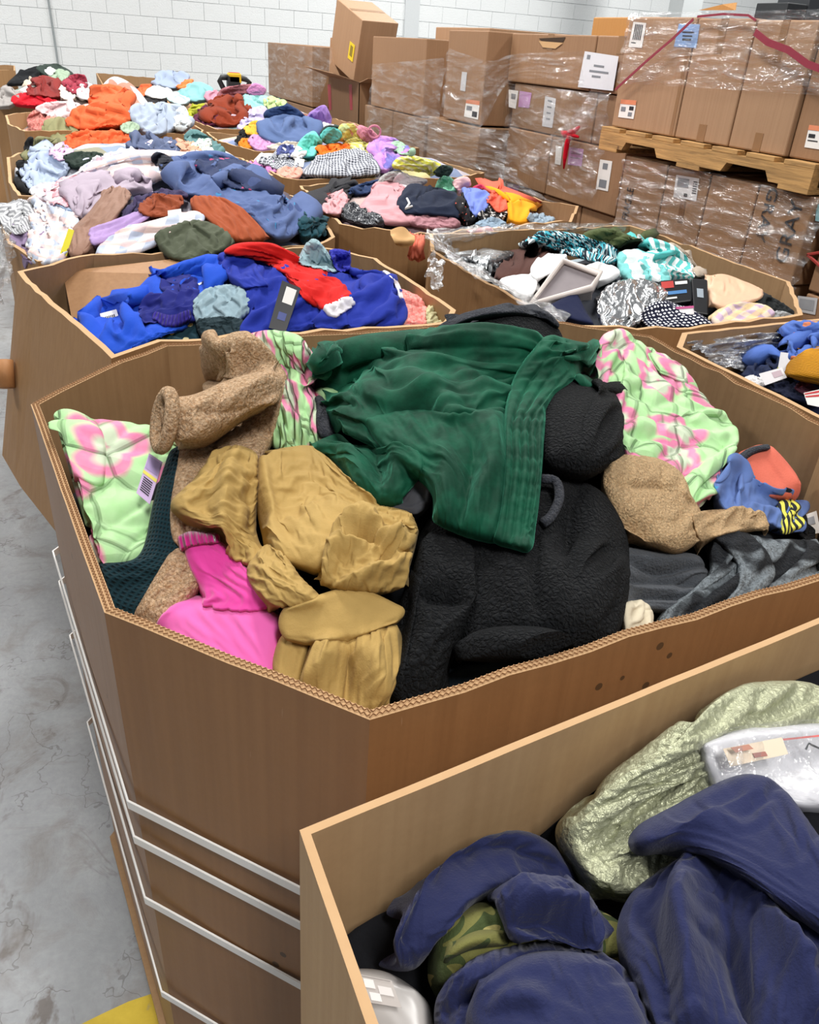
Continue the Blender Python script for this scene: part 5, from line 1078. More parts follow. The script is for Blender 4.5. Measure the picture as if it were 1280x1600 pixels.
# ---- light clothes behind
HL = heap_of(L4_poly, L4_z, 1.03, [(.38, 3.9, .46, .6, 1.22), (.7, 4.0, .25, .4, 1.2)], [
 ('black_trousers', 'black trousers tucked down the curved left corner', 'trousers', [(26, 292), (30, 262), (42, 250), (52, 285), (50, 305), (36, 300)], '#131417', {}),
 ('khaki_bag', 'olive khaki bag with a black strap in the back left corner', 'bag', [(46, 232), (60, 214), (92, 220), (100, 240), (70, 245), (48, 252)], '#7c7b58', dict(parts=[dict(n='strap', o=[[(38, 222), (44, 215), (52, 214)], [(40, 250), (46, 240), (52, 222)]], mat=fabric('#17181b'), res=12, lift=.03, puff=.015, edge=.5, label='black strap')])),
 ('powder_blue_shirt', 'powder blue crumpled shirt at the left of the light pile', 'shirt', [(36, 272), (52, 240), (60, 226), (72, 240), (100, 248), (108, 264), (88, 285), (70, 302), (48, 295)], '#a9b6cd', dict(s=(1.35, 1.3), res=34)),
 ('white_blouse', 'white blouse crumpled over the front left corner below powder blue shirt', 'blouse', [(48, 298), (75, 285), (95, 290), (90, 308), (60, 312)], '#dfe0e6', {}),
 ('lilac_bra', 'small pale lilac pink piece behind the powder blue shirt', 'underwear', [(78, 236), (95, 226), (112, 236), (105, 250), (85, 250)], '#d9b7d3', {}),
 ('forest_green_top', 'dark forest green top lying in the middle of the light pile', 'top', [(100, 246), (125, 238), (160, 240), (150, 256), (112, 262)], '#26332c', {}),
 ('pale_check_pyjamas', 'pale pink and blue check pyjamas across the light pile', 'pyjamas', [[(120, 262), (170, 240), (240, 226), (310, 232)], [(130, 276), (190, 255), (260, 242), (330, 246)]], '#fff', dict(mat=PLAID2, res=34, puff=.03)),
 ('slate_blue_shirt', 'slate blue shirt behind the blue dress', 'shirt', [(198, 228), (215, 212), (250, 216), (290, 225), (285, 240), (230, 236)], '#56617f', {}),
 ('sea_green_dress', 'grey green dress bunched in the right corner of the light pile', 'dress', [(288, 212), (305, 203), (328, 215), (350, 238), (330, 248), (300, 232)], '#5a7f80', dict(lift=.03)),
 ('white_print_blouse', 'white blouse with soft green print near the grey green dress', 'blouse', [(302, 232), (312, 220), (326, 222), (332, 245), (318, 256), (305, 248)], '#d3dcd2', dict(f=dict(col2='#8fb09a', pat='motif', col3='#c9b59a', sc=1.2), lift=.04)),
 ('peach_scarf', 'peach and cream scarf left of the white printed blouse', 'scarf', [(282, 225), (300, 222), (312, 236), (300, 250), (285, 244)], '#cf9f84', dict(lift=.035)),
], ('#c3c6cc', '#8b99ad', '#8f8d7a'), 'light clothes packed in the box behind the pastel plaid pile', clipbox=False, res=30)

# ---- orange pile
HO = heap_of(L5_poly, 1.12, 1.02, [(.5, 5.6, .45, .5, 1.26), (.55, 5.9, .22, .25, 1.37), (.2, 5.5, .3, .4, 1.16)], [
 ('red_print_blouse', 'red finely printed blouse hanging in the left corner', 'blouse', [(44, 182), (58, 172), (76, 180), (74, 204), (48, 203)], '#a44a45', dict(f=dict(col2='#c98a80', pat='fleck', sc=.3))),
 ('pale_pink_top', 'pale pink top beside the red printed blouse', 'top', [(56, 172), (75, 160), (118, 160), (125, 178), (90, 186)], '#dfc3c4', {}),
 ('khaki_skirt', 'plain khaki skirt draped over the front rim under the orange pile', 'skirt', [(68, 205), (74, 186), (104, 186), (122, 212), (110, 222), (80, 220)], '#87855f', dict(s=(1.1, 1.1))),
 ('orange_coat', 'bright orange fleece coat heaped high in the far left pile', 'coat', [(106, 195), (118, 172), (142, 162), (146, 140), (165, 132), (192, 138), (196, 155), (206, 178), (198, 195), (160, 200), (130, 205)], '#d9653a', dict(res=40, puff=.05, s=(1.4, 1.35), f=FL)),
 ('orange_scarf', 'bright orange scarf twisted in loops below the orange coat', 'scarf', [[(98, 222), (125, 205), (150, 205), (190, 205), (226, 212)], [(104, 236), (140, 232), (180, 230), (220, 222)]], '#dd6237', dict(res=34, puff=.04, s=(1.5, 1.45), f=FL, lift=.03)),
 ('grey_blue_tee', 'pale grey blue jersey top right of the orange coat', 'shirt', [(203, 172), (225, 164), (280, 164), (290, 185), (270, 205), (235, 212), (208, 194)], '#a3aebf', dict(res=34, puff=.045, s=(1.3, 1.3), f=dict(weave=.6))),
 ('pale_green_knit', 'small pale green striped knit between the orange pieces', 'sweater', [(188, 198), (200, 190), (216, 194), (214, 206), (194, 208)], '#9fb39b', dict(lift=.035)),
 ('white_lace_top', 'white lace top at the right of the grey blue jersey', 'top', [(275, 172), (290, 168), (296, 190), (285, 205), (272, 200)], '#d5dcdf', dict(lift=.03)),
], ('#b98a78', '#c8c9cd', '#6f6a66'), 'mixed clothes packed under the orange pile', clipbox=False, res=30)

# ---- far left: red pieces and black bundle
HR = heap_of(L6_poly, 1.12, 1.06, [(.25, 7.1, .5, .5, 1.24)], [
 ('grey_print_top', 'grey printed top at the left frame edge of the red pile', 'top', [(-12, 160), (5, 140), (35, 145), (25, 162), (-5, 168)], '#9a9592', {}),
 ('scarlet_sweater', 'scarlet red sweater lying at the front of the far left pile', 'sweater', [(18, 158), (30, 146), (55, 146), (86, 156), (84, 164), (30, 165)], '#bd1727', dict(f=FL)),
 ('brick_red_dress', 'brick red satin dress crumpled above the scarlet sweater', 'dress', [(44, 148), (50, 128), (66, 118), (88, 128), (97, 150), (70, 152)], '#7e2420', dict(s=(1.35, 1.35), f=dict(rough=.6))),
 ('cream_blouse', 'cream blouse beside the brick red dress', 'blouse', [(94, 135), (105, 132), (118, 148), (108, 158), (94, 150)], '#dcd6ce', {}),
 ('burgundy_print_top', 'burgundy printed top at the right of the far left pile', 'top', [(100, 132), (112, 117), (132, 118), (136, 135), (120, 148), (106, 142)], '#6a2234', dict(f=dict(col2='#a33a4a', pat='fleck', sc=.3))),
 ('white_print_shirt', 'white shirt with red print at the far right edge of the red pile', 'shirt', [(120, 148), (135, 130), (152, 140), (152, 152), (130, 156)], '#e0dcde', dict(f=dict(col2='#b8323c', pat='motif', col3='#dadada', sc=1.5))),
], ('#c9c2c0', '#8f4440', '#7a8f84'), 'mixed clothes packed in the far left box', clipbox=False, res=26)
HF = Heap(-.8, .9, 9.4, 11.0, 1.12, [(.0, 10.2, .6, .5, 1.36), (.55, 10.2, .4, .5, 1.34)], None, 1.2)
FARB = [('black_coat', 'black coat on top of the farthest left pile', 'coat', [(10, 134), (24, 118), (42, 108), (62, 104), (60, 120), (36, 132)], '#1a1c1f', {}),
 ('charcoal_green_jacket', 'charcoal green jacket at the crest of the farthest left pile', 'jacket', [(56, 108), (75, 100), (98, 104), (116, 118), (96, 122), (66, 118)], '#39443f', {}),
 ('sage_tee', 'sage green tee with white beside it on the farthest left pile', 'shirt', [(76, 122), (88, 108), (104, 112), (106, 124), (88, 130)], '#9db09a', {}),
 ('white_tee', 'white tee near the crest of the farthest left pile', 'shirt', [(70, 112), (78, 104), (86, 112), (80, 120)], '#e6e6e6', {}),
 ('beige_blouse', 'beige blouse left of the brick red dress in the far left corner', 'blouse', [(34, 136), (42, 124), (58, 122), (62, 132), (44, 142)], '#cfc2b0', {})]
for k, (a, b, c, d, col, kw) in enumerate(FARB): piece(HF, a, b, c, d, fabric(col), res=16, s=(1.3, 1.3), lift=.01, puff=.05)
# ---- far middle pile
HM = Heap(.7, 2.0, 7.4, 9.0, 1.05, [(1.3, 8.1, .6, .6, 1.30)], None, 1.12)
MB().box(.75, 1.95, 7.5, 8.9, .13, 1.06).build('storage_bin', CB_OUT); tag(bpy.data.objects['storage_bin'], 'low cardboard bin carrying the far middle pile of light clothes', 'box')
for k, (a, b, c, d, col, kw) in enumerate([
 ('dark_leggings', 'dark patterned leggings in front of the far middle pile', 'leggings', [(210, 156), (222, 148), (250, 152), (262, 160), (240, 166)], '#2c2a2c', {}),
 ('white_ruffle_top', 'white ruffled top right of the orange coat', 'top', [(188, 158), (204, 148), (222, 156), (222, 168), (198, 170)], '#e3e2e0', {}),
 ('orange_tee', 'orange tee at the left of the far middle pile', 'shirt', [(208, 150), (220, 134), (236, 132), (232, 146), (218, 154)], '#d8643c', {}),
 ('white_jersey', 'white jersey with orange trim in the far middle pile', 'shirt', [(228, 150), (238, 134), (262, 138), (270, 150), (248, 156)], '#dbdedd', {}),
 ('grey_hoodie', 'grey blue hoodie standing at the crest of the far middle pile', 'hoodie', [(236, 132), (248, 118), (262, 110), (280, 114), (296, 122), (288, 136), (258, 138)], '#8f9cb2', {}),
 ('orange_hat', 'small orange hat beside the grey blue hoodie', 'hat', [(275, 136), (288, 126), (302, 124), (298, 134), (282, 140)], '#e07a45', {}),
 ('seafoam_top', 'seafoam teal top in soft folds in the far middle pile', 'top', [(272, 152), (290, 134), (312, 128), (332, 140), (330, 154), (300, 160)], '#7fb1b3', {}),
 ('mint_shirt', 'pale mint shirt between orange cap and seafoam top', 'shirt', [(262, 156), (272, 144), (290, 150), (296, 162), (276, 164)], '#b8cfd2', {}),
 ('rose_print_top', 'rose printed top at the right of the far middle pile', 'top', [(318, 148), (330, 140), (345, 146), (345, 160), (325, 160)], '#c48a9c', {})]):
    piece(HM, a, b, c, d, fabric(col), res=18, s=(1.3, 1.3), lift=.01 + .004 * k, puff=.04)

# ---- right column, far to near
HT = heap_of(R6_poly, R6_z, 1.02, [(1.6, 6.6, .5, .5, 1.22), (1.3, 6.2, .3, .4, 1.14)], [
 ('pink_fluffy_top', 'dusty pink fluffy top at the back of the rust pile', 'top', [(340, 152), (352, 138), (385, 132), (412, 136), (408, 150), (370, 158)], '#b8747c', dict(f=dict(tex='boucle'))),
 ('orchid_scarf', 'orchid pink scarf at the far right of the rust pile', 'scarf', [(385, 142), (398, 130), (415, 138), (412, 148), (396, 150)], '#c07fae', {}),
 ('aqua_top', 'pale aqua top right of the rust garment', 'top', [(372, 162), (382, 150), (412, 150), (436, 160), (420, 172), (385, 168)], '#8fc3c0', {}),
 ('lime_print_top', 'pale lime printed top at the right edge of the rust pile', 'top', [(415, 162), (425, 150), (444, 164), (440, 176), (422, 174)], '#b9cf8f', {}),
 ('chartreuse_top', 'chartreuse top at the left of the rust pile', 'top', [(290, 182), (298, 168), (318, 162), (322, 172), (305, 186)], '#a0a32c', {}),
 ('plum_top', 'plum purple top between chartreuse and rust', 'top', [(306, 186), (318, 168), (335, 172), (340, 192), (318, 196)], '#5b2740', {}),
 ('rust_dress', 'dark rust dress crumpled in the middle of the far right pile', 'dress', [(326, 180), (334, 155), (350, 148), (378, 158), (396, 172), (388, 190), (362, 196), (336, 194)], '#7d2f16', dict(res=30, s=(1.45, 1.4))),
 ('lavender_top', 'lavender and white top at the right corner of the rust pile', 'top', [(372, 200), (392, 172), (412, 166), (416, 182), (398, 206)], '#b9b0d4', dict(lift=.03)),
], ('#b5a2ac', '#8fb0b0', '#8a5a4a'), 'mixed clothes packed under the rust dress pile', clipbox=False, res=30)
_t = PY(366, 128, 7.2)
tl = empty('hand_tool', _t); tag(tl, 'black strapping tool with yellow and red top standing on the far right pile', 'tool')
def tp(x, y, d=7.2): return PY(x, y, d)
MB().tube([tp(350, 140), tp(343, 126), tp(346, 121), tp(360, 121)], .020, 8).tube([tp(372, 121), tp(384, 124), tp(390, 129), tp(386, 137)], .020, 8).build('handle', plain('#1b1c1d', .5), tl, smooth=True)
MB().slab(tp(365, 131), (.05, 0, 0), (0, .04, 0), (0, 0, .06)).build('motor_body', plain('#202122', .5), tl, bevel=.01)
MB().slab(tp(366, 122), (.05, 0, 0), (0, .04, 0), (0, 0, .035)).build('top_cap', plain('#e0b424', .4), tl, bevel=.01)['label'] = 'yellow cap'
MB().slab(tp(366, 115), (.04, 0, 0), (0, .03, 0), (0, 0, .008)).build('lever', plain('#b5392c', .4), tl, bevel=.003)['label'] = 'red lever'

HD = heap_of(R5_poly, R5_z, 1.0, [(1.55, 5.35, .55, .4, 1.17), (1.9, 5.4, .4, .4, 1.14)], [
 ('navy_sweatshirt', 'deep navy blue sweatshirt behind the faded denim shirt', 'sweatshirt', [(412, 182), (422, 170), (455, 166), (484, 188), (480, 198), (430, 190)], '#22355c', {}),
 ('violet_hoodie', 'violet hoodie peaking beside the open carton', 'hoodie', [(478, 186), (490, 172), (508, 165), (518, 190), (505, 202), (486, 198)], '#9c7cc2', {}),
 ('white_ribbed_top', 'white ribbed top beneath the violet hoodie', 'top', [(490, 202), (505, 192), (530, 198), (535, 208), (505, 212)], '#dcd6de', {}),
 ('black_belt', 'black belt hanging at the left rim of the denim pile', 'belt', [(369, 220), (380, 200), (390, 194), (388, 205), (377, 224)], '#141416', dict(puff=.015)),
 ('mustard_top', 'mustard yellow top at the left of the denim shirt', 'top', [(386, 208), (390, 192), (404, 189), (412, 202), (400, 212)], '#d9a93c', {}),
 ('orange_knit', 'small orange knit by the left rim of the denim pile', 'sweater', [(374, 226), (380, 216), (394, 220), (396, 230), (382, 232)], '#d97f22', {}),
 ('mauve_scarf', 'mauve pink scarf in front of the denim shirt', 'scarf', [(388, 222), (396, 210), (416, 216), (434, 228), (420, 234), (400, 234)], '#c492bd', {}),
 ('denim_shirt', 'faded denim shirt folded at the centre of the denim pile', 'shirt', [(402, 208), (412, 192), (430, 180), (470, 182), (498, 200), (500, 212), (470, 224), (430, 226)], '#566a94', dict(res=32, lift=.03, puff=.05, s=(1.2, 1.18), f=dict(weave=1.2))),
 ('cream_undershirt', 'cream cotton edge along the front rim under the denim shirt', 'shirt', [(415, 230), (440, 222), (475, 222), (478, 232), (440, 236)], '#ddd6c8', {}),
], ('#a9a4b8', '#7f8db0', '#c9b7a0'), 'mixed clothes packed under the denim shirt', clipbox=False, res=30)

HG = heap_of(R4_poly, R4_z, .99, [(1.65, 4.35, .6, .42, 1.15), (1.35, 4.15, .3, .3, 1.1)], [
 ('green_strap_top', 'black and green strappy top behind the aqua top', 'top', [(500, 208), (512, 196), (536, 200), (532, 210), (510, 214)], '#2f3f3c', {}),
 ('yellow_print_skirt', 'yellow and pink printed skirt at the back of the gingham pile', 'skirt', [(526, 206), (535, 194), (556, 196), (568, 214), (550, 222), (530, 218)], '#cdbf69', dict(f=dict(col2='#c98f8a', pat='print', col3='#b7c48a', sc=.6))),
 ('pink_handbag', 'small pink bag with a round handle at the back of the gingham pile', 'bag', [(558, 208), (562, 196), (578, 202), (592, 214), (590, 226), (568, 222)], '#c98495', dict(parts=[])),
 ('yellow_gingham_top', 'yellow checked top below the pink bag', 'top', [(536, 226), (550, 214), (575, 224), (582, 240), (560, 244)], '#cfc45c', dict(f=dict(col2='#e9e5c8', pat='check', col3='#9a9a50', sc=2))),
 ('lilac_tie_dye', 'lilac and violet tie-dye top right of the gingham', 'top', [(580, 228), (590, 214), (615, 216), (632, 236), (622, 256), (600, 268), (586, 250)], '#8c7cc4', dict(f=dict(col2='#c98fd0', pat='tiedye', col3='#6a68b0'), res=26)),
 ('sage_top', 'sage green top at the far right of the gingham pile', 'top', [(608, 226), (622, 220), (640, 232), (642, 244), (622, 240)], '#9cbfa3', {}),
 ('pink_print_tights', 'orchid pink tights at the near left corner of the gingham pile', 'tights', [(394, 258), (405, 248), (425, 252), (436, 266), (420, 272), (402, 268)], '#c27fb6', {}),
 ('white_underlayer', 'white crumpled cotton at the left rim of the gingham pile', 'shirt', [(396, 252), (410, 240), (432, 242), (430, 252), (408, 256)], '#d6d2d4', {}),
 ('dark_gingham_shirt', 'small black and white gingham shirt left of the big gingham', 'shirt', [(412, 254), (425, 242), (448, 234), (464, 248), (462, 264), (430, 266)], '#33363f', dict(f=dict(col2='#c9ccd4', pat='gingham', sc=.6), s=(1.3, 1.3))),
 ('indigo_print_scarf', 'indigo and white patterned scarf above the small gingham shirt', 'scarf', [(432, 240), (440, 226), (460, 228), (466, 244), (450, 246)], '#3b4370', dict(f=dict(col2='#d5d8e6', pat='print', col3='#59619a', sc=.8))),
 ('aqua_top', 'aqua and white top at the top middle of the gingham pile', 'top', [(500, 214), (510, 200), (530, 202), (534, 216), (514, 226)], '#63bdb8', {}),
 ('mint_top', 'bright mint rounded bundle at the middle of the gingham pile', 'top', [(464, 236), (470, 218), (490, 205), (502, 222), (498, 240), (478, 247)], '#6fcfc0', dict(puff=.05)),
 ('white_cotton_bra', 'white cotton piece wrapped beside the mint bundle', 'underwear', [(458, 240), (464, 228), (474, 234), (472, 248), (462, 250)], '#e0ddd8', {}),
 ('orange_shorts', 'vivid orange shorts behind the big gingham shirt', 'shorts', [(496, 242), (505, 228), (528, 224), (548, 230), (530, 242), (508, 246)], '#e26f1f', {}),
 ('gingham_shirt', 'large black and white gingham shirt over the front rim', 'shirt', [[(490, 252), (520, 238), (555, 230), (575, 234)], [(475, 264), (515, 255), (560, 250), (590, 254)], [(468, 276), (510, 278), (560, 278), (598, 276)]], '#2f323c', dict(f=dict(col2='#c6c9d2', pat='gingham', sc=.6), res=36, lift=.03, puff=.045, s=(1.2, 1.15))),
 ('coral_trim_top', 'coral and cream trimmed top low at the front rim', 'top', [(432, 272), (445, 262), (468, 264), (468, 278), (445, 278)], '#d9a08f', {}),
], ('#bdb6be', '#c4bd8a', '#7d8aa8'), 'mixed clothes packed under the gingham pile', clipbox=False, res=30)
card(HG, 'price_tag', 'white square price tag left of the big gingham shirt', 'tag', [(461, 247), (476, 249), (474, 261), (460, 259)], plain('#dfdacb', .5), .06)
_c = HG.hit(np.array([585.]), np.array([206.]))[0]; _c = _c + (CAM - _c) / np.linalg.norm(CAM - _c) * .04
adopt(MB().tube(ring_pts(_c, np.array([1, 0, 0.]), np.array([0, 0, 1.]), .035, .03, 16), .006, 6, closed=True).build('handle', fabric('#c98495')), bpy.data.objects['pink_handbag'])

HK = heap_of(R3_poly, R3_z, .98, [(1.35, 3.15, .45, .38, 1.13), (1.6, 3.2, .4, .3, 1.12), (1.15, 3.05, .15, .2, 1.05)], [
 ('maroon_top', 'dark maroon top in the left corner of the torn box', 'top', [(478, 312), (485, 298), (502, 302), (506, 318), (488, 320)], '#5f2220', {}),
 ('black_mesh_top', 'black mesh top at the left of the pink tunic', 'top', [(498, 318), (520, 295), (552, 282), (560, 296), (530, 318), (508, 330)], '#2b2b2f', dict(f=dict(weave=2))),
 ('dark_blue_leggings', 'dark blue leggings at the back left of the torn box', 'leggings', [(540, 298), (560, 288), (598, 280), (592, 296), (560, 304)], '#28395c', {}),
 ('grey_cotton_tee', 'grey cotton tee at the back edge above the pink tunic', 'shirt', [(590, 284), (605, 270), (628, 268), (625, 284), (600, 290)], '#a6a4a2', {}),
 ('white_puffer_piece', 'white crumpled piece at the back right of the pink tunic', 'top', [(612, 288), (622, 270), (642, 274), (668, 282), (650, 295), (625, 298)], '#ddd6d8', {}),
 ('yellow_stripe_top', 'yellow striped top at the back of the torn box', 'top', [(614, 262), (625, 246), (655, 246), (686, 256), (684, 270), (650, 268)], '#d2cf4e', dict(f=dict(col2='#eceadb', pat='check', col3='#b9bd6a', sc=2.2))),
 ('dark_green_sock', 'dark green piece right of the yellow striped top', 'sock', [(678, 268), (690, 258), (708, 262), (700, 276), (684, 276)], '#2b3a36', {}),
 ('seafoam_ruffle', 'seafoam green ruffled piece above the navy shorts', 'top', [(682, 292), (690, 276), (705, 278), (718, 294), (700, 300)], '#7fc0a2', dict(s=(1.4, 1.4))),
 ('blush_box', 'small blush pink packet at the far side of the torn box', 'packet', [(706, 284), (728, 276), (736, 290), (715, 298)], '#e0b6b8', dict(s=(1.02, 1.02), puff=.02)),
 ('magenta_sock', 'small magenta red piece behind the periwinkle cloth', 'sock', [(738, 294), (752, 288), (760, 298), (748, 304)], '#c83a5c', {}),
 ('rose_tunic', 'dusty rose jersey tunic at the left of the torn box', 'shirt', [[(588, 292), (605, 282), (632, 290)], [(570, 312), (600, 308), (640, 310)], [(560, 330), (600, 330), (650, 335)], [(575, 348), (620, 352), (660, 350)]], '#cf9aa0', dict(res=36, lift=.02, puff=.04, s=(1.15, 1.2), f=dict(weave=.7))),
 ('rose_sleeve_top', 'second rose pink sleeve near the clear plastic bag', 'top', [(506, 330), (515, 308), (535, 302), (542, 318), (530, 336)], '#d3a0a4', {}),
 ('black_floral_tights', 'black tights in clear plastic at the near left of the torn box', 'package', [(536, 340), (540, 318), (560, 322), (590, 338), (600, 352), (560, 350)], '#1c1d20', dict(mat=foil('#3b3d42', .25, .3), s=(1.35, 1.35))),
 ('rose_joggers', 'dusty rose joggers along the near rim under the navy shorts', 'trousers', [(640, 350), (660, 334), (700, 338), (720, 350), (690, 358)], '#b08088', {}),
 ('navy_shorts', 'navy jersey shorts with a white drawstring', 'shorts', [[(630, 298), (665, 292), (705, 296)], [(618, 318), (665, 315), (722, 318)], [(632, 338), (675, 338), (724, 345)]], '#1c2438', dict(res=34, lift=.045, puff=.04, s=(1.18, 1.15))),
 ('black_print_top', 'black top with a small bright print right of the navy shorts', 'top', [(716, 322), (724, 302), (742, 312), (745, 340), (724, 346)], '#1d1c20', dict(f=dict(col2='#d55a4a', pat='motif', col3='#e0dcd8', sc=2.2))),
 ('periwinkle_cloth', 'periwinkle blue cloth hanging to a point', 'scarf', [(722, 298), (745, 294), (764, 306), (756, 326), (742, 340), (732, 322)], '#7487d2', dict(lift=.055, s=(1.08, 1.08))),
 ('animal_print_bikini', 'black and white animal print piece near the orange tank', 'swimwear', [(748, 338), (765, 322), (795, 322), (802, 332), (780, 344), (755, 348)], '#1e1d1f', dict(f=dict(col2='#d9d3cf', pat='print', col3='#1e1d1f', sc=2))),
 ('coral_bikini', 'coral pink bikini top beside the orange tank', 'swimwear', [(760, 312), (772, 302), (786, 306), (798, 322), (782, 334), (768, 326)], '#e5654e', {}),
 ('orange_tank', 'bright orange yellow tank top in the right half of the torn box', 'top', [[(780, 304), (795, 304), (805, 312)], [(790, 318), (808, 320), (824, 324)], [(795, 348), (812, 352), (832, 348)]], '#f0a01a', dict(res=28, lift=.05, puff=.035, s=(1.12, 1.1))),
 ('grey_blue_tank', 'pale grey blue tank top lying at the near rim below animal print', 'top', [(742, 352), (758, 342), (780, 344), (792, 352), (770, 358)], '#8ea2b4', {}),
 ('ice_blue_knit', 'ice blue knit at the right end of the torn box', 'sweater', [(824, 340), (835, 334), (862, 340), (858, 350), (832, 350)], '#97a9b8', {}),
], ('#a9949c', '#575c70', '#b8a5a0'), 'mixed clothes packed in the torn box', clipbox=False, res=30)
_q = HK.hit(np.array([636., 640, 634, 644]), np.array([310., 318, 326, 322])); _q = _q + (CAM - _q) / np.linalg.norm(CAM - _q, axis=-1, keepdims=True) * .10
adopt(MB().tube(list(_q), .004, 6).build('drawstring', plain('#e8e6e4', .7)), bpy.data.objects['navy_shorts'])
# ---- white bin box
CLEAR = film(.30, stretch=(2, 2, 2), scale=16, bumpd=.02)
LINER = film(.62, tint='#f2f4f6', stretch=(3, 3, 9), scale=7, bumpd=.03, rough=.16)
LINER2 = film(.80, tint='#f4f6f8', stretch=(3, 3, 9), scale=9, bumpd=.03, rough=.2)
POLKA = fabric('#15182e', '#e9e9ee', pat='dots', sc=1.15)
HW = heap_of(R2_poly, R2_z, .97, [(1.5, 1.95, .48, .42, 1.13), (1.3, 1.7, .3, .25, 1.07), (1.72, 1.72, .4, .32, 1.11), (1.25, 2.2, .25, .25, 1.06)], [
 ('black_pack', 'black plastic-wrapped pack beside the pink box', 'package', [(716, 410), (735, 390), (760, 398), (772, 425), (750, 435)], '#232428', dict(mat=foil('#303236', .3, .4))),
 ('clear_bag', 'clear crinkled plastic bag in the far left corner beside the pink box', 'bag', [(684, 400), (690, 380), (720, 375), (738, 395), (755, 425), (768, 440), (735, 432), (700, 415)], '#fff', dict(mat=foil('#b4b8bb', .22, .55), s=(1.4, 1.4), res=34)),
 ('beige_lace_cloth', 'beige lace cloth hanging at the far edge behind the aqua stripes', 'cloth', [(1036, 390), (1052, 380), (1078, 400), (1098, 432), (1075, 425), (1050, 405)], '#b3a595', {}),
 ('olive_top', 'olive green top behind the tropical print garment', 'top', [(912, 372), (925, 360), (955, 358), (992, 376), (992, 400), (950, 395)], '#4f5a38', dict(f=FL)),
 ('black_trousers', 'black trousers curving along the far right rim', 'trousers', [(1178, 470), (1195, 460), (1225, 475), (1245, 492), (1220, 496), (1190, 485)], '#191d1e', {}),
 ('grey_tee', 'light grey tee in the near right corner of the lined box', 'shirt', [(1190, 500), (1205, 486), (1235, 490), (1245, 498), (1200, 508)], '#a5a7a8', {}),
 ('tropical_dress', 'tropical leaf print dress in teal, black and pink', 'dress', [[(812, 378), (850, 362), (905, 366), (955, 380)], [(840, 385), (890, 385), (930, 392), (970, 402)], [(870, 395), (900, 402), (940, 412), (965, 412)]], '#12202a', dict(f=dict(col2='#3fa3b4', pat='print', col3='#c9d8da', sc=1.6), res=40, lift=.02, s=(1.25, 1.25))),
 ('aqua_stripe_top', 'aqua and white striped top along the far side of the lined box', 'top', [[(986, 384), (1010, 374), (1050, 382), (1080, 405)], [(1000, 405), (1030, 400), (1060, 410), (1085, 425)], [(1030, 430), (1060, 432), (1085, 438)]], '#57b9b6', dict(f=dict(col2='#e6ecec', pat='stripe', sc=.32), res=36, lift=.03, s=(1.2, 1.3))),
 ('white_stripe_blouse', 'white blouse with thin aqua stripes right of the white bin', 'blouse', [[(960, 402), (1000, 400), (1040, 420)], [(972, 425), (1010, 420), (1048, 432)], [(985, 442), (1015, 440), (1045, 445)]], '#dfe6e6', dict(f=dict(col2='#7cc4c2', pat='stripe', sc=.2), res=30, lift=.03)),
 ('brown_shorts', 'chocolate brown shorts left of the white bin', 'shorts', [[(800, 378), (830, 374), (866, 392)], [(785, 400), (825, 398), (872, 405)], [(768, 440), (800, 440), (845, 430)]], '#4c2e27', dict(res=34, lift=.03, puff=.035, s=(1.15, 1.1), f=dict(weave=.6))),
 ('navy_napkin', 'dark navy cloth folded to a peak in front of the white bin', 'cloth', [[(895, 455), (902, 456)], [(868, 472), (918, 490)], [(838, 484), (935, 512)]], '#191f3c', dict(res=24, lift=.045, puff=.012, s=(1.05, 1.05), f=dict(weave=.5))),
 ('nude_slip', 'peach nude satin slip spread on the far right of the lined box', 'slip', [[(1098, 432), (1130, 428), (1165, 440), (1198, 452)], [(1105, 450), (1135, 455), (1170, 462), (1190, 468)], [(1112, 478), (1130, 485), (1150, 478)]], '#dcb596', dict(f=dict(rough=.45, weave=.6), res=34, lift=.035, puff=.025, s=(1.12, 1.1))),
 ('lavender_print_cloth', 'cream cloth with a lavender and yellow lattice print', 'cloth', [(1112, 498), (1125, 482), (1150, 472), (1195, 476), (1212, 492), (1190, 504), (1150, 514), (1120, 514)], '#ddc9b8', dict(f=dict(col2='#a98cc0', pat='check', col3='#dfc27a', sc=1.6), res=32, lift=.035, s=(1.12, 1.12))),
 ('foil_blanket', 'crumpled shiny silver foil blanket in the middle of the lined box', 'blanket', [(938, 470), (955, 445), (985, 436), (1020, 440), (1042, 458), (1020, 480), (1000, 505), (975, 520), (945, 518), (935, 495)], '#fff', dict(mat=foil('#d5d7d9', .22, .95, 12), s=(1.3, 1.3), res=44, lift=.045, puff=.03, sub=0)),
 ('polka_dot_shorts', 'navy and white polka dot shorts in front of the black boxes', 'shorts', [[(1005, 485), (1030, 468), (1060, 475)], [(1000, 500), (1050, 492), (1090, 488)], [(1018, 518), (1070, 516), (1125, 512)]], '#fff', dict(mat=POLKA, res=36, lift=.05, puff=.03, s=(1.15, 1.15))),
], ('#4a4d55', '#9aa6ad', '#2b2c33'), 'mixed clothes packed in the lined box', res=34, clipbox=False)
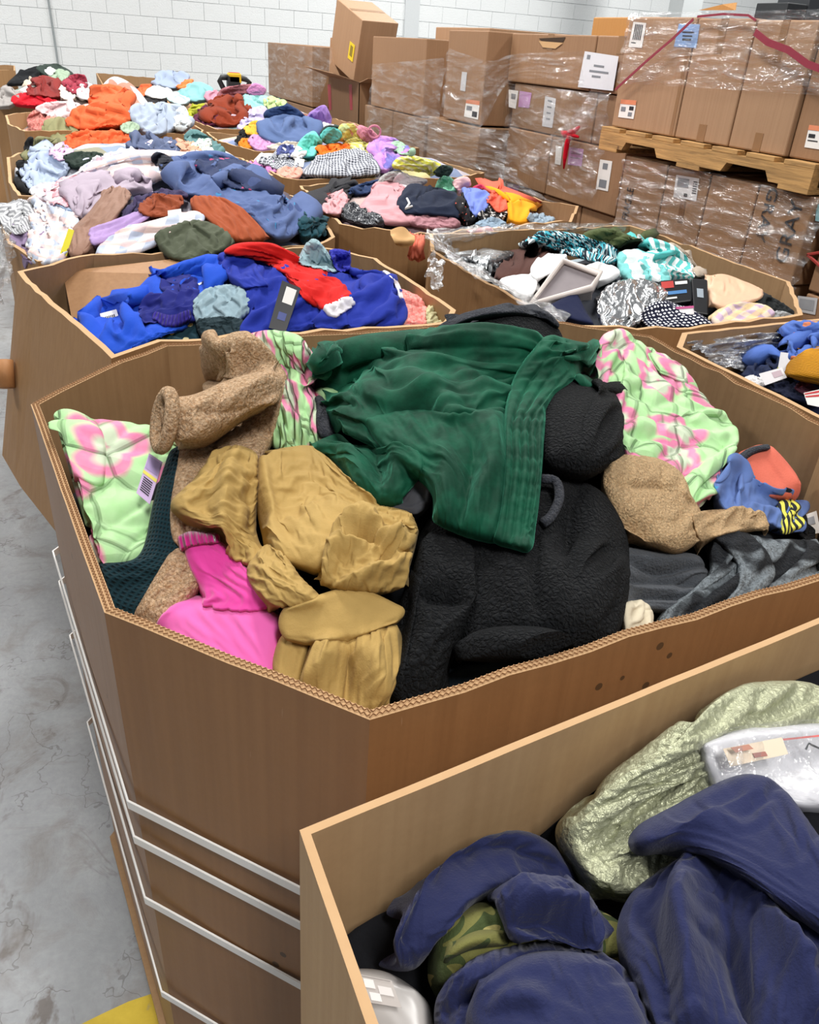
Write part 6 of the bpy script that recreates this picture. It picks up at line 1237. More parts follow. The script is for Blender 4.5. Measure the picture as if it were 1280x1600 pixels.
# plastic liner lying over the rim
def sheet(name, P, mat, amp=.01, res=(30, 30), seed=0, label=None, cat=None, dirv=None, cells=(8, 8)):
    """P: 4 corners (or rows of points); a wrinkled thin film"""
    r = np.random.RandomState(seed); G = loft(P, *res); N = normals(G)
    G = G + N * ((1 - np.abs(smooth_noise(res, cells, r))) * amp + smooth_noise(res, (cells[0] * 2, cells[1] * 2), r) * amp * .35)[..., None]
    o = grid_object(name, G, (1, 1), mat, ring=False, sub=1)
    if label: tag(o, label, cat)
    return o
def pz(l, z): return [tuple(p) for p in PZ(np.array([a for a, b in l], float), np.array([b for a, b in l], float), z)]
sheet('plastic_liner', [pz([(664, 352), (676, 388), (770, 447), (872, 504)], 1.125), pz([(690, 372), (700, 396), (785, 446), (885, 498)], 1.10), pz([(712, 380), (722, 400), (800, 446), (895, 496)], 1.04)], LINER, .012, (12, 60), 3, 'clear plastic liner over the left rim of the lined box', 'liner', cells=(3, 20))
sheet('plastic_liner', [pz([(672, 362), (800, 352), (982, 348)], 1.115), pz([(690, 376), (810, 364), (975, 358)], 1.09), pz([(700, 384), (820, 374), (970, 366)], 1.0)], LINER, .010, (12, 50), 4, 'clear plastic liner along the far rim of the lined box', 'liner', cells=(3, 16))
sheet('plastic_liner', [[tuple(p) for p in PY(np.array([668., 676, 690]), np.array([392., 400, 408]), 2.0)], [tuple(p) for p in PY(np.array([668., 676, 690]), np.array([420., 424, 430]), 1.94)], [tuple(p) for p in PY(np.array([672., 684, 696]), np.array([455., 462, 450]), 1.88)]], LINER, .015, (24, 12), 5, 'clear plastic hanging outside the left corner of the lined box', 'liner', cells=(5, 3))
# boxes and bin in the lined box
def block_at(name, label, cat, corners, mat, h, heap, lift, parts=(), bevel=.004):
    """thin box whose top face has these four image corners (lying on the pile)"""
    P = heap.hit(np.array([c[0] for c in corners], float), np.array([c[1] for c in corners], float)); c = P.mean(0)
    ctr = c + (CAM - c) / np.linalg.norm(CAM - c) * lift
    n_ = np.cross(P[2] - P[0], P[3] - P[1]); n_ /= np.linalg.norm(n_); n_ = n_ if n_ @ (CAM - c) > 0 else -n_
    vw = (CAM - c) / np.linalg.norm(CAM - c); n_ = n_ * .5 + vw * .5; n_ /= np.linalg.norm(n_)
    r = rays([p[0] for p in corners], [p[1] for p in corners]); Q = CAM + r * (((ctr - CAM) @ n_) / (r @ n_))[:, None]
    e = empty(name, ctr); tag(e, label, cat)
    V = list(Q) + list(Q - n_ * h)
    MB().add(V, [(0, 1, 2, 3), (7, 6, 5, 4), (0, 4, 5, 1), (1, 5, 6, 2), (2, 6, 7, 3), (3, 7, 4, 0)]).build('body', mat, e, bevel=bevel)
    def B(u, v, k=.0012): return (Q[0] * (1 - u) + Q[1] * u) * (1 - v) + (Q[3] * (1 - u) + Q[2] * u) * v + n_ * k
    for (nm, u0, v0, u1, v1, m_) in parts:
        adopt(link(nm, mesh_from(nm, [B(u0, v0), B(u1, v0), B(u1, v1), B(u0, v1)], [(0, 1, 2, 3)]), m_), e)
    return e, Q, n_
block_at('pink_carton', 'small pale pink carton tilted in the far left of the lined box', 'box', [(733, 362), (768, 355), (791, 385), (764, 396)], plain('#d9a2a6', .5), .05, HW, .09, parts=[('printed_mark', .1, .82, .25, .9, plain('#a87a60'))])
block_at('black_carton', 'flat black product box with red and blue stripes behind the polka dots', 'box', [(1030, 438), (1078, 434), (1082, 470), (1036, 476)], plain('#17181b', .35), .03, HW, .06,
         parts=[('red_badge', .05, .08, .45, .36, plain('#c4413c', .4)), ('blue_band', .05, .50, .85, .64, plain('#4f86c0', .4)), ('white_mark', .5, .12, .9, .25, PAPER), ('white_mark', .1, .75, .5, .82, PAPER)])
block_at('black_carton', 'narrow upright black product box right of the striped one', 'box', [(1080, 434), (1106, 436), (1108, 492), (1084, 488)], plain('#1a1b1e', .35), .04, HW, .075, parts=[('white_mark', .3, .3, .7, .55, plain('#9aa6b0', .5))])
block_at('white_carton', 'small white and magenta card box under the black boxes', 'box', [(1056, 480), (1084, 478), (1086, 492), (1060, 494)], plain('#e6e3e4', .5), .02, HW, .085, parts=[('magenta_band', 0, 0, 1, .25, plain('#c04a86', .5))])
# the white storage bin: shallow tray with rim
be, Q, n_ = block_at('storage_bin', 'grey and white plastic bin lying tilted in the middle of the lined box', 'bin', [(880, 410), (938, 430), (925, 452), (828, 478)], plain('#8e8588', .5), .035, HW, .10, bevel=.006)
rimc = [Q[0], Q[1], Q[2], Q[3]]
MB().tube([p + n_ * .006 for p in rimc], .010, 8, closed=True).build('rim', plain('#d9cdc6', .35), be, smooth=True)
for (a, b) in ((0, 3), (2, 3)):
    c_ = (Q[a] + Q[b]) / 2; u_ = (Q[b] - Q[a]) / 2
    MB().slab(c_ - n_ * .03, u_, n_ * .03, np.cross(u_, n_) / np.linalg.norm(u_) * .006).build('side_wall', plain('#cfc8c6', .35), be, bevel=.003)
piece(HW, 'foam_sheet', 'white foam sheet folded at the left front of the bin', 'packing', [(780, 440), (800, 430), (835, 432), (828, 470), (802, 462)], plain('#e3e3e3', .5), res=24, lift=.05, s=(1.15, 1.1))
piece(HW, 'foam_sheet', 'white foam sheet standing behind the left edge of the bin', 'packing', [(833, 428), (842, 404), (875, 396), (885, 404), (858, 428), (838, 440)], plain('#e6e6e6', .5), res=24, lift=.085, s=(1.1, 1.1))
piece(HW, 'foam_sheet', 'white foam sheet puffed out at the right of the bin', 'packing', [(908, 422), (930, 410), (958, 416), (968, 430), (945, 440), (920, 436)], plain('#e6e6e6', .5), res=24, lift=.06, s=(1.15, 1.15))

# ---- yellow beanie box
HY = heap_of(R1_poly, 1.115, .97, [(1.62, 1.08, .33, .3, 1.15), (1.32, .85, .18, .2, 1.10)], [
 ('navy_sweater', 'navy sweater with yellow print in the corner by the plastic liner', 'sweater', [(1162, 585), (1180, 568), (1212, 552), (1222, 580), (1200, 592), (1170, 592)], '#1b2440', dict(f=dict(col2='#b9bb3c', pat='motif', col3='#27345c', sc=1))),
 ('navy_shirt', 'dark navy shirt lying along the near rim under the beanie', 'shirt', [(1190, 602), (1215, 590), (1245, 600), (1262, 628), (1230, 622)], '#161b30', {}),
 ('maroon_scarf', 'dark maroon printed scarf below the yellow beanie', 'scarf', [(1240, 605), (1265, 592), (1300, 600), (1300, 618), (1262, 620)], '#43202f', dict(f=dict(col2='#232a4a', pat='print', col3='#6a2a38'))),
 ('white_shirt', 'white shirt folded at the near left rim of the beanie box', 'shirt', [(1160, 594), (1175, 587), (1200, 594), (1195, 604), (1172, 602)], '#d9d7d8', {}),
 ('sun_hat', 'washed blue sun hat with small orange prints', 'hat', [(1208, 545), (1212, 520), (1235, 505), (1275, 502), (1320, 510), (1320, 560), (1262, 560), (1228, 568), (1212, 562)], '#4c6ab2', dict(f=dict(col2='#d0805e', pat='motif', col3='#e2a04a', sc=.7), res=40, lift=.04, puff=.05, s=(1.25, 1.25))),
 ('yellow_beanie', 'mustard yellow ribbed knit beanie', 'hat', [[(1246, 552), (1270, 542), (1330, 540)], [(1230, 570), (1265, 570), (1330, 572)], [(1226, 590), (1260, 596), (1330, 604)]], '#e39d1e', dict(f=dict(tex='rib', sc=1.4, rot=1.35), res=36, lift=.07, puff=.045, s=(1.06, 1.06))),
], ('#2a3150', '#5a5f70', '#8a8d94'), 'mixed clothes packed in the beanie box', res=34, clipbox=False)
_r = lambda a, b, y: [tuple(p) for p in PY(np.array(a, float), np.array(b, float), y)]
sheet('plastic_liner', [_r([1068, 1130, 1214], [537, 528, 516], 1.355), _r([1092, 1150, 1216], [553, 550, 545], 1.335), _r([1128, 1168, 1218], [576, 582, 574], 1.29)], LINER2, .012, (40, 40), 6, 'silvery clear plastic liner inside the corner of the beanie box', 'liner', cells=(12, 4))
card(HY, 'paper_form', 'white paper form with faint print beside the yellow beanie', 'paper', [(1186, 584), (1222, 574), (1230, 590), (1196, 602)], plain('#d9d6d8', .5), .07, art=[('printed_panel', .5, .2, .9, .7, plain('#b9a4ac', .6))])
card(HY, 'clear_sleeve', 'cloudy plastic sleeve left of the beanie', 'sleeve', [(1220, 550), (1250, 554), (1232, 584), (1216, 574)], plain('#c4c3c6', .3), .08)
card(HY, 'striped_booklet', 'white booklet with two red stripes at the near rim by the right frame edge', 'booklet', [(1256, 614), (1300, 604), (1300, 640), (1262, 632)], PAPER, .09, art=[('red_stripe', .02, .06, 1, .18, plain('#c3353a', .5)), ('red_stripe', .02, .28, 1, .40, plain('#c3353a', .5))])
# coral striped sleeve squeezed through the tear of the pink box
Ht = Heap(.9, 1.3, 2.3, 2.7, 1.0, [(1.08, 2.5, .1, .1, 1.02)], None, 1.1)
sheetP = [[tuple(p) for p in PY(np.array(a, float), np.array(b, float), y)] for a, b, y in (([642, 652, 664], [368, 364, 366], 2.50), ([638, 652, 664], [384, 384, 384], 2.44), ([636, 650, 662], [402, 408, 402], 2.47))]
sheet('striped_sleeve', sheetP, fabric('#c8403c', '#e59a7c', pat='stripe', sc=.9), .012, (24, 18), 8, 'coral red striped sleeve hanging out through the torn carton corner', 'sleeve', cells=(3, 6))
sheet('torn_flap', [[tuple(p) for p in PY(np.array(a, float), np.array(b, float), y)] for a, b, y in (([610, 628, 646], [362, 356, 366], 2.44), ([612, 630, 648], [374, 374, 376], 2.40), ([620, 634, 644], [384, 388, 382], 2.40))], plain('#c79d68', .8), .006, (12, 12), 9, 'curled torn cardboard tongue at the corner of the torn box', 'cardboard', cells=(2, 2))
# ------------------------------------------------------------------ stacked cartons on the right
CM = [cardboard('#a48264', .3), cardboard('#967355', .35, seed=.7), cardboard('#8d6e53', .35, seed=1.3), cardboard('#b5834a', .3, seed=.3)]
TAPE = plain('#8f6a45', .3, spec=.8, name='packing_tape')
def carton(label, x0, x1, y0, y1, z0, z1, mat=0, group=None, seam=True, tapes=(), jit=.0):
    """x0 face looks toward the aisle"""
    e = empty('shipping_carton', ((x0 + x1) / 2, (y0 + y1) / 2, z0)); tag(e, label, 'box', group)
    m = CM[mat] if isinstance(mat, int) else mat
    b = MB().box(x0, x1, y0, y1, z0, z1).build('body', m, e, bevel=.006)
    if seam:
        MB().box(x0 - .0015, x0 + .001, (y0 + y1) / 2 - .001, (y0 + y1) / 2 + .001, z1 - .01, z1)
        MB().box(x0 + .01, x1 - .01, (y0 + y1) / 2 - .025, (y0 + y1) / 2 + .025, z1, z1 + .0012).build('tape', TAPE, e)
    for (ya, yb, za, zb) in tapes: MB().box(x0 - .0012, x0 + .001, ya, yb, za, zb).build('tape', TAPE, e)
    return e
def xface(e, x, corners, name, mat, off=.002):
    P = PX(np.array([c[0] for c in corners], float), np.array([c[1] for c in corners], float), x - off)
    o = link(name, mesh_from(name, P, [(0, 1, 2, 3)]), mat); adopt(o, e) if e is not None else None
    return o, P
def xlabel(e, x, corners, mat=None, art=(), name='shipping_label', off=.002):
    o, P = xface(e, x, corners, name, mat or PAPER, off)
    for (nm, u0, v0, u1, v1, m_) in art:
        B = lambda u, v: (P[0] * (1 - u) + P[1] * u) * (1 - v) + (P[3] * (1 - u) + P[2] * u) * v + np.array([-.0008, 0, 0])
        a = link(nm, mesh_from(nm, [B(u0, v0), B(u1, v0), B(u1, v1), B(u0, v1)], [(0, 1, 2, 3)]), m_)
        adopt(a, e)
    return o
def text_x(e, txt, x, y, z, size, up=True, mat=INK, name='printed_word', stretch=1.0, mode='up'):
    cu = bpy.data.curves.new('t', 'FONT'); cu.body = txt; cu.size = size; cu.align_x = 'CENTER'; cu.align_y = 'CENTER'; cu.extrude = .0003; cu.resolution_u = 2
    o = bpy.data.objects.new('t', cu); COL.objects.link(o); dg = bpy.context.evaluated_depsgraph_get(); me = bpy.data.meshes.new_from_object(o.evaluated_get(dg)); bpy.data.objects.remove(o)
    a, b = {'up': ((0, 0, 1), (0, 1, 0)), 'down': ((0, 0, -1), (0, -1, 0)), 'flat': ((0, -1, 0), (0, 0, 1))}[mode]
    a = Vector(a) * stretch; b = Vector(b); c = Vector((-1, 0, 0))
    M_ = Matrix(((a[0], b[0], c[0], x - .0025), (a[1], b[1], c[1], y), (a[2], b[2], c[2], z), (0, 0, 0, 1)))
    me.transform(M_); me.materials.clear()
    p = link(name, me, mat); adopt(p, e); return p
ORL = plain('#e08a63', .5); LAV = plain('#b98cba', .5); GREYP = plain('#7e8288', .5)
BAR = lambda: bars(.15, .1, .85, .62, 8, INK)
A = 2.5
# upper pallet load
cA = carton('carton with a blue sign, leftmost on the raised pallet', A, A + .6, 3.02, 3.468, 1.366, 1.80, 0, tapes=[(3.03, 3.05, 1.37, 1.79)])
cB = carton('second carton from the left on the raised pallet', A, A + .6, 2.695, 3.012, 1.366, 1.795, 0, tapes=[(2.83, 2.875, 1.366, 1.43), (2.84, 2.88, 1.68, 1.795)])
cC = carton('third carton from the left on the raised pallet, under the red strap end', A, A + .6, 2.397, 2.688, 1.366, 1.79, 0, tapes=[(2.52, 2.56, 1.366, 1.43), (2.53, 2.565, 1.66, 1.79)])
cD = carton('carton at the right frame edge of the raised pallet, label low', A + .012, A + .6, 1.95, 2.388, 1.366, 1.785, 1)
xlabel(cA, A, [(990, 34), (1010, 36), (1003, 75), (982, 73)], art=[('barcode_bar', .2 + k * .13, .08, .28 + k * .13, .7, INK) for k in range(5)] + [('text_line', .15, .8, .5, .84, INK)])
o = xlabel(cA, A, [(1061, 37), (1094, 38), (1088, 75), (1053, 73)], mat=plain('#86a7d6', .5), name='blue_sign', art=[('text_line', .25, .32, .8, .38, INK), ('text_line', .3, .48, .75, .54, INK), ('text_line', .32, .62, .72, .71, INK)])
xlabel(cA, A, [(971, 155), (995, 157), (990, 186), (966, 183)], art=[('orange_band', 0, 0, 1, .25, ORL), ('printed_block', .1, .4, .4, .65, GREYP), ('printed_block', .62, .34, .9, .55, INK), ('printed_block', .6, .66, .85, .88, GREYP)])
xlabel(cD, A + .012, [(1265, 195), (1290, 198), (1284, 234), (1257, 230)], art=[('orange_band', 0, 0, 1, .22, ORL), ('printed_block', .1, .38, .5, .55, INK), ('text_line', .1, .65, .7, .7, INK)])
# open carton top on the load and brown paper scraps
def slabq(name, label, cat, pts, mat, th=.004):
    P = np.array(pts); n_ = np.cross(P[1] - P[0], P[-1] - P[0]); n_ /= np.linalg.norm(n_)
    k = len(P); o = MB().add(list(P) + list(P + n_ * th), [tuple(range(k)), tuple(range(2 * k - 1, k - 1, -1))] + [(i, i + k, (i + 1) % k + k, (i + 1) % k) for i in range(k)]).build(name, mat)
    if label: tag(o, label, cat)
    return o
# raised carton behind the leftmost
cO = carton('orange-brown carton standing behind the left end of the raised load', 2.9, 3.4, 3.72, 4.35, 1.3, 1.83, 3)
slabq('paper_scrap', 'torn brown paper sticking up on top of the raised load', 'paper', [tuple(PX(1093, 16, A + .2)), tuple(PX(1150, 16, A + .2)), tuple(PX(1152, 4, A + .22)), tuple(PX(1130, 7, A + .2)), tuple(PX(1110, 12, A + .2))], CM[3])
# raised pallet and its load below
wood_pallet(A - .03, A + .95, 2.22, 3.50, 1.262, 'weathered wooden pallet carrying the raised cartons', notched=[(.15, .35), (.66, .86)], mat=WOOD, z1=1.364)
lo = [(3.015, 3.318, 2), (2.745, 3.008, 2), (2.48, 2.738, 1), (2.205, 2.473, 1)]
ll = ['carton below the raised pallet with upright lettering, leftmost', 'carton below the raised pallet with a square label', 'plain carton below the raised pallet, third from left', 'carton below the raised pallet printed GRAY twice']
LO = []
for (ya, yb, m_), l_ in zip(lo, ll): LO.append(carton(l_, A, A + .6, ya, yb, .95, 1.258, m_))
xlabel(LO[1], A, [(1057, 273), (1093, 279), (1088, 314), (1052, 308)], mat=plain('#cfcfd0', .4), art=[('barcode_bar', .78, .15 + k * .1, .95, .2 + k * .1, INK) for k in range(6)] + [('printed_block', .45, .75, .6, .9, INK), ('printed_block', .1, .1, .6, .5, GREYP)])
xlabel(LO[1], A, [(1064, 312), (1072, 313), (1066, 348), (1058, 346)], mat=plain('#6f4f33', .5), name='printed_panel')
text_x(LO[0], 'FRAGILE', A, 3.235, 1.06, .07, mode='up', stretch=.55)
text_x(LO[3], 'GRAY', A, 2.275, 1.125, .085, mode='up')
text_x(LO[3], 'GRAY', A, 2.405, 1.165, .075, mode='down')
for k, (ya, yb) in enumerate(((2.78, 3.3), (2.22, 2.77))):
    carton(('left', 'right')[k] + ' film-covered carton in the layer beneath the lettered cartons', A - .06, A + .6, ya, yb, .58, .945, 2)
    carton(('left', 'right')[k] + ' carton at the bottom layer of the right-hand stack', A - .03, A + .6, ya, yb, .13, .575, 2)
wood_pallet(A - .03, A + .95, 2.22, 3.32, 0, 'wooden pallet under the right-hand lettered stack')
# neighbour stack at the right frame edge
for k, (za, zb) in enumerate(((.13, .62), (.63, .94), (.95, 1.33))):
    c_ = carton('carton at the right frame edge, ' + ('bottom', 'middle', 'upper')[k] + ' of the near stack', A + .02, A + .6, 1.4, 2.14, za, zb, 1)
    if k == 1: xlabel(c_, A + .02, [(1247, 462), (1278, 466), (1274, 492), (1243, 486)], mat=plain('#c2c2c4', .4), art=[('printed_panel', .12, .15, .88, .8, plain('#9a9ca0', .4))])
    if k == 2:
        o = xface(c_, A + .02, [(1276, 318), (1300, 322), (1298, 350), (1274, 345)], 'teal_sticker', plain('#8fc3c9', .5))
        MB().tube([PX(1262, 398, A + .015), PX(1300, 392, A + .015)], .006, 6).tube([PX(1262, 398, A + .015), PX(1300, 432, A + .015)], .006, 6).build('red_strap', plain('#a33b36', .4), c_)
wood_pallet(A - .02, A + .95, 1.38, 2.15, 0, 'wooden pallet under the near stack at the right frame edge')
# middle stack (three rows)
B_ = 2.65
top = [(3.92, 4.78, 'long top carton with a torn hand hole in the middle stack'), (3.50, 3.91, 'top carton at the right of the middle stack')]
mid = [(3.85, 4.70, 'second-row carton with lavender and white labels in the middle stack'), (3.50, 3.84, 'second-row carton at the right of the middle stack')]
mid = [mid[0], mid[1]]
low = [(4.21, 4.70, 'third-row carton at the left of the middle stack'), (3.52, 4.20, 'third-row carton tied with the red ribbon')]
bot = [(4.25, 4.70, 'bottom-row carton at the left of the middle stack'), (3.85, 4.24, 'bottom-row carton in the middle stack, centre'), (3.52, 3.84, 'bottom-row carton at the right of the middle stack')]
T = [carton(l_, B_, B_ + .6, a, b, 1.49, 1.735, 1, tapes=[((a + b) / 2 - .03, (a + b) / 2 + .03, 1.66, 1.735)]) for a, b, l_ in top]
Mi = [carton(l_, B_ + .01, B_ + .6, a, b, 1.255, 1.485, 2) for a, b, l_ in mid]
Lw = [carton(l_, B_, B_ + .6, a, b, .95, 1.25, 1) for a, b, l_ in low]
Bt = [carton(l_, B_ + .02, B_ + .6, a, b, .55, .945, 1) for a, b, l_ in bot]
for k, (a, b) in enumerate(((4.12, 4.7), (3.52, 4.11))): carton(('left', 'right')[k] + ' floor-level carton of the middle stack', B_, B_ + .6, a, b, .13, .545, 2)
wood_pallet(B_ - .03, B_ + .95, 3.5, 4.75, 0, 'wooden pallet under the middle stack')
o, P = xface(T[0], B_, [(842, 60), (884, 58), (880, 66), (850, 68)], 'hand_hole', plain('#3a2716', .9)); xface(T[0], B_, [(842, 64), (880, 67), (868, 76), (848, 74)], 'torn_tongue', plain('#c79f70', .8), .004)
sg = xlabel(T[1], B_ - .01, [(914, 80), (967, 88), (958, 142), (903, 136)], mat=plain('#dcdde2', .4), name='white_sign', art=[('round_mark', .1, .08, .2, .2, GREYP), ('text_line', .35, .32, .65, .38, GREYP), ('text_line', .25, .48, .8, .54, GREYP), ('text_line', .35, .62, .6, .68, GREYP)])
xlabel(Mi[0], B_ + .01, [(795, 140), (810, 142), (806, 170), (795, 167)], art=[('barcode_block', .3, .2, .8, .5, GREYP)])
xlabel(Mi[0], B_ + .01, [(812, 142), (831, 145), (827, 169), (810, 167)], mat=LAV, name='lavender_label')
xlabel(Mi[0], B_ + .01, [(852, 150), (869, 154), (863, 200), (847, 197)], mat=plain('#c9c9cb', .4), art=[('text_line', .3, .1 + .2 * k, .7, .15 + .2 * k, GREYP) for k in range(4)])
xlabel(Lw[1], B_, [(869, 228), (879, 229), (876, 258), (867, 256)])
xlabel(Lw[1], B_, [(890, 230), (912, 233), (909, 260), (887, 257)], mat=LAV, name='lavender_label', art=[('text_line', .15, .3, .85, .34, GREYP), ('text_line', .15, .55, .85, .59, GREYP)])
xlabel(Lw[1], B_, [(938, 249), (957, 252), (950, 299), (931, 295)], art=[('barcode_block', .2, .65, .8, .92, GREYP), ('printed_block', .3, .1, .7, .3, GREYP)])
xlabel(Bt[0], B_ + .02, [(779, 283), (791, 285), (789, 296), (777, 294)])
xlabel(Bt[0], B_ + .02, [(794, 286), (812, 289), (809, 302), (791, 299)], mat=LAV, name='lavender_label')
# red ribbon tied to the film
def rp(x, y, d): return PX(x, y, B_ - d)
tag(MB().tube([rp(906, 198, .03), rp(896, 206, .05), rp(884, 210, .04), rp(878, 206, .03)], [.006, .014, .018, .008], 8).tube([rp(892, 206, .05), rp(886, 225, .045), rp(883, 245, .04), rp(881, 264, .04)], [.012, .014, .012, .004], 8).tube([rp(904, 214, .05), rp(890, 210, .05)], [.006, .012], 8)
    .build('ribbon', fabric('#d3122a', weave=2), smooth=True), 'bright red ribbon knotted on the wrapped middle stack', 'ribbon')
# carton column left of the middle stack
C1 = carton('tall carton with an orange-topped label, left of the middle stack', A, A + .55, 4.79, 5.32, 1.245, 1.737, 1)
xlabel(C1, A, [(729, 155), (750, 158), (747, 187), (725, 182)], art=[('orange_band', 0, 0, 1, .22, ORL), ('printed_block', .1, .35, .5, .6, GREYP), ('printed_block', .55, .6, .9, .9, INK)])
xlabel(C1, A, [(722, 112), (730, 113), (727, 143), (719, 141)], mat=plain('#c9c9cb', .4))
for k, (za, zb) in enumerate(((.13, .68), (.69, 1.235))): carton(('lower', 'upper')[k] + ' film-wrapped carton under the tall labelled carton', A - .02, A + .55, 4.75, 5.5, za, zb, 2)
carton('carton laid behind the tall labelled carton near the wall', A + .35, A + 1.1, 5.45, 6.3, 1.3, 1.77, 0)
D1 = carton('tall plain carton left of the labelled carton', A, A + .5, 5.655, 6.67, 1.215, 1.685, 1)
D2 = [carton(('left', 'right')[k] + ' carton supporting the tall plain carton', A, A + .5, a, b, .6, 1.21, 2) for k, (a, b) in enumerate(((6.2, 6.8), (5.6, 6.19)))]
for k, (a, b) in enumerate(((6.2, 6.8), (5.6, 6.19))): carton(('left', 'right')[k] + ' floor-level carton under the tall plain carton', A, A + .5, a, b, .0, .595, 2)
# open carton with flaps, and the tilted carton in it
E0, E1 = 6.95, 7.75
carton('low carton beneath the open-flapped carton', A - .02, A + .6, E0, E1, 0, .78, 2)
eo = empty('open_carton', (A + .3, (E0 + E1) / 2, .79)); tag(eo, 'open carton with raised flaps and two red tape marks', 'box')
zt = 1.36
for (x0, x1, y0, y1) in ((A, A + .006, E0, E1), (A + .594, A + .6, E0, E1), (A, A + .6, E0, E0 + .006), (A, A + .6, E1 - .006, E1)): MB().box(x0, x1, y0, y1, .79, zt).build('side_panel', CM[1], eo)
MB().box(A, A + .6, E0, E1, .79, .8).build('bottom', CM[1], eo)
for pts in ([(A, E0, zt), (A, E1, zt), (A - .22, E1, zt + .07), (A - .22, E0, zt + .05)], [(A, E0, zt), (A + .6, E0, zt), (A + .6, E0 - .2, zt + .02), (A, E0 - .2, zt + .04)], [(A, E1, zt), (A + .6, E1, zt), (A + .55, E1 + .12, zt + .3), (A + .05, E1 + .12, zt + .3)]):
    o = slabq('flap', None, None, pts, CM[0]); adopt(o, eo)
for cx in (512, 545):
    xface(eo, A, [(cx, 132), (cx + 5, 132), (cx + 6, 172), (cx + 2, 172)], 'red_tape', plain('#b3394a', .5))
tc = carton('tilted carton with a yellow label sitting in the open carton', 0, .34, 0, .52, 0, .48, 0)
for ch in tc.children: ch.parent = None; ch.matrix_parent_inverse = Matrix.Identity(4); ch.data.transform(Matrix.Translation(Vector((-.17, -.26, 0)))); ch.parent = tc
tc.location = PX(560, 112, A + .25); tc.rotation_euler = (0.30, 0.0, .12)
o = MB().box(-.1745, -.172, -.20, -.10, .14, .27).build('yellow_label', plain('#e2c51f', .5)); o.parent = tc
o = MB().box(-.1755, -.1745, -.175, -.125, .17, .25).build('printed_mark', plain('#8a7414', .5)); o.parent = tc
# far wrapped carton
G1 = carton('film-wrapped carton at the far left end of the stacks', A, A + .7, 8.25, 9.9, 1.08, 1.585, 1)
carton('carton under the far film-wrapped carton', A, A + .7, 8.25, 9.9, .5, 1.07, 2); carton('floor-level carton at the far left end of the stacks', A, A + .7, 8.25, 9.9, 0, .49, 2)
# ------------------------------------------------------------------ stretch film
FILM = film(.20, stretch=(4, 1.0, 5), scale=5, bumpd=.03); FILM2 = film(.34, stretch=(4, 1.6, 12), scale=5, bumpd=.05, rough=.1)
def fx(pts, x): return [[tuple(PX(a, b, x)) for a, b in r_] for r_ in pts]
sheet('stretch_film', fx([[(985, 20), (1130, 18), (1300, 14)], [(972, 80), (1120, 82), (1300, 86)], [(962, 130), (1110, 138), (1300, 150)]], A - .015), FILM, .008, (30, 60), 11, 'clear stretch film across the upper half of the raised cartons', 'film', cells=(10, 8))
sheet('stretch_film', fx([[(975, 248), (1120, 272), (1290, 312)], [(965, 320), (1110, 345), (1275, 380)], [(960, 352), (1100, 390), (1240, 452)]], A - .02), FILM, .012, (40, 60), 12, 'clear stretch film round the lettered cartons', 'film', cells=(8, 10))
sheet('stretch_film', fx([[(955, 352), (1100, 390), (1240, 450)], [(950, 380), (1090, 420), (1232, 470)], [(960, 410), (1090, 450), (1220, 500)]], A - .10), FILM2, .03, (30, 60), 13, 'thick bunched stretch film at the foot of the lettered cartons', 'film', cells=(5, 8))
sheet('stretch_film', fx([[(700, 75), (765, 95), (800, 85), (912, 80)], [(695, 130), (755, 150), (800, 112), (912, 104)], [(690, 180), (750, 200), (800, 128), (910, 134)]], A - .02), FILM, .012, (30, 60), 14, 'clear stretch film over the tall labelled carton and the top row', 'film', cells=(8, 8))
sheet('stretch_film', fx([[(795, 130), (880, 140), (955, 150)], [(790, 200), (870, 210), (945, 215)], [(785, 250), (860, 290), (925, 315)]], B_ - .03), FILM, .014, (40, 50), 15, 'clear stretch film on the second row of the middle stack', 'film', cells=(8, 8))
sheet('stretch_film', fx([[(650, 175), (720, 195), (800, 205)], [(625, 215), (710, 250), (800, 290)], [(615, 265), (700, 290), (790, 305)]], A - .12), FILM2, .04, (60, 60), 16, 'silvery gathered stretch film below the tall labelled carton', 'film', cells=(16, 5))
sheet('stretch_film', fx([[(770, 250), (800, 262)], [(790, 285), (840, 300)], [(830, 305), (905, 330)]], B_ - .08), FILM2, .02, (30, 20), 17, 'twisted stretch film running down to the torn box', 'film', cells=(4, 10))
sheet('stretch_film', fx([[(583, 100), (640, 96), (695, 90)], [(578, 150), (640, 150), (690, 160)], [(572, 210), (640, 225), (680, 245)]], A - .02), FILM, .012, (40, 40), 18, 'clear stretch film over the tall plain carton', 'film', cells=(8, 6))
sheet('stretch_film', fx([[(417, 66), (470, 72), (520, 74)], [(417, 110), (465, 110), (515, 110)], [(420, 150), (465, 158), (500, 160)]], A - .02), FILM, .012, (30, 30), 19, 'clear stretch film round the far wrapped carton', 'film', cells=(6, 6))
sheet('stretch_film', fx([[(925, 140), (950, 145)], [(890, 190), (910, 200)], [(825, 240), (860, 245)], [(815, 260), (830, 262)]], B_ - .06), FILM2, .015, (40, 14), 20, 'loose tail of stretch film across the middle stack', 'film', cells=(10, 3))
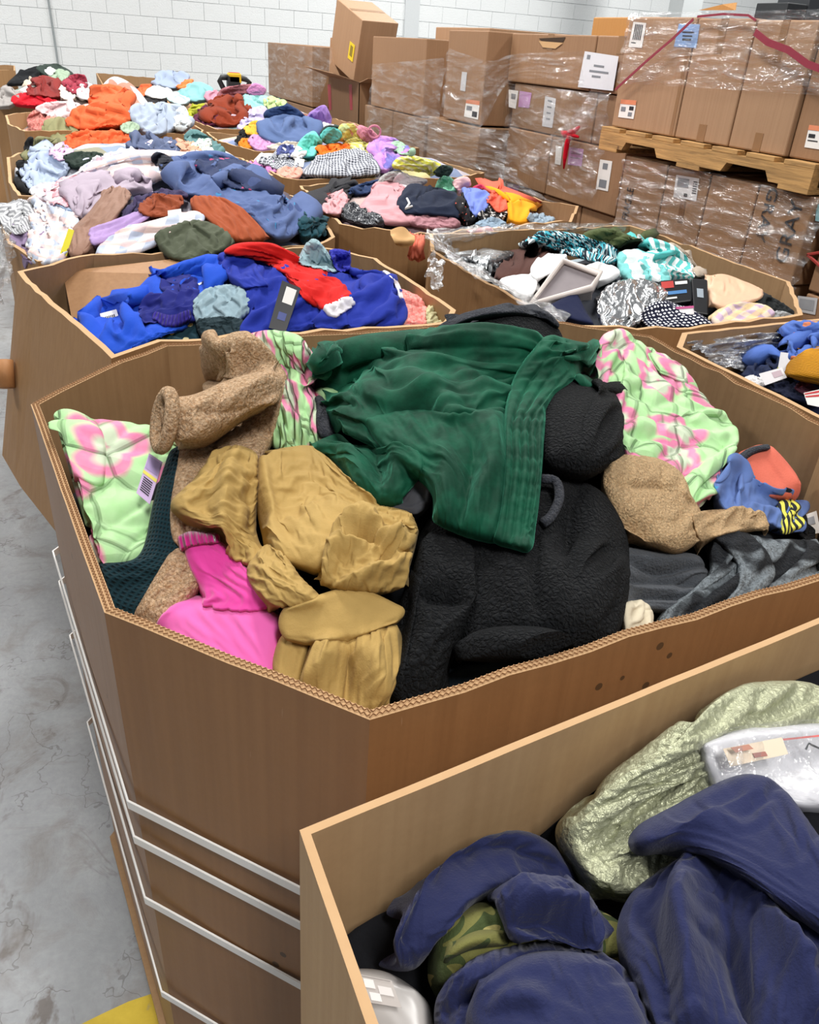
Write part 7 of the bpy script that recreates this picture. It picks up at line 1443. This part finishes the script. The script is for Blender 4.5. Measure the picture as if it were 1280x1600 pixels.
# red straps on the raised load
def ribbon(name, label, pts, w, mat):
    V = []; F = []
    for i, p in enumerate(pts):
        p = np.array(p); t_ = (np.array(pts[min(i + 1, len(pts) - 1)]) - np.array(pts[max(i - 1, 0)])); t_ /= np.linalg.norm(t_); s_ = np.cross(t_, [1, 0, 0]); s_ /= np.linalg.norm(s_)
        V += [tuple(p + s_ * w), tuple(p - s_ * w), tuple(p + s_ * w + [-.002, 0, 0]), tuple(p - s_ * w + [-.002, 0, 0])]
    for i in range(len(pts) - 1):
        a = 4 * i; b = a + 4; F += [(a, a + 1, b + 1, b), (a + 2, b + 2, b + 3, a + 3), (a, b, b + 2, a + 2), (a + 1, a + 3, b + 3, b + 1)]
    return tag(MB().add(V, F).build(name, mat), label, 'strap')
RED = plain('#8d2f40', .4, name='strap_red')
ribbon('load_strap', 'dark red strap running diagonally from the blue sign down to the pallet corner', [tuple(PX(a, b, A - .03)) for a, b in ((1084, 30), (1050, 62), (1010, 96), (962, 140))], .0055, RED)
ribbon('load_strap', 'dark red strap sagging toward the right frame edge', [tuple(PX(a, b, A - .03)) for a, b in ((1180, 50), (1200, 66), (1232, 78), (1262, 100), (1300, 114))], .011, RED)
ribbon('load_strap', 'thin dark red strap lying along the top edge of the raised load', [tuple(PX(a, b, A - .02)) for a, b in ((1090, 26), (1130, 22), (1170, 24), (1182, 32))], .004, RED)
# ------------------------------------------------------------------ small floor-side things
_a = PZ(8, 565, .95) ; 
p0, p1 = PY(6, 563, 2.0), PY(10, 606, 1.97)
tag(MB().tube([p0, p1], .020, 14).build('cardboard_tube', cardboard('#a8764a', .3), smooth=True), 'short brown cardboard roll stuck on the outer corner of the blue box', 'tube')
sheet('plastic_wrap', [[tuple(p) for p in PY(np.array(a, float), np.array(b, float), y)] for a, b, y in (([-12, 4, 16], [352, 360, 380], 2.5), ([-12, 8, 20], [420, 425, 430], 2.45), ([-12, 4, 14], [470, 462, 450], 2.4))], LINER, .03, (24, 18), 23, 'clear plastic wrap hanging at the left edge beside the plaid box', 'film', cells=(5, 4))
# ------------------------------------------------------------------ groups of repeats
GROUPS = {'foam_sheet': 'foam sheets round the white bin', 'stretch_film': 'stretch film on the stacked cartons', 'shipping_carton': 'cartons stacked on the right', 'pallet_box': 'open pallet boxes of clothes',
          'wooden_pallet': 'wooden pallets', 'plastic_liner': 'plastic liners in the boxes', 'black_carton': 'black product boxes', 'load_strap': 'red straps on the raised load', 'packed_clothes': 'clothes packed in the boxes', 'storage_cabinet': 'cabinets by the far wall'}
for o in bpy.data.objects:
    if o.parent is None:
        g = GROUPS.get(o.name.split('.')[0])
        if g and o.get('category'): o['group'] = g
